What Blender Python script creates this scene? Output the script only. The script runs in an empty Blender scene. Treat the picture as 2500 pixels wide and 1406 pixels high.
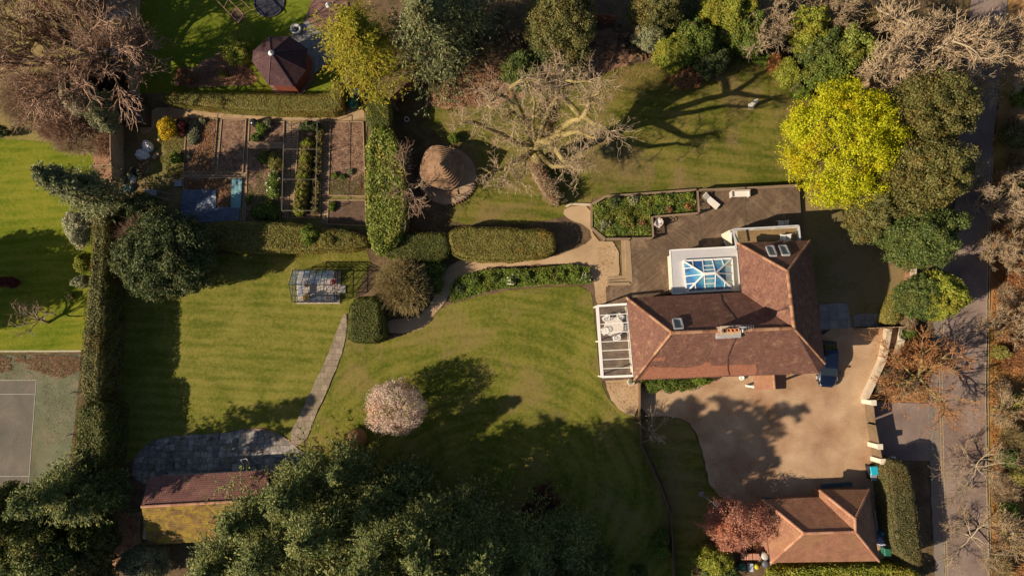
import bpy, math, random
import numpy as np
from mathutils import Vector, noise as mnoise
R = math.radians
# ------------------------------------------------------------------ camera, world, sun
scn = bpy.context.scene
CAMH, TILT, FPX = 68.0, R(5.0), 2500*24/36.0
cam_d = bpy.data.cameras.new("camera"); cam = bpy.data.objects.new("camera", cam_d)
scn.collection.objects.link(cam); scn.camera = cam
cam.location = (0, 0, CAMH); cam.rotation_euler = (TILT, 0, 0)
cam_d.lens = 24; cam_d.sensor_width = 36; cam_d.clip_end = 2000; cam_d.clip_start = .5
SUN_EL, SUN_AZ = 31.0, 20.5           # light travels toward (cos az, sin az)
w = bpy.data.worlds.new("World"); scn.world = w; w.use_nodes = True
nt = w.node_tree; bg = nt.nodes['Background']
sky = nt.nodes.new('ShaderNodeTexSky'); sky.sky_type = 'NISHITA'; sky.sun_disc = False
sky.sun_elevation = R(SUN_EL)
dx, dy = -math.cos(R(SUN_AZ)), -math.sin(R(SUN_AZ))     # horizontal direction TO the sun
sky.sun_rotation = math.atan2(dx, dy)
nt.links.new(sky.outputs[0], bg.inputs[0]); bg.inputs[1].default_value = 0.05
sl = bpy.data.lights.new("sun", 'SUN'); sun = bpy.data.objects.new("sun", sl); scn.collection.objects.link(sun)
sl.energy = 5.0; sl.angle = R(0.53); sl.color = (1.0, .83, .62)
sun.location = (-60, -25, 60)
sd = Vector((math.cos(R(SUN_AZ))*math.cos(R(SUN_EL)), math.sin(R(SUN_AZ))*math.cos(R(SUN_EL)), -math.sin(R(SUN_EL))))
sun.rotation_euler = sd.to_track_quat('-Z', 'Y').to_euler()
scn.view_settings.view_transform = 'Standard'; scn.view_settings.look = 'None'
scn.view_settings.exposure = 0.6; scn.view_settings.gamma = 1.0
scn.render.engine = 'CYCLES'

# ------------------------------------------------------------------ measuring
CT, ST = math.cos(TILT), math.sin(TILT)
def ray(px, py):
    x = (px-1250)/FPX; y = (703-py)/FPX
    return Vector((x, y*CT+ST, y*ST-CT))
def P(px, py, h=0.0):
    d = ray(px, py); t = (h-CAMH)/d.z
    return Vector((d.x*t, d.y*t, h))
def PP(px, py, plane):
    p0, n = plane; d = ray(px, py); o = Vector((0, 0, CAMH))
    t = (p0-o).dot(n)/d.dot(n); return o+d*t
def plane3(a, b, c):
    n = (b-a).cross(c-a).normalized()
    if n.z < 0: n = -n
    return (a, n)

# ------------------------------------------------------------------ materials
MATS = {}
def newmat(name):
    m = bpy.data.materials.new(name); m.use_nodes = True
    n = m.node_tree; n.nodes.clear()
    out = n.nodes.new('ShaderNodeOutputMaterial')
    b = n.nodes.new('ShaderNodeBsdfPrincipled')
    n.links.new(b.outputs[0], out.inputs[0])
    return m, n, b, out
def nd(n, t, **k):
    x = n.nodes.new(t)
    for a, v in k.items(): setattr(x, a, v)
    return x
def ramp(n, cols, pos=None):
    r = nd(n, 'ShaderNodeValToRGB'); e = r.color_ramp.elements
    while len(e) < len(cols): e.new(.5)
    for i, c in enumerate(cols):
        e[i].position = pos[i] if pos else i/(len(cols)-1)
        e[i].color = (c[0], c[1], c[2], 1)
    return r
def mixc(n, fac, a, b, mode='MIX'):
    m = nd(n, 'ShaderNodeMix', data_type='RGBA', blend_type=mode)
    L = n.links
    for s, v in ((0, fac), (6, a), (7, b)):
        if hasattr(v, 'is_linked') or hasattr(v, 'links'): L.new(v, m.inputs[s])
        elif isinstance(v, (int, float)): m.inputs[s].default_value = v
        else: m.inputs[s].default_value = (v[0], v[1], v[2], 1)
    return m.outputs[2]
def noise_(n, vec, scale, detail=4, rough=.6, dist=0):
    t = nd(n, 'ShaderNodeTexNoise'); t.inputs['Scale'].default_value = scale
    t.inputs['Detail'].default_value = detail; t.inputs['Roughness'].default_value = rough
    t.inputs['Distortion'].default_value = dist
    n.links.new(vec, t.inputs['Vector']); return t.outputs[0]
def bump_(n, b, h, strength, dist=.05):
    bp = nd(n, 'ShaderNodeBump'); bp.inputs['Strength'].default_value = strength
    bp.inputs['Distance'].default_value = dist
    n.links.new(h, bp.inputs['Height']); n.links.new(bp.outputs[0], b.inputs['Normal'])
def coord(n, out='Object'):
    return nd(n, 'ShaderNodeTexCoord').outputs[out]
def mul(c, k): return tuple(min(1, x*k) for x in c)

def surf(name, cols, scale=1.0, fine=8.0, rough=.85, bump=.3, bd=.04, pos=None, finemix=.5, metal=0, island=0, spec=.3, big=.12, bigc=None):
    """mottled solid: ramp over coarse+fine noise"""
    if name in MATS: return MATS[name]
    m, n, b, o = newmat(name); v = coord(n); L = n.links
    a = noise_(n, v, scale, 5, .62, .4); f = noise_(n, v, fine, 6, .7)
    mx = nd(n, 'ShaderNodeMath', operation='MULTIPLY_ADD'); L.new(f, mx.inputs[0]); mx.inputs[1].default_value = finemix
    m2 = nd(n, 'ShaderNodeMath', operation='MULTIPLY'); L.new(a, m2.inputs[0]); m2.inputs[1].default_value = 1-finemix
    L.new(m2.outputs[0], mx.inputs[2])
    src = mx.outputs[0]
    if island:
        g = nd(n, 'ShaderNodeNewGeometry')
        m3 = nd(n, 'ShaderNodeMath', operation='MULTIPLY_ADD'); L.new(g.outputs['Random Per Island'], m3.inputs[0])
        m3.inputs[1].default_value = island; L.new(src, m3.inputs[2])
        m4 = nd(n, 'ShaderNodeMath', operation='SUBTRACT'); L.new(m3.outputs[0], m4.inputs[0]); m4.inputs[1].default_value = island*.5
        src = m4.outputs[0]
    k = len(cols)
    r = ramp(n, cols, pos or [.36+.28*i/(k-1) for i in range(k)] if k > 1 else None)
    L.new(src, r.inputs[0]); c = r.outputs[0]
    if bigc:
        bn = noise_(n, v, big, 3, .5); rr = ramp(n, [(0, 0, 0), (1, 1, 1)], [.45, .62]); L.new(bn, rr.inputs[0])
        c = mixc(n, rr.outputs[0], c, bigc, 'MULTIPLY')
    L.new(c, b.inputs['Base Color'])
    b.inputs['Roughness'].default_value = rough; b.inputs['Metallic'].default_value = metal
    b.inputs['Specular IOR Level'].default_value = spec
    if bump: bump_(n, b, src, bump, bd)
    MATS[name] = m; return m
def plain(name, c, rough=.5, metal=0, var=.12, spec=.5, coat=0):
    if name in MATS: return MATS[name]
    m, n, b, o = newmat(name); v = coord(n)
    f = noise_(n, v, 3.0, 5, .7); r = ramp(n, [mul(c, 1-var), mul(c, 1+var)], [.35, .65]); n.links.new(f, r.inputs[0])
    n.links.new(r.outputs[0], b.inputs['Base Color'])
    b.inputs['Roughness'].default_value = rough; b.inputs['Metallic'].default_value = metal
    b.inputs['Specular IOR Level'].default_value = spec; b.inputs['Coat Weight'].default_value = coat
    MATS[name] = m; return m
def leafm(name, cols, trans=.25, rough=.6, nsc=.9, spec=.25):
    if name in MATS: return MATS[name]
    m, n, b, o = newmat(name); v = coord(n); L = n.links
    g = nd(n, 'ShaderNodeNewGeometry'); a = noise_(n, v, nsc, 3, .6)
    s = nd(n, 'ShaderNodeMath', operation='MULTIPLY_ADD'); L.new(g.outputs['Random Per Island'], s.inputs[0])
    s.inputs[1].default_value = .5; 
    h = nd(n, 'ShaderNodeMath', operation='MULTIPLY'); L.new(a, h.inputs[0]); h.inputs[1].default_value = .5
    L.new(h.outputs[0], s.inputs[2])
    k = len(cols); r = ramp(n, cols, [.2+.6*i/(k-1) for i in range(k)]); L.new(s.outputs[0], r.inputs[0])
    bn = noise_(n, v, .42, 4, .65, .5); br = ramp(n, [(0, 0, 0), (1, 1, 1)], [.50, .66]); L.new(bn, br.inputs[0])
    tint = mixc(n, 1.0, r.outputs[0], (1.0, .78, .62), 'MULTIPLY'); colr = mixc(n, br.outputs[0], r.outputs[0], tint)
    L.new(colr, b.inputs['Base Color']); b.inputs['Roughness'].default_value = rough
    b.inputs['Specular IOR Level'].default_value = spec
    t = nd(n, 'ShaderNodeBsdfTranslucent'); L.new(colr, t.inputs[0])
    mx = nd(n, 'ShaderNodeMixShader'); mx.inputs[0].default_value = trans
    L.new(b.outputs[0], mx.inputs[1]); L.new(t.outputs[0], mx.inputs[2]); L.new(mx.outputs[0], o.inputs[0])
    MATS[name] = m; return m
def glassm(name, tint=(.8, .9, .95), opacity=.25, rough=.03, refl=1.0):
    if name in MATS: return MATS[name]
    m, n, b, o = newmat(name); L = n.links; n.nodes.remove(b)
    tr = nd(n, 'ShaderNodeBsdfTransparent'); tr.inputs[0].default_value = (*tint, 1)
    gl = nd(n, 'ShaderNodeBsdfGlossy'); gl.inputs['Roughness'].default_value = rough
    df = nd(n, 'ShaderNodeBsdfDiffuse'); df.inputs[0].default_value = (tint[0]*.6, tint[1]*.6, tint[2]*.6, 1)
    m1 = nd(n, 'ShaderNodeMixShader'); m1.inputs[0].default_value = opacity
    L.new(tr.outputs[0], m1.inputs[1]); L.new(df.outputs[0], m1.inputs[2])
    fr = nd(n, 'ShaderNodeFresnel'); fr.inputs[0].default_value = 1.45
    mm = nd(n, 'ShaderNodeMath', operation='MULTIPLY'); mm.inputs[1].default_value = refl; mm.use_clamp = True
    L.new(fr.outputs[0], mm.inputs[0])
    m2 = nd(n, 'ShaderNodeMixShader'); L.new(mm.outputs[0], m2.inputs[0])
    L.new(m1.outputs[0], m2.inputs[1]); L.new(gl.outputs[0], m2.inputs[2]); L.new(m2.outputs[0], o.inputs[0])
    MATS[name] = m; return m
def grassm(name, cols, stripe=None, s_amt=.35, s_scale=.5, ang=0, center=None, worn=(.16, .12, .05), wornpos=.62, sx=1.0):
    """mown grass: patchy colour, mowing bands, worn spots"""
    if name in MATS: return MATS[name]
    m, n, b, o = newmat(name); v = coord(n); L = n.links
    a = noise_(n, v, .22, 5, .65, .6); f = noise_(n, v, 2.6, 6, .75); g = noise_(n, v, 11, 3, .7)
    s = nd(n, 'ShaderNodeMath', operation='MULTIPLY_ADD'); L.new(f, s.inputs[0]); s.inputs[1].default_value = .42
    h = nd(n, 'ShaderNodeMath', operation='MULTIPLY'); L.new(a, h.inputs[0]); h.inputs[1].default_value = .38; L.new(h.outputs[0], s.inputs[2])
    s2 = nd(n, 'ShaderNodeMath', operation='MULTIPLY_ADD'); L.new(g, s2.inputs[0]); s2.inputs[1].default_value = .34; L.new(s.outputs[0], s2.inputs[2])
    src = s2.outputs[0]
    if stripe:
        def M_(op, a, b=None):
            q = nd(n, 'ShaderNodeMath', operation=op)
            for k_, x_ in ((0, a), (1, b)):
                if x_ is None: continue
                if isinstance(x_, (int, float)): q.inputs[k_].default_value = x_
                else: L.new(x_, q.inputs[k_])
            return q.outputs[0]
        sp = nd(n, 'ShaderNodeSeparateXYZ'); L.new(v, sp.inputs[0])
        wob = M_('MULTIPLY', M_('SUBTRACT', noise_(n, v, .12, 3, .6), .5), 5.0)
        if stripe == 'rings':
            X_ = M_('MULTIPLY', M_('SUBTRACT', sp.outputs[0], center[0]), sx); Y_ = M_('SUBTRACT', sp.outputs[1], center[1])
            rr0 = M_('SQRT', M_('ADD', M_('MULTIPLY', X_, X_), M_('MULTIPLY', Y_, Y_)))
            across = M_('ADD', rr0, M_('MULTIPLY', wob, .5)); along = M_('MULTIPLY', M_('ARCTAN2', Y_, X_), 10.0)
        else:
            across = M_('ADD', M_('SUBTRACT', M_('MULTIPLY', sp.outputs[1], math.cos(ang)), M_('MULTIPLY', sp.outputs[0], math.sin(ang))), M_('MULTIPLY', wob, .06)); along = sp.outputs[0]
        cb_ = nd(n, 'ShaderNodeCombineXYZ'); L.new(M_('MULTIPLY', across, s_scale*2.2), cb_.inputs[0]); L.new(M_('MULTIPLY', along, .13), cb_.inputs[1])
        st_ = noise_(n, cb_.outputs[0], 1.6, 6, .68)
        wvs = M_('MULTIPLY', M_('SINE', M_('MULTIPLY', across, s_scale*10.0)), M_('MULTIPLY', noise_(n, v, .25, 2, .5), .14))
        s4 = nd(n, 'ShaderNodeMath', operation='MULTIPLY_ADD'); L.new(M_('ADD', M_('SUBTRACT', st_, .5), wvs), s4.inputs[0]); s4.inputs[1].default_value = s_amt; L.new(src, s4.inputs[2])
        src = s4.outputs[0]
    k = len(cols); r = ramp(n, cols, [.38+.26*i/(k-1) for i in range(k)]); L.new(src, r.inputs[0])
    wn = noise_(n, v, .16, 6, .68, .8); wr = ramp(n, [(0, 0, 0), (1, 1, 1)], [wornpos-.05, wornpos+.07]); L.new(wn, wr.inputs[0])
    wf = mixc(n, f, (0, 0, 0), wr.outputs[0])
    c = mixc(n, wf, r.outputs[0], worn)
    L.new(c, b.inputs['Base Color']); b.inputs['Roughness'].default_value = .9; b.inputs['Specular IOR Level'].default_value = .1
    ad = nd(n, 'ShaderNodeMath', operation='ADD'); L.new(f, ad.inputs[0]); L.new(g, ad.inputs[1])
    bump_(n, b, ad.outputs[0], .9, .05)
    MATS[name] = m; return m
def brickm(name, c1, c2, mortar, bw=.22, bh=.11, ms=.012, offset=.5, rough=.85, uv=True, bump=.4, dirt=None, squash=1, dirtpos=(.5, .66), dscale=.5, var=.35):
    if name in MATS: return MATS[name]
    m, n, b, o = newmat(name); L = n.links
    v = coord(n, 'UV' if uv else 'Object')
    t = nd(n, 'ShaderNodeTexBrick'); L.new(v, t.inputs['Vector']); t.offset = offset
    t.inputs['Scale'].default_value = 1; t.inputs['Brick Width'].default_value = bw; t.inputs['Row Height'].default_value = bh
    t.inputs['Mortar Size'].default_value = ms; t.inputs['Mortar Smooth'].default_value = .3
    t.inputs['Color1'].default_value = (*c1, 1); t.inputs['Color2'].default_value = (*c2, 1); t.inputs['Mortar'].default_value = (*mortar, 1)
    ob = coord(n); f = noise_(n, ob, 1.1, 6, .7, .3)
    rr = ramp(n, [(1-var,)*3, (1+var*.3,)*3], [.3, .7]); L.new(f, rr.inputs[0])
    c = mixc(n, 1.0, t.outputs[0], rr.outputs[0], 'MULTIPLY')
    f3 = noise_(n, ob, 9, 4, .7); r3 = ramp(n, [(.72,)*3, (1.05,)*3], [.35, .65]); L.new(f3, r3.inputs[0])
    c = mixc(n, 1.0, c, r3.outputs[0], 'MULTIPLY')
    if dirt:
        f2 = noise_(n, ob, dscale, 6, .75, .5); r2 = ramp(n, [(0, 0, 0), (1, 1, 1)], dirtpos); L.new(f2, r2.inputs[0])
        c = mixc(n, r2.outputs[0], c, dirt)
    L.new(c, b.inputs['Base Color']); b.inputs['Roughness'].default_value = rough; b.inputs['Specular IOR Level'].default_value = .25
    iv = nd(n, 'ShaderNodeMath', operation='SUBTRACT'); iv.inputs[0].default_value = 1; L.new(t.outputs[1], iv.inputs[1])
    if bump: bump_(n, b, iv.outputs[0], bump, .02)
    MATS[name] = m; return m

# ------------------------------------------------------------------ mesh helpers
COL = scn.collection
def setp(o, label=None, cat=None, group=None, kind=None):
    if label: o['label'] = label
    if cat: o['category'] = cat
    if group: o['group'] = group
    if kind: o['kind'] = kind
    return o
def thing(name, label, cat, loc, group=None, kind=None):
    o = bpy.data.objects.new(name, None); COL.objects.link(o); o.location = loc
    o.empty_display_size = .2
    return setp(o, label, cat, group, kind)
class MB:
    def __init__(s): s.v = []; s.f = []; s.uv = []; s.hasuv = False; s.sm = []
    def add(s, vs, fs, uvs=None, smooth=False):
        k = len(s.v); s.v += [tuple(p) for p in vs]
        for i, f in enumerate(fs):
            s.f.append(tuple(k+j for j in f)); s.sm.append(smooth)
            if uvs: s.uv.append(uvs[i]); s.hasuv = True
            else: s.uv.append(None)
        return s
    def box(s, c, sx, sy, sz, rz=0, rot=None):
        """c = centre of base"""
        ca, sa = math.cos(rz), math.sin(rz); vs = []
        for z in (0, sz):
            for x, y in ((-sx/2, -sy/2), (sx/2, -sy/2), (sx/2, sy/2), (-sx/2, sy/2)):
                vs.append((c[0]+x*ca-y*sa, c[1]+x*sa+y*ca, c[2]+z))
        return s.add(vs, [(3, 2, 1, 0), (4, 5, 6, 7), (0, 1, 5, 4), (1, 2, 6, 5), (2, 3, 7, 6), (3, 0, 4, 7)])
    def prism(s, pts, z0, z1):
        """pts list of (x,y[,..]) ; z0,z1 floats"""
        n = len(pts); a = sum(pts[i][0]*pts[(i+1) % n][1]-pts[(i+1) % n][0]*pts[i][1] for i in range(n))
        if a < 0: pts = pts[::-1]
        vs = [(p[0], p[1], z0) for p in pts]+[(p[0], p[1], z1) for p in pts]
        fs = [tuple(range(n, 2*n)), tuple(range(n-1, -1, -1))]+[(i, (i+1) % n, n+(i+1) % n, n+i) for i in range(n)]
        return s.add(vs, fs)
    def beam(s, a, b, wd, ht, up=Vector((0, 0, 1))):
        """box section from a to b; a,b at the section centre"""
        a = Vector(a); b = Vector(b); d = (b-a).normalized(); x = d.cross(up)
        x = x.normalized() if x.length > 1e-5 else Vector((1, 0, 0)); u = x.cross(d).normalized()
        vs = []
        for p in (a, b):
            for i, j in ((-1, -1), (1, -1), (1, 1), (-1, 1)): vs.append(p+x*(i*wd/2)+u*(j*ht/2))
        return s.add(vs, [(0, 1, 2, 3), (7, 6, 5, 4), (0, 4, 5, 1), (1, 5, 6, 2), (2, 6, 7, 3), (3, 7, 4, 0)])
    def tube(s, pts, rad, sides=8, cap=True, smooth=True):
        pts = [Vector(p) for p in pts]; n = len(pts)
        if not hasattr(rad, '__len__'): rad = [rad]*n
        vs = []; fs = []; ref = Vector((.31, .95, .1)) 
        for i, p in enumerate(pts):
            d = (pts[min(i+1, n-1)]-pts[max(i-1, 0)]).normalized()
            x = d.cross(ref)
            if x.length < .15: x = d.cross(Vector((1, 0, 0)))
            x.normalize(); y = d.cross(x)
            for k in range(sides):
                a = 2*math.pi*k/sides; vs.append(p+(x*math.cos(a)+y*math.sin(a))*rad[i])
        for i in range(n-1):
            for k in range(sides):
                k2 = (k+1) % sides; fs.append((i*sides+k, i*sides+k2, (i+1)*sides+k2, (i+1)*sides+k))
        if cap: fs.append(tuple(range(sides-1, -1, -1))); fs.append(tuple((n-1)*sides+k for k in range(sides)))
        return s.add(vs, fs, smooth=smooth)
    def lathe(s, c, prof, sides=20, smooth=True, sx=1, sy=1, rz=0):
        """prof list of (r,z) bottom to top; closed at ends"""
        vs = []; fs = []; m = len(prof); ca, sa = math.cos(rz), math.sin(rz)
        for r, z in prof:
            for k in range(sides):
                a = 2*math.pi*k/sides; x = r*sx*math.cos(a); y = r*sy*math.sin(a)
                vs.append((c[0]+x*ca-y*sa, c[1]+x*sa+y*ca, c[2]+z))
        for i in range(m-1):
            for k in range(sides):
                k2 = (k+1) % sides; fs.append((i*sides+k, i*sides+k2, (i+1)*sides+k2, (i+1)*sides+k))
        fs.append(tuple(range(sides-1, -1, -1))); fs.append(tuple((m-1)*sides+k for k in range(sides)))
        return s.add(vs, fs, smooth=smooth)
    def quad(s, pts, uv=None): return s.add(pts, [tuple(range(len(pts)))], [uv] if uv else None)
    def slopeface(s, pts):
        """roof face with uv in metres: u along the eave, v up the slope"""
        pts = [Vector(p) for p in pts]; nrm = Vector((0, 0, 0)); n = len(pts)
        for i in range(n): nrm += pts[i].cross(pts[(i+1) % n])
        nrm.normalize()
        if nrm.z < 0: pts = pts[::-1]; nrm = -nrm
        u = Vector((0, 0, 1)).cross(nrm)
        u = u.normalized() if u.length > 1e-4 else Vector((1, 0, 0)); v = nrm.cross(u)
        return s.add(pts, [tuple(range(n))], [[(p.dot(u), p.dot(v)) for p in pts]])
    def build(s, name, mat, parent=None, **props):
        me = bpy.data.meshes.new(name); off = Vector((0, 0, 0))
        if parent is not None: off = parent.location.copy() if parent.parent is None else parent.location+parent.parent.location
        elif s.v:
            a = np.array(s.v); c = (a.min(0)+a.max(0))/2; off = Vector((c[0], c[1], a[:, 2].min()))
        me.from_pydata([(p[0]-off.x, p[1]-off.y, p[2]-off.z) for p in s.v], [], s.f)
        if s.hasuv:
            ul = me.uv_layers.new(name='UVMap'); k = 0
            for f, u in zip(s.f, s.uv):
                for j in range(len(f)):
                    if u: ul.data[k].uv = u[j]
                    k += 1
        me.polygons.foreach_set('use_smooth', s.sm)
        me.materials.append(mat); me.update()
        o = bpy.data.objects.new(name, me); COL.objects.link(o)
        if parent is not None: o.parent = parent
        else: o.location = off
        if parent is not None and parent.parent is not None: pass
        return setp(o, **props) if props else o

def chaikin(pts, it=2):
    for _ in range(it):
        q = []
        for i in range(len(pts)):
            a, b = pts[i], pts[(i+1) % len(pts)]
            q += [a*.75+b*.25, a*.25+b*.75]
        pts = q
    return pts
def densify(pts, step=.35, jit=.06, seed=0):
    out = []; n = len(pts)
    for i in range(n):
        a, b = pts[i], pts[(i+1) % n]; L = (b-a).length; k = max(1, int(L/step))
        for j in range(k):
            p = a.lerp(b, j/k); t = mnoise.noise_vector(Vector((p.x*1.3+seed*7, p.y*1.3, seed)))+.6*mnoise.noise_vector(Vector((p.x*4, p.y*4, seed+3)))
            out.append(Vector((p.x+t.x*jit*2, p.y+t.y*jit*2, p.z)))
    return out
ZN = [0.004]
LVL = dict(woodland_floor=(.004, 1), lawn=(.008, 7), leaf_litter=(.036, 5), garden_soil=(.056, 4), path=(.072, 5), drive=(.092, 1), tennis_court=(.008, 1), court_surface=(.012, 1), court_line=(.016, 5), court_kerb=(.036, 1), road=(.096, 2), pavement=(.104, 2), road_marking=(.112, 4), paving_setts=(.128, 1), patio=(.096, 1), brick_edging=(.1, 1), terrace=(.096, 5), veranda_floor=(.1, 1), brick_path=(.076, 10))
LCN = {}
def sheet(name, px, mat, h=None, smooth=0, jit=.05, kind='structure', uvang=None, label=None, cat=None, parent=None, group=None, thick=0):
    """flat ground sheet from photo-measured outline"""
    if h is None:
        b0_, k0_ = LVL[name]; LCN[name] = LCN.get(name, -1)+1; h = b0_+.004*(LCN[name] % k0_)
    pts = [P(a, b, h) for a, b in px]
    if smooth: pts = chaikin(pts, smooth)
    if jit: pts = densify(pts, jit=jit, seed=len(px))
    ar = sum(pts[i].x*pts[(i+1) % len(pts)].y-pts[(i+1) % len(pts)].x*pts[i].y for i in range(len(pts)))
    if ar < 0: pts = pts[::-1]
    import mathutils
    m = MB(); n = len(pts)
    tris = mathutils.geometry.tessellate_polygon([pts])
    uvs = None
    def uvf(p):
        c, s_ = math.cos(uvang), math.sin(uvang); return (p.x*c+p.y*s_, -p.x*s_+p.y*c)
    fs = []
    for t in tris:
        a, b, c = [pts[i] for i in t]
        if (b-a).cross(c-a).z < 0: t = (t[0], t[2], t[1])
        fs.append(tuple(t))
    if uvang is not None: uvs = [[uvf(pts[i]) for i in f] for f in fs]
    m.add(pts, fs, uvs)
    if thick:
        k = n; m.add([(p.x, p.y, h-thick) for p in pts]+[tuple(p) for p in pts], [(i, (i+1) % n, n+(i+1) % n, n+i) for i in range(n)],
                     [[(0, 0)]*4 for i in range(n)] if uvang is not None else None)
    if parent is None:
        me_o = m.build(name, mat)
        if kind: me_o['kind'] = kind
        if label: setp(me_o, label, cat, group)
        # world-anchored texture
        off = me_o.location.copy(); me = me_o.data
        co = np.zeros(len(me.vertices)*3); me.vertices.foreach_get('co', co); co = co.reshape(-1, 3)+np.array(off); me.vertices.foreach_set('co', co.ravel())
        me_o.location = (0, 0, 0); me.update(); return me_o
    return m.build(name, mat, parent)

# ------------------------------------------------------------------ foliage (numpy)
def npmesh(name, V, F, mat, parent, smooth=False):
    """V (N,3) world; F (M,4|3)"""
    off = np.array(parent.location) if parent is not None else np.zeros(3)
    V = V-off; me = bpy.data.meshes.new(name); k = F.shape[1]
    me.vertices.add(len(V)); me.vertices.foreach_set('co', V.astype(np.float32).ravel())
    me.loops.add(F.size); me.loops.foreach_set('vertex_index', F.astype(np.int32).ravel())
    me.polygons.add(len(F)); me.polygons.foreach_set('loop_start', np.arange(0, F.size, k, dtype=np.int32))
    try: me.polygons.foreach_set('loop_total', np.full(len(F), k, dtype=np.int32))
    except Exception: pass
    if smooth: me.polygons.foreach_set('use_smooth', np.ones(len(F), dtype=bool))
    me.update(calc_edges=True); me.materials.append(mat)
    o = bpy.data.objects.new(name, me); COL.objects.link(o)
    if parent is not None: o.parent = parent
    return o
def unit(a): return a/np.maximum(np.linalg.norm(a, axis=-1, keepdims=True), 1e-9)
def rdirs(rng, n, zmin=-1.0):
    z = rng.uniform(zmin, 1, n); a = rng.uniform(0, 2*np.pi, n); s = np.sqrt(1-z*z)
    return np.stack([s*np.cos(a), s*np.sin(a), z], 1)
def leaves(C, N, L, W, rng, T=None):
    """rhombus leaves: centres, normals, length, width"""
    n = len(C); N = unit(N)
    if T is None: T = rdirs(rng, n)
    T = unit(T-N*np.sum(T*N, 1, keepdims=True)); B = np.cross(N, T)
    L = np.broadcast_to(np.asarray(L, float), (n,))[:, None]; W = np.broadcast_to(np.asarray(W, float), (n,))[:, None]
    V = np.stack([C-T*L/2, C+B*W/2-T*L*.05, C+T*L/2, C-B*W/2-T*L*.05], 1).reshape(-1, 3)
    return V, np.arange(4*n).reshape(-1, 4)
def segs_mesh(P0, P1, R0, R1, sides=3):
    n = len(P0); D = unit(P1-P0); ref = np.tile(np.array([.3, .2, .93]), (n, 1)); X = np.cross(D, ref)
    bad = np.linalg.norm(X, axis=1) < .1; X[bad] = np.cross(D[bad], np.array([1., 0, 0])); X = unit(X); Y = np.cross(D, X)
    rings = []
    for Pp, Rr in ((P0, R0), (P1, R1)):
        for k in range(sides):
            a = 2*np.pi*k/sides; rings.append(Pp+(X*np.cos(a)+Y*np.sin(a))*Rr[:, None])
    V = np.stack(rings, 1).reshape(-1, 3); b = np.arange(n)[:, None]*(2*sides)
    F = np.concatenate([b+np.array([[k, (k+1) % sides, sides+(k+1) % sides, sides+k]]) for k in range(sides)], 0)
    return V, F
def branching(rng, Pt, D, L, Rd, levels, k=3, wob=.22, up=.08):
    """levels: list of (children, angle, Lratio, Rratio). returns list of (P0,P1,R0,R1) per level"""
    out = []
    for li in range(len(levels)+1):
        n = len(Pt); pts = [Pt]; d = D.copy(); p = Pt
        for s in range(k):
            d = unit(d+rng.normal(0, wob, (n, 3))+np.array([0, 0, up])); p = p+d*(L/k)[:, None]; pts.append(p)
        t = np.linspace(1, .35, k+1)
        P0 = np.concatenate(pts[:-1]); P1 = np.concatenate(pts[1:])
        R0 = np.concatenate([Rd*t[i] for i in range(k)]); R1 = np.concatenate([Rd*t[i+1] for i in range(k)])
        out.append((P0, P1, R0, R1))
        if li == len(levels): break
        c, ang, lr, rr = levels[li]
        idx = np.repeat(np.arange(n), c); tt = rng.uniform(.25, 1.0, n*c)*k; i0 = np.minimum(tt.astype(int), k-1); fr = (tt-i0)[:, None]
        A = np.stack(pts, 0); Pn = A[i0, idx]*(1-fr)+A[i0+1, idx]*fr
        dd = unit(A[i0+1, idx]-A[i0, idx]); per = unit(np.cross(dd, rdirs(rng, n*c)))
        an = ang*rng.uniform(.6, 1.3, n*c)[:, None]
        Dn = unit(dd*np.cos(an)+per*np.sin(an)); Ln = L[idx]*lr*rng.uniform(.6, 1.25, n*c); Rn = Rd[idx]*rr
        Pt, D, L, Rd = Pn, Dn, Ln, Rn
    return out
def join_segs(lst, sides, rmin=.012):
    Vs = []; Fs = []; k = 0
    for (a, b, c, d), s in zip(lst, sides):
        V, F = segs_mesh(a, b, np.maximum(c, rmin), np.maximum(d, rmin), s); Vs.append(V); Fs.append(F+k); k += len(V)
    return np.concatenate(Vs), np.concatenate(Fs)

# leaf material palette
LM = {}
def lm(k): return LM[k]
def reg(k, cols, **kw): LM[k] = leafm('foliage_'+k, cols, **kw)
reg('acid', [(.22, .24, .006), (.46, .48, .010), (.62, .60, .02)], trans=.3)
reg('dark', [(.03, .055, .016), (.08, .11, .036), (.20, .215, .09)], rough=.6, spec=.25)
reg('holly', [(.035, .06, .015), (.09, .13, .03), (.20, .24, .07)], rough=.6, spec=.25)
reg('olive', [(.06, .07, .018), (.15, .15, .045), (.27, .25, .095)])
reg('golden', [(.13, .14, .01), (.29, .27, .018), (.44, .39, .04)])
reg('fir', [(.036, .066, .016), (.125, .165, .042), (.42, .42, .15)], nsc=.6)
reg('cedar', [(.04, .065, .025), (.14, .165, .065), (.42, .41, .20)], nsc=.6)
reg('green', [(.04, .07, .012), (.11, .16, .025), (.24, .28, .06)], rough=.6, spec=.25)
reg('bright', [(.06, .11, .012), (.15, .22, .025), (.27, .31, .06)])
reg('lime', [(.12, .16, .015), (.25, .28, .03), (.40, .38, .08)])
reg('yew', [(.04, .06, .012), (.10, .12, .025), (.19, .19, .05)])
reg('privet', [(.10, .105, .02), (.22, .20, .045), (.34, .29, .085)])
reg('hollyolive', [(.05, .058, .014), (.125, .125, .032), (.27, .23, .08)])
reg('hedgebrown', [(.05, .055, .018), (.12, .115, .04), (.23, .19, .09)])
reg('ivy', [(.05, .09, .012), (.19, .24, .03), (.44, .44, .13)], rough=.6, spec=.25)
reg('tan', [(.16, .11, .06), (.25, .18, .10), (.34, .26, .15)])
reg('silver', [(.13, .14, .07), (.25, .26, .14), (.40, .39, .24)])
reg('cream', [(.25, .26, .13), (.42, .42, .26), (.6, .58, .42)])
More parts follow.
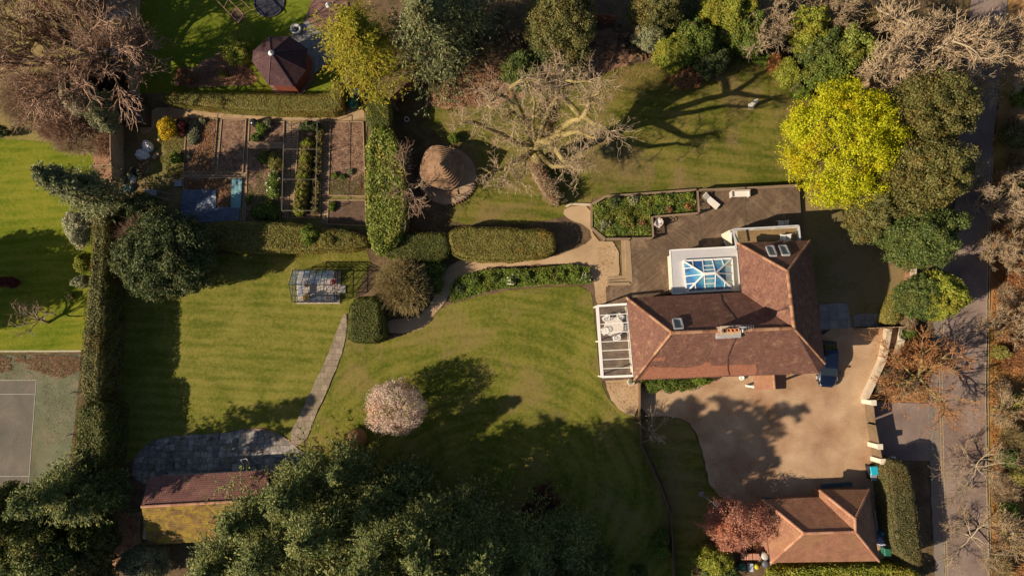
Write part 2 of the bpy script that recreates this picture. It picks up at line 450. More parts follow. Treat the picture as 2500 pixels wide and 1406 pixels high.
reg('yellow', [(.35, .24, .01), (.6, .42, .015), (.7, .5, .03)])
reg('pink', [(.45, .33, .26), (.70, .54, .45), (.85, .73, .64)], trans=.2)
reg('red', [(.26, .09, .06), (.50, .22, .15), (.60, .36, .25)])
reg('wine', [(.08, .012, .02), (.13, .03, .035), (.18, .06, .05)])
reg('rust', [(.22, .085, .025), (.38, .17, .055), (.48, .28, .11)])
reg('copper', [(.13, .06, .03), (.26, .13, .06), (.38, .22, .11)])
reg('magenta', [(.5, .03, .07), (.65, .12, .18), (.75, .35, .35)])
reg('white', [(.5, .5, .42), (.7, .7, .62), (.8, .8, .75)])
reg('pampas', [(.18, .17, .06), (.30, .27, .12), (.42, .38, .2)])
BARK = surf('bark_brown', [(.05, .033, .02), (.11, .075, .045), (.18, .13, .08)], 3, 14, .9, .6)
BARKG = surf('bark_mossy', [(.08, .06, .022), (.24, .19, .07), (.36, .30, .15)], 2, 10, .9, .6)
TWT = surf('twig_tan', [(.24, .17, .10), (.46, .35, .22)], .8, 4, .9, 0, island=.3)
TWP = surf('twig_pink', [(.24, .145, .10), (.44, .29, .20)], .8, 4, .9, 0, island=.3)
TWG = surf('twig_pale', [(.28, .20, .12), (.53, .41, .27)], .8, 4, .9, 0, island=.3)
TWD = surf('twig_dark', [(.075, .04, .028), (.16, .09, .06)], .8, 4, .9, 0, island=.3)
TWO = surf('twig_olive', [(.22, .17, .07), (.42, .33, .15)], .8, 4, .9, 0, island=.3)
TWR = surf('twig_rust', [(.26, .11, .045), (.46, .24, .11)], .8, 4, .9, 0, island=.3)
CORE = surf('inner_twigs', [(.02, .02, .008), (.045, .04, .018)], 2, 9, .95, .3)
DRYM = leafm('leaf_litter_flakes', [(.12, .055, .028), (.27, .14, .07), (.44, .28, .16)], trans=.1)
SEED = [100]
def rg(): SEED[0] += 1; return np.random.default_rng(SEED[0])
def mpp(px, py, h=0):    # metres per photo pixel at that height
    return (P(px+1, py, h)-P(px, py, h)).length
def trunk_mb(b, top, r, sides=8):
    m = MB(); b = Vector(b); top = Vector(top)
    pts = [b+(top-b)*t+Vector((math.sin(t*5+b.x)*.12*r*4, math.cos(t*4+b.y)*.1*r*4, 0)) for t in (0, .08, .3, .6, 1)]
    return m.tube(pts, [r*1.5, r*1.05, r*.9, r*.7, r*.35], sides)

def bush(name, label, cat, px, py, rx, ry, h, mat, leaf=.22, dens=1.0, clump=.28, base=0.0, group=None, flowers=None, fcount=150, z0=.15, flat=.55, twigs=None, trunk=True, asp=.55):
    """broadleaf crown seen at (px,py) with radii in photo pixels, top at h"""
    rng = rg(); hc = base+(h-base)*.55; c = np.array(P(px, py, hc)); s = mpp(px, py, hc)
    RX, RY, RZ = rx*s, ry*s, (h-base)*.5
    gl = (c[0], c[1], base)
    T = thing(name, label, cat, gl, group)
    Rm = (RX+RY)/2; cr = max(.18, Rm*clump)
    area = 2*math.pi*RX*RY*(1+RZ/Rm*.6)
    nc = int(max(14, area/(cr*cr)*1.5))
    d = rdirs(rng, nc, -.45); d[:, 2] = np.where(rng.random(nc) < .2, np.abs(d[:, 2]), d[:, 2])
    a = np.arctan2(d[:, 1], d[:, 0]); ph = rng.uniform(0, 6.28, 4)
    irr = 1.0 if (twigs is None and Rm < 3.2 and 'round' not in label) else (.12 if 'bright yellow-green tree' in label else .4)
    lob = 1.02+irr*(.13*np.sin(3*a+ph[0])+.10*np.sin(5*a+ph[1])+.07*np.sin(9*a+ph[2]))
    rad = rng.uniform(.66, 1.06, nc)*lob
    cc = d*rad[:, None]*np.array([RX-cr*.6, RY-cr*.6, max(RZ-cr*.4, RZ*.5)])+c
    crr = cr*rng.uniform(.6, 1.35, nc)
    la = leaf*leaf*asp*.5
    per = int(max(8, dens*2.6*2*math.pi*cr*cr/la/3.2)); tot = nc*per
    cap = 60000
    if tot > cap: per = int(cap/nc)+1; tot = nc*per
    idx = np.repeat(np.arange(nc), per); ld = unit(rdirs(rng, tot)+d[idx]*.55+np.array([0, 0, .35]))
    rr = rng.uniform(.45, 1.08, tot)
    C = cc[idx]+ld*(crr[idx]*rr)[:, None]*np.array([1, 1, .8])
    C[:, 2] = np.maximum(C[:, 2], base+.05)
    N = ld+rng.normal(0, .55, (tot, 3))
    sz = leaf*rng.uniform(.6, 1.3, tot)
    V, F = leaves(C, N, sz, sz*asp, rng)
    npmesh('crown', V, F, mat, T)
    if flowers is not None:
        k = rng.integers(0, tot, fcount); up = C[k]+ld[k]*.08
        V, F = leaves(up, np.tile([0, 0, 1.], (fcount, 1))+rng.normal(0, .4, (fcount, 3)), .22, .2, rng)
        npmesh('flowers', V, F, flowers, T)
    if trunk:
        t = trunk_mb(gl, (c[0], c[1], hc), max(.04, Rm*.05)); 
        for k in range(5):
            q = cc[rng.integers(0, nc)]; t.tube([(c[0], c[1], base+(hc-base)*.4), ((c[0]+q[0])/2, (c[1]+q[1])/2, hc*.75+base*.25), tuple(q)], [Rm*.03+.01, Rm*.02+.01, .01], 5)
        t.build('trunk' if h > 2.2 else 'stems', BARK, T)
    return T

def conifer(name, label, px, py, h, rb, mat, base_px=True, nb=170, ns=90, droop=.25, spray=.34, tipw=1.0, cat='conifer', group=None, shape=.85, z0=.12, trim=1.0, lw=.45):
    """tree whose trunk base is at ground pixel (px,py); rb = crown radius in metres"""
    rng = rg(); b = np.array(P(px, py, 0)) if base_px else np.array(P(px, py, h*.9)); b[2] = 0
    T = thing(name, label, cat, b, group)
    t = rng.random(nb)**.8; z = h*(z0+(1-z0)*t); az = np.arange(nb)*2.39996+rng.normal(0, .25, nb)
    Lb = rb*(1-t)**shape*rng.uniform(.72, 1.15, nb)+.25*rb*.4; 
    lob = 1+.12*np.sin(2*az+rng.uniform(0, 6))+.1*np.sin(5*az+rng.uniform(0, 6)); Lb = Lb*lob
    Lb = Lb*rng.choice([.6, .8, 1.0, 1.22], nb)*rng.uniform(.9, 1.1, nb); NF = 9; n_ = nb*ns
    idx = np.repeat(np.arange(nb), ns); fr = rng.integers(0, NF, n_); sidev = np.where(fr % 2 == 0, 1., -1.)
    fj = rng.uniform(-.04, .04, (nb, NF))[idx, fr]; uf = .12+.84*(fr+.5)/NF+fj
    ca, sa = np.cos(az[idx]), np.sin(az[idx]); Ls = Lb[idx]
    fl = spray*Ls*(.30+.9*np.sin(np.pi*np.clip(uf*.85+.1, 0, 1)))*rng.uniform(.6, 1.25, (nb, NF))[idx, fr]
    vv_ = rng.random(n_)**.8; tipm = rng.random(n_) < .22; vv_ = np.where(tipm, 0, vv_)
    uf = np.where(tipm, rng.random(n_)**.6, uf)
    fa = rng.uniform(.55, 1.0, (nb, NF))[idx, fr]
    r = uf*Ls+vv_*fl*np.cos(fa); side = sidev*vv_*fl*np.sin(fa)
    up0 = rng.uniform(-.05, .28, nb)[idx]; fup = rng.uniform(-.1, .35, (nb, NF))[idx, fr]
    zz = z[idx]+up0*r-droop*Ls*uf*uf+fup*vv_*fl*.5-.18*vv_*vv_*fl+rng.normal(0, .05, n_)
    jx = rng.normal(0, .07, (n_, 2))
    C = np.stack([b[0]+ca*r-sa*side+jx[:, 0], b[1]+sa*r+ca*side+jx[:, 1], np.maximum(zz, .1)], 1)
    lat = sidev*np.where(vv_ > 0, .9, 0)
    tang = np.stack([ca-sa*lat, sa+ca*lat, -.05+.0*ca], 1)+rng.normal(0, .4, (n_, 3))
    N = np.stack([ca*.25, sa*.25, np.ones_like(ca)], 1)+rng.normal(0, .5, (n_, 3))
    sz = lw*.72*rng.uniform(.55, 1.3, n_)*tipw
    V, F = leaves(C, N, sz, sz*.36, rng, tang)
    npmesh('crown', V, F, mat, T)
    m = MB(); m.tube([b+np.array([0, 0, -.1]), b+np.array([.05*h*.1, 0, h*.5]), b+np.array([0, 0, h*.97])], [h*.022+.06, h*.014+.03, .03], 8)
    for k in range(0, nb, 2):
        p0 = b+np.array([0, 0, z[k]-.1]); L_ = Lb[k]*.85
        m.tube([p0, p0+np.array([math.cos(az[k])*L_*.5, math.sin(az[k])*L_*.5, -.02*L_]), p0+np.array([math.cos(az[k])*L_, math.sin(az[k])*L_, -droop*L_*.75])], [.05, .03, .012], 4, cap=False)
    m.build('trunk', BARK, T)
    return T

def bare(name, label, px, py, h, spread, twm, brm=BARK, cat='bare tree', lean=(0, 0), limbs=7, lv=((5, .7, .62, .5), (5, .7, .6, .5), (5, .7, .6, .5)), r=.22, fork=.25, L0=.8, wob=.2, up=.06, rmin=.013, group=None, base=0, leafmat=None, nleaf=0, leafsz=.15, el=(.2, .9)):
    """leafless tree from its ground pixel"""
    rng = rg(); b = np.array(P(px, py, base)); T = thing(name, label, cat, b, group)
    top = b+np.array([lean[0]*fork, lean[1]*fork, h*fork])
    m = MB(); m.tube([b-np.array([0, 0, .1]), b*.6+top*.4+np.array([.06, .04, 0])*r*4, top], [r*1.5, r*1.1, r*.9], 8)
    az = np.arange(limbs)*2*np.pi/limbs+rng.normal(0, .3, limbs); e = rng.uniform(el[0], el[1], limbs)
    D = np.stack([np.cos(az)*np.cos(e)+lean[0]/h*1.0, np.sin(az)*np.cos(e)+lean[1]/h*1.0, np.sin(e)], 1)
    Lx = spread*L0*rng.uniform(.75, 1.2, limbs); Pt = np.tile(top, (limbs, 1))-np.array([0, 0, 1])*rng.uniform(0, .25, limbs)[:, None]*h*fork
    lv_ = branching(rng, Pt, unit(D), Lx, np.full(limbs, r*.6), list(lv), 4, wob, up)
    V, F = join_segs(lv_[:2], [6, 5], rmin)
    me = m.build('trunk', brm, T)
    npmesh('limbs', V, F, brm, T)
    V, F = join_segs(lv_[2:], [3]*(len(lv_)-2), rmin)
    npmesh('twigs', V, F, twm, T)
    if nleaf:
        e_ = lv_[-1]; k = rng.integers(0, len(e_[1]), nleaf); C = e_[1][k]+rng.normal(0, leafsz*.6, (nleaf, 3))
        sz = leafsz*rng.uniform(.6, 1.3, nleaf); V, F = leaves(C, rng.normal(0, 1, (nleaf, 3))+np.array([0, 0, .6]), sz, sz*.75, rng)
        npmesh('blossom' if 'blossom' in label else 'buds', V, F, leafmat, T)
    return T

def thicket(name, label, px, py, rx, ry, h, twm, n=900, cat='shrub', lw=.014, group=None, base=0, leafmat=None, nleaf=0, splay=.8, leafsz=.16, levels=((4, .6, .5, .6),)):
    """many-stemmed bare or fine shrub; stems fan out from the ground"""
    rng = rg(); hc = base+h*.6; c = np.array(P(px, py, hc)); s = mpp(px, py, hc); RX, RY = rx*s, ry*s
    T = thing(name, label, cat, (c[0], c[1], base), group)
    a = rng.uniform(0, 6.28, n); q = np.sqrt(rng.random(n)); ex = np.stack([np.cos(a)*q*RX, np.sin(a)*q*RY], 1)
    Pt = np.stack([c[0]+ex[:, 0]*.45, c[1]+ex[:, 1]*.45, np.full(n, base)+rng.random(n)*h*.25], 1)
    tip = np.stack([c[0]+ex[:, 0]*1.0, c[1]+ex[:, 1]*1.0, base+h*np.sqrt(np.maximum(.08, 1-q*q*.85))*rng.uniform(.7, 1.05, n)], 1)
    D = tip-Pt; L_ = np.linalg.norm(D, axis=1)*.8
    out = branching(rng, Pt, unit(D), L_, np.full(n, lw*1.6), list(levels), 3, .16, .0)
    V, F = join_segs(out, [3]*len(out), lw*.8)
    npmesh('branches', V, F, twm, T)
    if nleaf:
        e_ = out[-1]; k = rng.integers(0, len(e_[1]), nleaf); C = e_[1][k]+rng.normal(0, leafsz*.5, (nleaf, 3)); sz = leafsz*rng.uniform(.6, 1.3, nleaf)
        V, F = leaves(C, rng.normal(0, 1, (nleaf, 3))+np.array([0, 0, .8]), sz, sz*.7, rng); npmesh('leaves', V, F, leafmat, T)
    return T

def inpoly(X, Y, poly):
    c = np.zeros(len(X), bool); n = len(poly); j = n-1
    for i in range(n):
        xi, yi = poly[i][0], poly[i][1]; xj, yj = poly[j][0], poly[j][1]
        k = ((yi > Y) != (yj > Y)) & (X < (xj-xi)*(Y-yi)/(yj-yi+1e-12)+xi); c ^= k; j = i
    return c
def wav(X, Y, s, ph):
    return (np.sin(X*s+ph)+np.sin(Y*s*1.13+ph*2)+np.sin((X+Y)*s*.71+ph*3)+np.sin((X-Y)*s*1.7+ph*5)*.6)/3.6
def hedge(name, label, px, h, mat, leaf=.15, dens=1.0, amp=.10, round_=.35, cat='hedge', group=None, base=0.0, asp=.6, tilt=.45, smooth=1):
    """clipped hedge: outline of its top measured in the photo at height h"""
    rng = rg(); pts = [P(a, b, h) for a, b in px]
    if smooth: pts = chaikin(pts, smooth)
    pl = np.array([[p.x, p.y] for p in pts]); c = pl.mean(0)
    T = thing(name, label, cat, (c[0], c[1], base), group)
    ar = sum(pl[i][0]*pl[(i+1) % len(pl)][1]-pl[(i+1) % len(pl)][0]*pl[i][1] for i in range(len(pl)))
    if ar < 0: pl = pl[::-1]
    E = np.roll(pl, -1, 0)-pl; EL = np.linalg.norm(E, axis=1); per = EL.sum(); nrm = np.stack([E[:, 1], -E[:, 0]], 1)/np.maximum(EL, 1e-9)[:, None]
    area = abs(ar)/2; la = leaf*leaf*asp*.5; ph = rng.uniform(0, 6)
    nt_ = int(min(70000, dens*2.3*area/la)); ns_ = int(min(60000, dens*1.5*per*(h-base)/la))
    mn, mx = pl.min(0), pl.max(0); X = []; Y = []
    got = 0
    while got < nt_:
        x = rng.uniform(mn[0], mx[0], nt_); y = rng.uniform(mn[1], mx[1], nt_); k = inpoly(x, y, pl); X.append(x[k]); Y.append(y[k]); got += k.sum()
        if k.sum() == 0: break
    X = np.concatenate(X)[:nt_]; Y = np.concatenate(Y)[:nt_]
    # distance to edge for rounding
    dist = np.full(len(X), 1e9); nx = np.zeros(len(X)); ny = np.zeros(len(X))
    for i in range(len(pl)):
        a = pl[i]; e = E[i]; t = np.clip(((X-a[0])*e[0]+(Y-a[1])*e[1])/max(EL[i]**2, 1e-9), 0, 1)
        dd = np.hypot(X-(a[0]+t*e[0]), Y-(a[1]+t*e[1])); k = dd < dist; dist[k] = dd[k]; nx[k] = nrm[i][0]; ny[k] = nrm[i][1]
    q = np.clip(1-dist/round_, 0, 1); zz = h-round_*(1-np.sqrt(np.maximum(0, 1-q*q)))+amp*wav(X, Y, 1.4, ph)+amp*.6*wav(X, Y, 5.5, ph*2)+rng.normal(0, leaf*.25, len(X))
    C1 = np.stack([X, Y, zz], 1); N1 = np.stack([nx*q*1.2, ny*q*1.2, np.ones_like(q)], 1)+rng.normal(0, tilt, (len(X), 3))
    i = rng.choice(len(pl), ns_, p=EL/per); t = rng.random(ns_); z = base+rng.random(ns_)*(h-base-round_*.3)
    XY = pl[i]+E[i]*t[:, None]+nrm[i]*(amp*wav(pl[i][:, 0]+E[i][:, 0]*t, pl[i][:, 1]+E[i][:, 1]*t+z, 2.5, ph)+rng.normal(0, leaf*.3, ns_)+.03)[:, None]
    C2 = np.concatenate([XY, z[:, None]], 1); N2 = np.concatenate([nrm[i], np.full((ns_, 1), .35)], 1)+rng.normal(0, tilt, (ns_, 3))
    C = np.concatenate([C1, C2]); N = np.concatenate([N1, N2]); sz = leaf*rng.uniform(.6, 1.35, len(C))
    V, F = leaves(C, N, sz, sz*asp, rng); npmesh('foliage', V, F, mat, T)
    cen = Vector((c[0], c[1], 0)); ins = []
    n = len(pl)
    for k in range(n):
        nn = nrm[k-1]+nrm[k]; nn = nn/max(np.linalg.norm(nn), 1e-6); p = pl[k]-nn*.16; ins.append((p[0], p[1]))
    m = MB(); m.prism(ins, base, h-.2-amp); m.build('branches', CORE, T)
    return T

def cover(name, label, px, mat, h=.35, leaf=.2, dens=1.0, seed=0, cat='plants', asp=.5, kind='stuff', patch=0, base=0.10):
    """uncountable low planting over an outline"""
    rng = rg(); pl = np.array([[p.x, p.y] for p in (P(a, b, h*.5+base) for a, b in px)]); mn, mx = pl.min(0), pl.max(0)
    area = abs(sum(pl[i][0]*pl[(i+1) % len(pl)][1]-pl[(i+1) % len(pl)][0]*pl[i][1] for i in range(len(pl))))/2
    n = int(min(60000, dens*2.2*area/(leaf*leaf*asp*.5))); box = (mx[0]-mn[0])*(mx[1]-mn[1]); k = int(n*box/max(area, .01))
    X = rng.uniform(mn[0], mx[0], k); Y = rng.uniform(mn[1], mx[1], k); q = inpoly(X, Y, pl); X = X[q]; Y = Y[q]
    if patch:
        w_ = wav(X, Y, 1.1, 2.1+seed)+.5*wav(X, Y, 3.7, seed); q = w_ > patch-1; X = X[q]; Y = Y[q]
    hh = h*(.35+.65*np.clip(.5+.7*wav(X, Y, 3.1, seed+1.), 0, 1)); Z = base+hh*rng.uniform(.25, 1, len(X))
    C = np.stack([X, Y, Z], 1); N = np.array([0, 0, 1.])+rng.normal(0, .5, (len(X), 3)); sz = leaf*rng.uniform(.5, 1.3, len(X))
    c = pl.mean(0)
    V, F = leaves(C, N, sz, sz*asp, rng); 
    o = npmesh(name, V, F, mat, None); return setp(o, label, cat, kind=kind)

# ================================================================== SETTING
ZN[0] = 0.0
G_SOIL = surf('earth', [(.05, .033, .02), (.12, .078, .045), (.21, .14, .085)], .7, 6, .95, .7, .06, bigc=(.8, .9, .6))
G_LIT = surf('leaf_litter_ground', [(.10, .05, .028), (.25, .135, .08), (.42, .26, .17)], 1.3, 11, .95, .9, .08)
G_WOOD = surf('woodland_floor', [(.11, .05, .02), (.30, .155, .06), (.44, .28, .12)], .6, 7, .95, .9, .08, bigc=(.8, .95, .5))
G_GRAV = surf('gravel', [(.30, .20, .115), (.40, .28, .165), (.48, .35, .215)], .35, 14, .95, .5, .03, finemix=.45)
G_DRIVE = surf('drive_gravel', [(.235, .15, .088), (.375, .252, .155), (.43, .298, .186), (.55, .405, .272)], .35, 13, .95, .6, .03, finemix=.55, pos=[.36, .47, .54, .66], bigc=(.80, .70, .66), big=.22)
G_ASPH = surf('asphalt', [(.14, .10, .085), (.22, .165, .14), (.30, .23, .195)], .35, 14, .9, .35, .015, finemix=.5, bigc=(.82, .8, .82), big=.25)
LAWN_M = grassm('lawn_main', [(.042, .07, .006), (.092, .108, .012), (.19, .175, .035)], 'rings', .32, .5, center=(P(1180, 1190)), worn=(.23, .16, .07), wornpos=.545, sx=.75)
LAWN_W = grassm('lawn_west', [(.05, .075, .007), (.108, .122, .015), (.21, .19, .042)], 'bands', .32, .6, ang=R(-3), worn=(.21, .165, .07), wornpos=.66)
LAWN_N = grassm('lawn_north', [(.042, .062, .007), (.088, .098, .013), (.175, .15, .035)], 'bands', .42, .45, ang=R(-6), worn=(.22, .14, .08), wornpos=.53)
LAWN_V = grassm('lawn_vivid', [(.055, .095, .004), (.115, .15, .008), (.20, .20, .022)], 'bands', .40, .6, ang=R(2), worn=(.22, .22, .05), wornpos=.68)
LAWN_G = grassm('lawn_green', [(.045, .075, .006), (.095, .135, .010), (.17, .19, .02)], None, worn=(.15, .14, .04), wornpos=.7)
LAWN_D = grassm('lawn_dull', [(.10, .10, .025), (.19, .165, .05), (.27, .22, .085)], None, worn=(.26, .18, .10), wornpos=.5)
LAWN_B = grassm('lawn_brown', [(.09, .085, .025), (.15, .125, .045), (.22, .17, .08)], None, worn=(.24, .17, .10), wornpos=.48)

m = MB(); Z = -.004; g = [(-220, -200, Z), (220, -200, Z), (220, 240, Z), (-220, 240, Z)]; m.add(g, [(0, 1, 2, 3)]); m.build('ground', G_SOIL)['kind'] = 'structure'
# woodland floor east of the road, leaf litter areas
sheet('woodland_floor', [(2416, -300), (3400, -300), (3400, 1900), (2422, 1900), (2422, 1406), (2416, 1200), (2412, 940), (2416, 700), (2420, 400), (2440, 240)], G_WOOD, jit=.15)
sheet('leaf_litter', [(1035, 250), (1120, 175), (1185, 130), (1300, 120), (1530, 60), (1560, 150), (1440, 190), (1300, 230), (1180, 262), (1045, 262)], G_LIT, smooth=1, jit=.2)
sheet('leaf_litter', [(2095, 170), (2180, 175), (2170, 230), (2100, 230)], G_LIT, smooth=1, jit=.15)
sheet('leaf_litter', [(2175, 830), (2280, 810), (2290, 985), (2130, 985), (2125, 960)], G_WOOD, smooth=1, jit=.15)
sheet('leaf_litter', [(225, 380), (285, 380), (288, 450), (225, 450)], G_LIT, jit=.15)
sheet('leaf_litter', [(270, 1250), (345, 1250), (345, 1390), (240, 1390)], G_LIT, jit=.15)
sheet('leaf_litter', [(425, 190), (500, 150), (545, 120), (610, 165), (640, 205), (540, 212), (425, 214)], G_LIT, smooth=1, jit=.1)
# lawns
sheet('lawn', [(-700, -500), (338, -500), (338, 240), (292, 300), (270, 380), (225, 355), (0, 338), (-700, 330)], LAWN_D)
sheet('lawn', [(-700, 330), (0, 338), (225, 355), (235, 450), (262, 520), (262, 860), (-700, 860)], LAWN_V)
sheet('lawn', [(338, -400), (800, -400), (838, 60), (838, 232), (338, 228)], LAWN_G)
sheet('lawn', [(425, 640), (560, 618), (700, 612), (895, 612), (905, 640), (870, 720), (842, 780), (835, 850), (800, 950), (745, 1060), (740, 1110), (330, 1120), (262, 1150), (262, 560)], LAWN_W)
sheet('lawn', [(842, 768), (930, 838), (1000, 812), (1062, 760), (1100, 742), (1210, 712), (1330, 700), (1440, 698), (1452, 760), (1462, 920), (1490, 985), (1556, 1015), (1566, 1090), (1612, 1190), (1640, 1260), (1646, 1500), (600, 1500), (690, 1150), (742, 1100), (760, 1040), (805, 950), (838, 860)], LAWN_M, smooth=1)
sheet('lawn', [(1035, 262), (1110, 262), (1240, 240), (1430, 192), (1500, 168), (1560, 152), (1640, 160), (1710, 205), (1790, 175), (1850, 138), (1905, 160), (1945, 220), (1985, 330), (1965, 450), (1700, 463), (1448, 480), (1442, 500), (1360, 536), (1240, 550), (1098, 548), (1098, 500), (1190, 430), (1060, 330)], LAWN_N, smooth=1)
sheet('lawn', [(1955, 460), (2070, 500), (2140, 590), (2216, 640), (2190, 800), (1995, 800), (1955, 600)], LAWN_B)
sheet('lawn', [(1562, 1020), (1650, 1016), (1692, 1040), (1712, 1100), (1728, 1195), (1830, 1240), (1700, 1330), (1690, 1440), (1650, 1440), (1644, 1260), (1620, 1180), (1570, 1080)], LAWN_N, smooth=1)
# vegetable garden, paths, drive
sheet('garden_soil', [(300, 290), (390, 265), (895, 275), (895, 560), (450, 560), (300, 540)], surf('garden_earth', [(.10, .07, .03), (.19, .135, .065), (.27, .19, .11)], .6, 7, .95, .6, bigc=(.75, .95, .55)))
sheet('path', [(392, 255), (840, 262), (890, 262), (890, 298), (640, 292), (450, 288), (388, 292), (372, 320), (340, 330), (345, 290)], surf('bark_path', [(.24, .16, .09), (.35, .24, .14), (.44, .31, .19)], .5, 10, .95, .5), smooth=1)
sheet('path', [(1378, 505), (1446, 500), (1446, 588), (1512, 590), (1512, 690), (1482, 690), (1482, 748), (1456, 748), (1450, 690), (1440, 650), (1350, 642), (1200, 655), (1150, 640), (1180, 632), (1350, 628), (1385, 615), (1445, 590), (1440, 555), (1375, 530)], G_GRAV, smooth=1)
sheet('path', [(1160, 632), (1200, 655), (1140, 668), (1108, 700), (1090, 735), (1062, 765), (1040, 797), (1000, 812), (940, 812), (940, 780), (1020, 775), (1055, 740), (1072, 690), (1090, 655), (1120, 635)], G_GRAV, smooth=1)
sheet('drive', [(1560, 922), (1850, 900), (1990, 890), (1996, 800), (2160, 800), (2200, 798), (2160, 900), (2118, 975), (2112, 1000), (2140, 1118), (2172, 1130), (2172, 1420), (1860, 1420), (1815, 1235), (1735, 1202), (1716, 1100), (1694, 1040), (1655, 1015), (1560, 1015)], G_DRIVE, smooth=1)
sheet('path', [(1472, 900), (1562, 900), (1560, 1018), (1520, 1008), (1484, 965)], G_GRAV, smooth=1)
sheet('road', [(2352, 200), (2340, 340), (2332, 500), (2312, 650), (2300, 760), (2292, 870), (2292, 1000), (2298, 1200), (2308, 1406), (2316, 1700), (2420, 1700), (2417, 1406), (2412, 1200), (2408, 940), (2412, 700), (2418, 500), (2422, 380), (2440, 200), (2480, -200), (2390, -200)], G_ASPH, jit=.03)
sheet('road', [(2126, 980), (2292, 985), (2297, 1125), (2150, 1122)], G_ASPH, jit=.02)
sheet('pavement', [(2263, 990), (2291, 990), (2308, 1420), (2284, 1420)], surf('pavement_tar', [(.17, .14, .12), (.23, .19, .165)], .4, 16, .9, .2))
sheet('pavement', [(2292, 640), (2313, 640), (2292, 870), (2290, 990), (2268, 990), (2270, 870)], MATS['pavement_tar'])
LINE = surf('worn_road_paint', [(.27, .21, .14), (.46, .37, .22)], 1.5, 18, .8, .1, finemix=.7)
def strip(name, pts, wpx, mat, **kw):
    a = []; b = []
    for i, p in enumerate(pts):
        q0 = pts[max(0, i-1)]; q1 = pts[min(len(pts)-1, i+1)]; d = Vector((q1[0]-q0[0], q1[1]-q0[1])).normalized()
        a.append((p[0]-d.y*wpx/2, p[1]+d.x*wpx/2)); b.append((p[0]+d.y*wpx/2, p[1]-d.x*wpx/2))
    return sheet(name, a+b[::-1], mat, **kw)
for dxp in (0, 6):
    h = ZN[0]
    strip('road_marking', [(2424-dxp, 380), (2419-dxp, 500), (2416-dxp, 700), (2412-dxp, 940), (2415-dxp, 1200), (2421-dxp, 1420)], 2.0, LINE, jit=.01)
    strip('road_marking', [(2318-dxp, 640), (2305-dxp, 780), (2300-dxp, 900), (2301-dxp, 1000), (2306-dxp, 1200), (2315-dxp, 1420)], 2.0, LINE, jit=.01)
SETT = brickm('setts', (.34, .3, .25), (.26, .22, .19), (.12, .1, .09), .2, .14, .02, uv=False)
strip('paving_setts', [(2273, 1000), (2276, 1120)], 12, SETT, jit=0)
# tennis court
COURT = surf('court_green', [(.075, .07, .05), (.125, .145, .085), (.20, .165, .12)], .5, 9, .9, .2, bigc=(.95, .8, .72))
sheet('tennis_court', [(-1200, 866), (197, 866), (190, 960), (182, 1040), (165, 1150), (140, 1300), (-1200, 1300)], COURT, jit=.02)
COURTI = surf('court_inner', [(.085, .08, .065), (.13, .115, .092), (.18, .155, .125)], .4, 8, .9, .2)
sheet('court_surface', [(-900, 928), (88, 928), (68, 1195), (-900, 1195)], COURTI, jit=0)
WL = surf('court_line_paint', [(.25, .25, .21), (.46, .45, .39)], 1, 9, .8, 0)
zc = ZN[0]
for q in ([(-900, 928), (89, 928)], [(-900, 1195), (69, 1195)], [(-900, 962), (85, 962)], [(-900, 1162), (71, 1162)], [(88.5, 927), (68.5, 1196)]):
    strip('court_line', q, 1.3, WL, jit=0)
COURTMOSS = 1
strip('court_kerb', [(-1200, 859), (197, 857)], 3.5, surf('kerb_stone', [(.35, .30, .24), (.5, .45, .38)], 1, 9), jit=.02)
# stone patio + path (random flag sizes)
def flagm(name, cols, size=.62, gap=.035, joint=(.06, .05, .04)):
    """random rectangular paving: chebychev cells"""
    m, n, b, o = newmat(name); L = n.links; v = coord(n)
    t = nd(n, 'ShaderNodeTexVoronoi', distance='CHEBYCHEV', feature='F1'); t.inputs['Scale'].default_value = 1/size; t.inputs['Randomness'].default_value = .55; L.new(v, t.inputs['Vector'])
    t2 = nd(n, 'ShaderNodeTexVoronoi', distance='CHEBYCHEV', feature='F2'); t2.inputs['Scale'].default_value = 1/size; t2.inputs['Randomness'].default_value = .55; L.new(v, t2.inputs['Vector'])
    df = nd(n, 'ShaderNodeMath', operation='SUBTRACT'); L.new(t2.outputs['Distance'], df.inputs[0]); L.new(t.outputs['Distance'], df.inputs[1])
    jr = ramp(n, [(0, 0, 0), (1, 1, 1)], [gap, gap*2.2]); L.new(df.outputs[0], jr.inputs[0])
    sp = nd(n, 'ShaderNodeSeparateColor'); L.new(t.outputs['Color'], sp.inputs[0]); r = ramp(n, cols); L.new(sp.outputs[0], r.inputs[0])
    f = noise_(n, v, 5, 6, .75); rr = ramp(n, [(.6,)*3, (1.15,)*3], [.3, .7]); L.new(f, rr.inputs[0]); c = mixc(n, 1.0, r.outputs[0], rr.outputs[0], 'MULTIPLY')
    f2 = noise_(n, v, .7, 5, .7); r2 = ramp(n, [(0, 0, 0), (1, 1, 1)], [.48, .66]); L.new(f2, r2.inputs[0]); c = mixc(n, r2.outputs[0], c, (.22, .175, .12)); f4 = noise_(n, v, 1.6, 6, .8); r4 = ramp(n, [(.45,)*3, (1.25, 1.22, 1.2)], [.36, .64]); L.new(f4, r4.inputs[0]); c = mixc(n, 1.0, c, r4.outputs[0], 'MULTIPLY')
    c = mixc(n, jr.outputs[0], joint, c); L.new(c, b.inputs['Base Color']); b.inputs['Roughness'].default_value = .8; bump_(n, b, jr.outputs[0], .4, .02); MATS[name] = m; return m
FLAG = flagm('flagstones', [(.18, .165, .165), (.26, .24, .24), (.35, .325, .315), (.47, .44, .40)])
FLAGP = brickm('flag_path', (.36, .29, .22), (.28, .22, .165), (.17, .13, .08), .7, .6, .02, offset=.4, uv=False, bump=.3, dirt=(.2, .17, .09), dirtpos=(.55, .7))
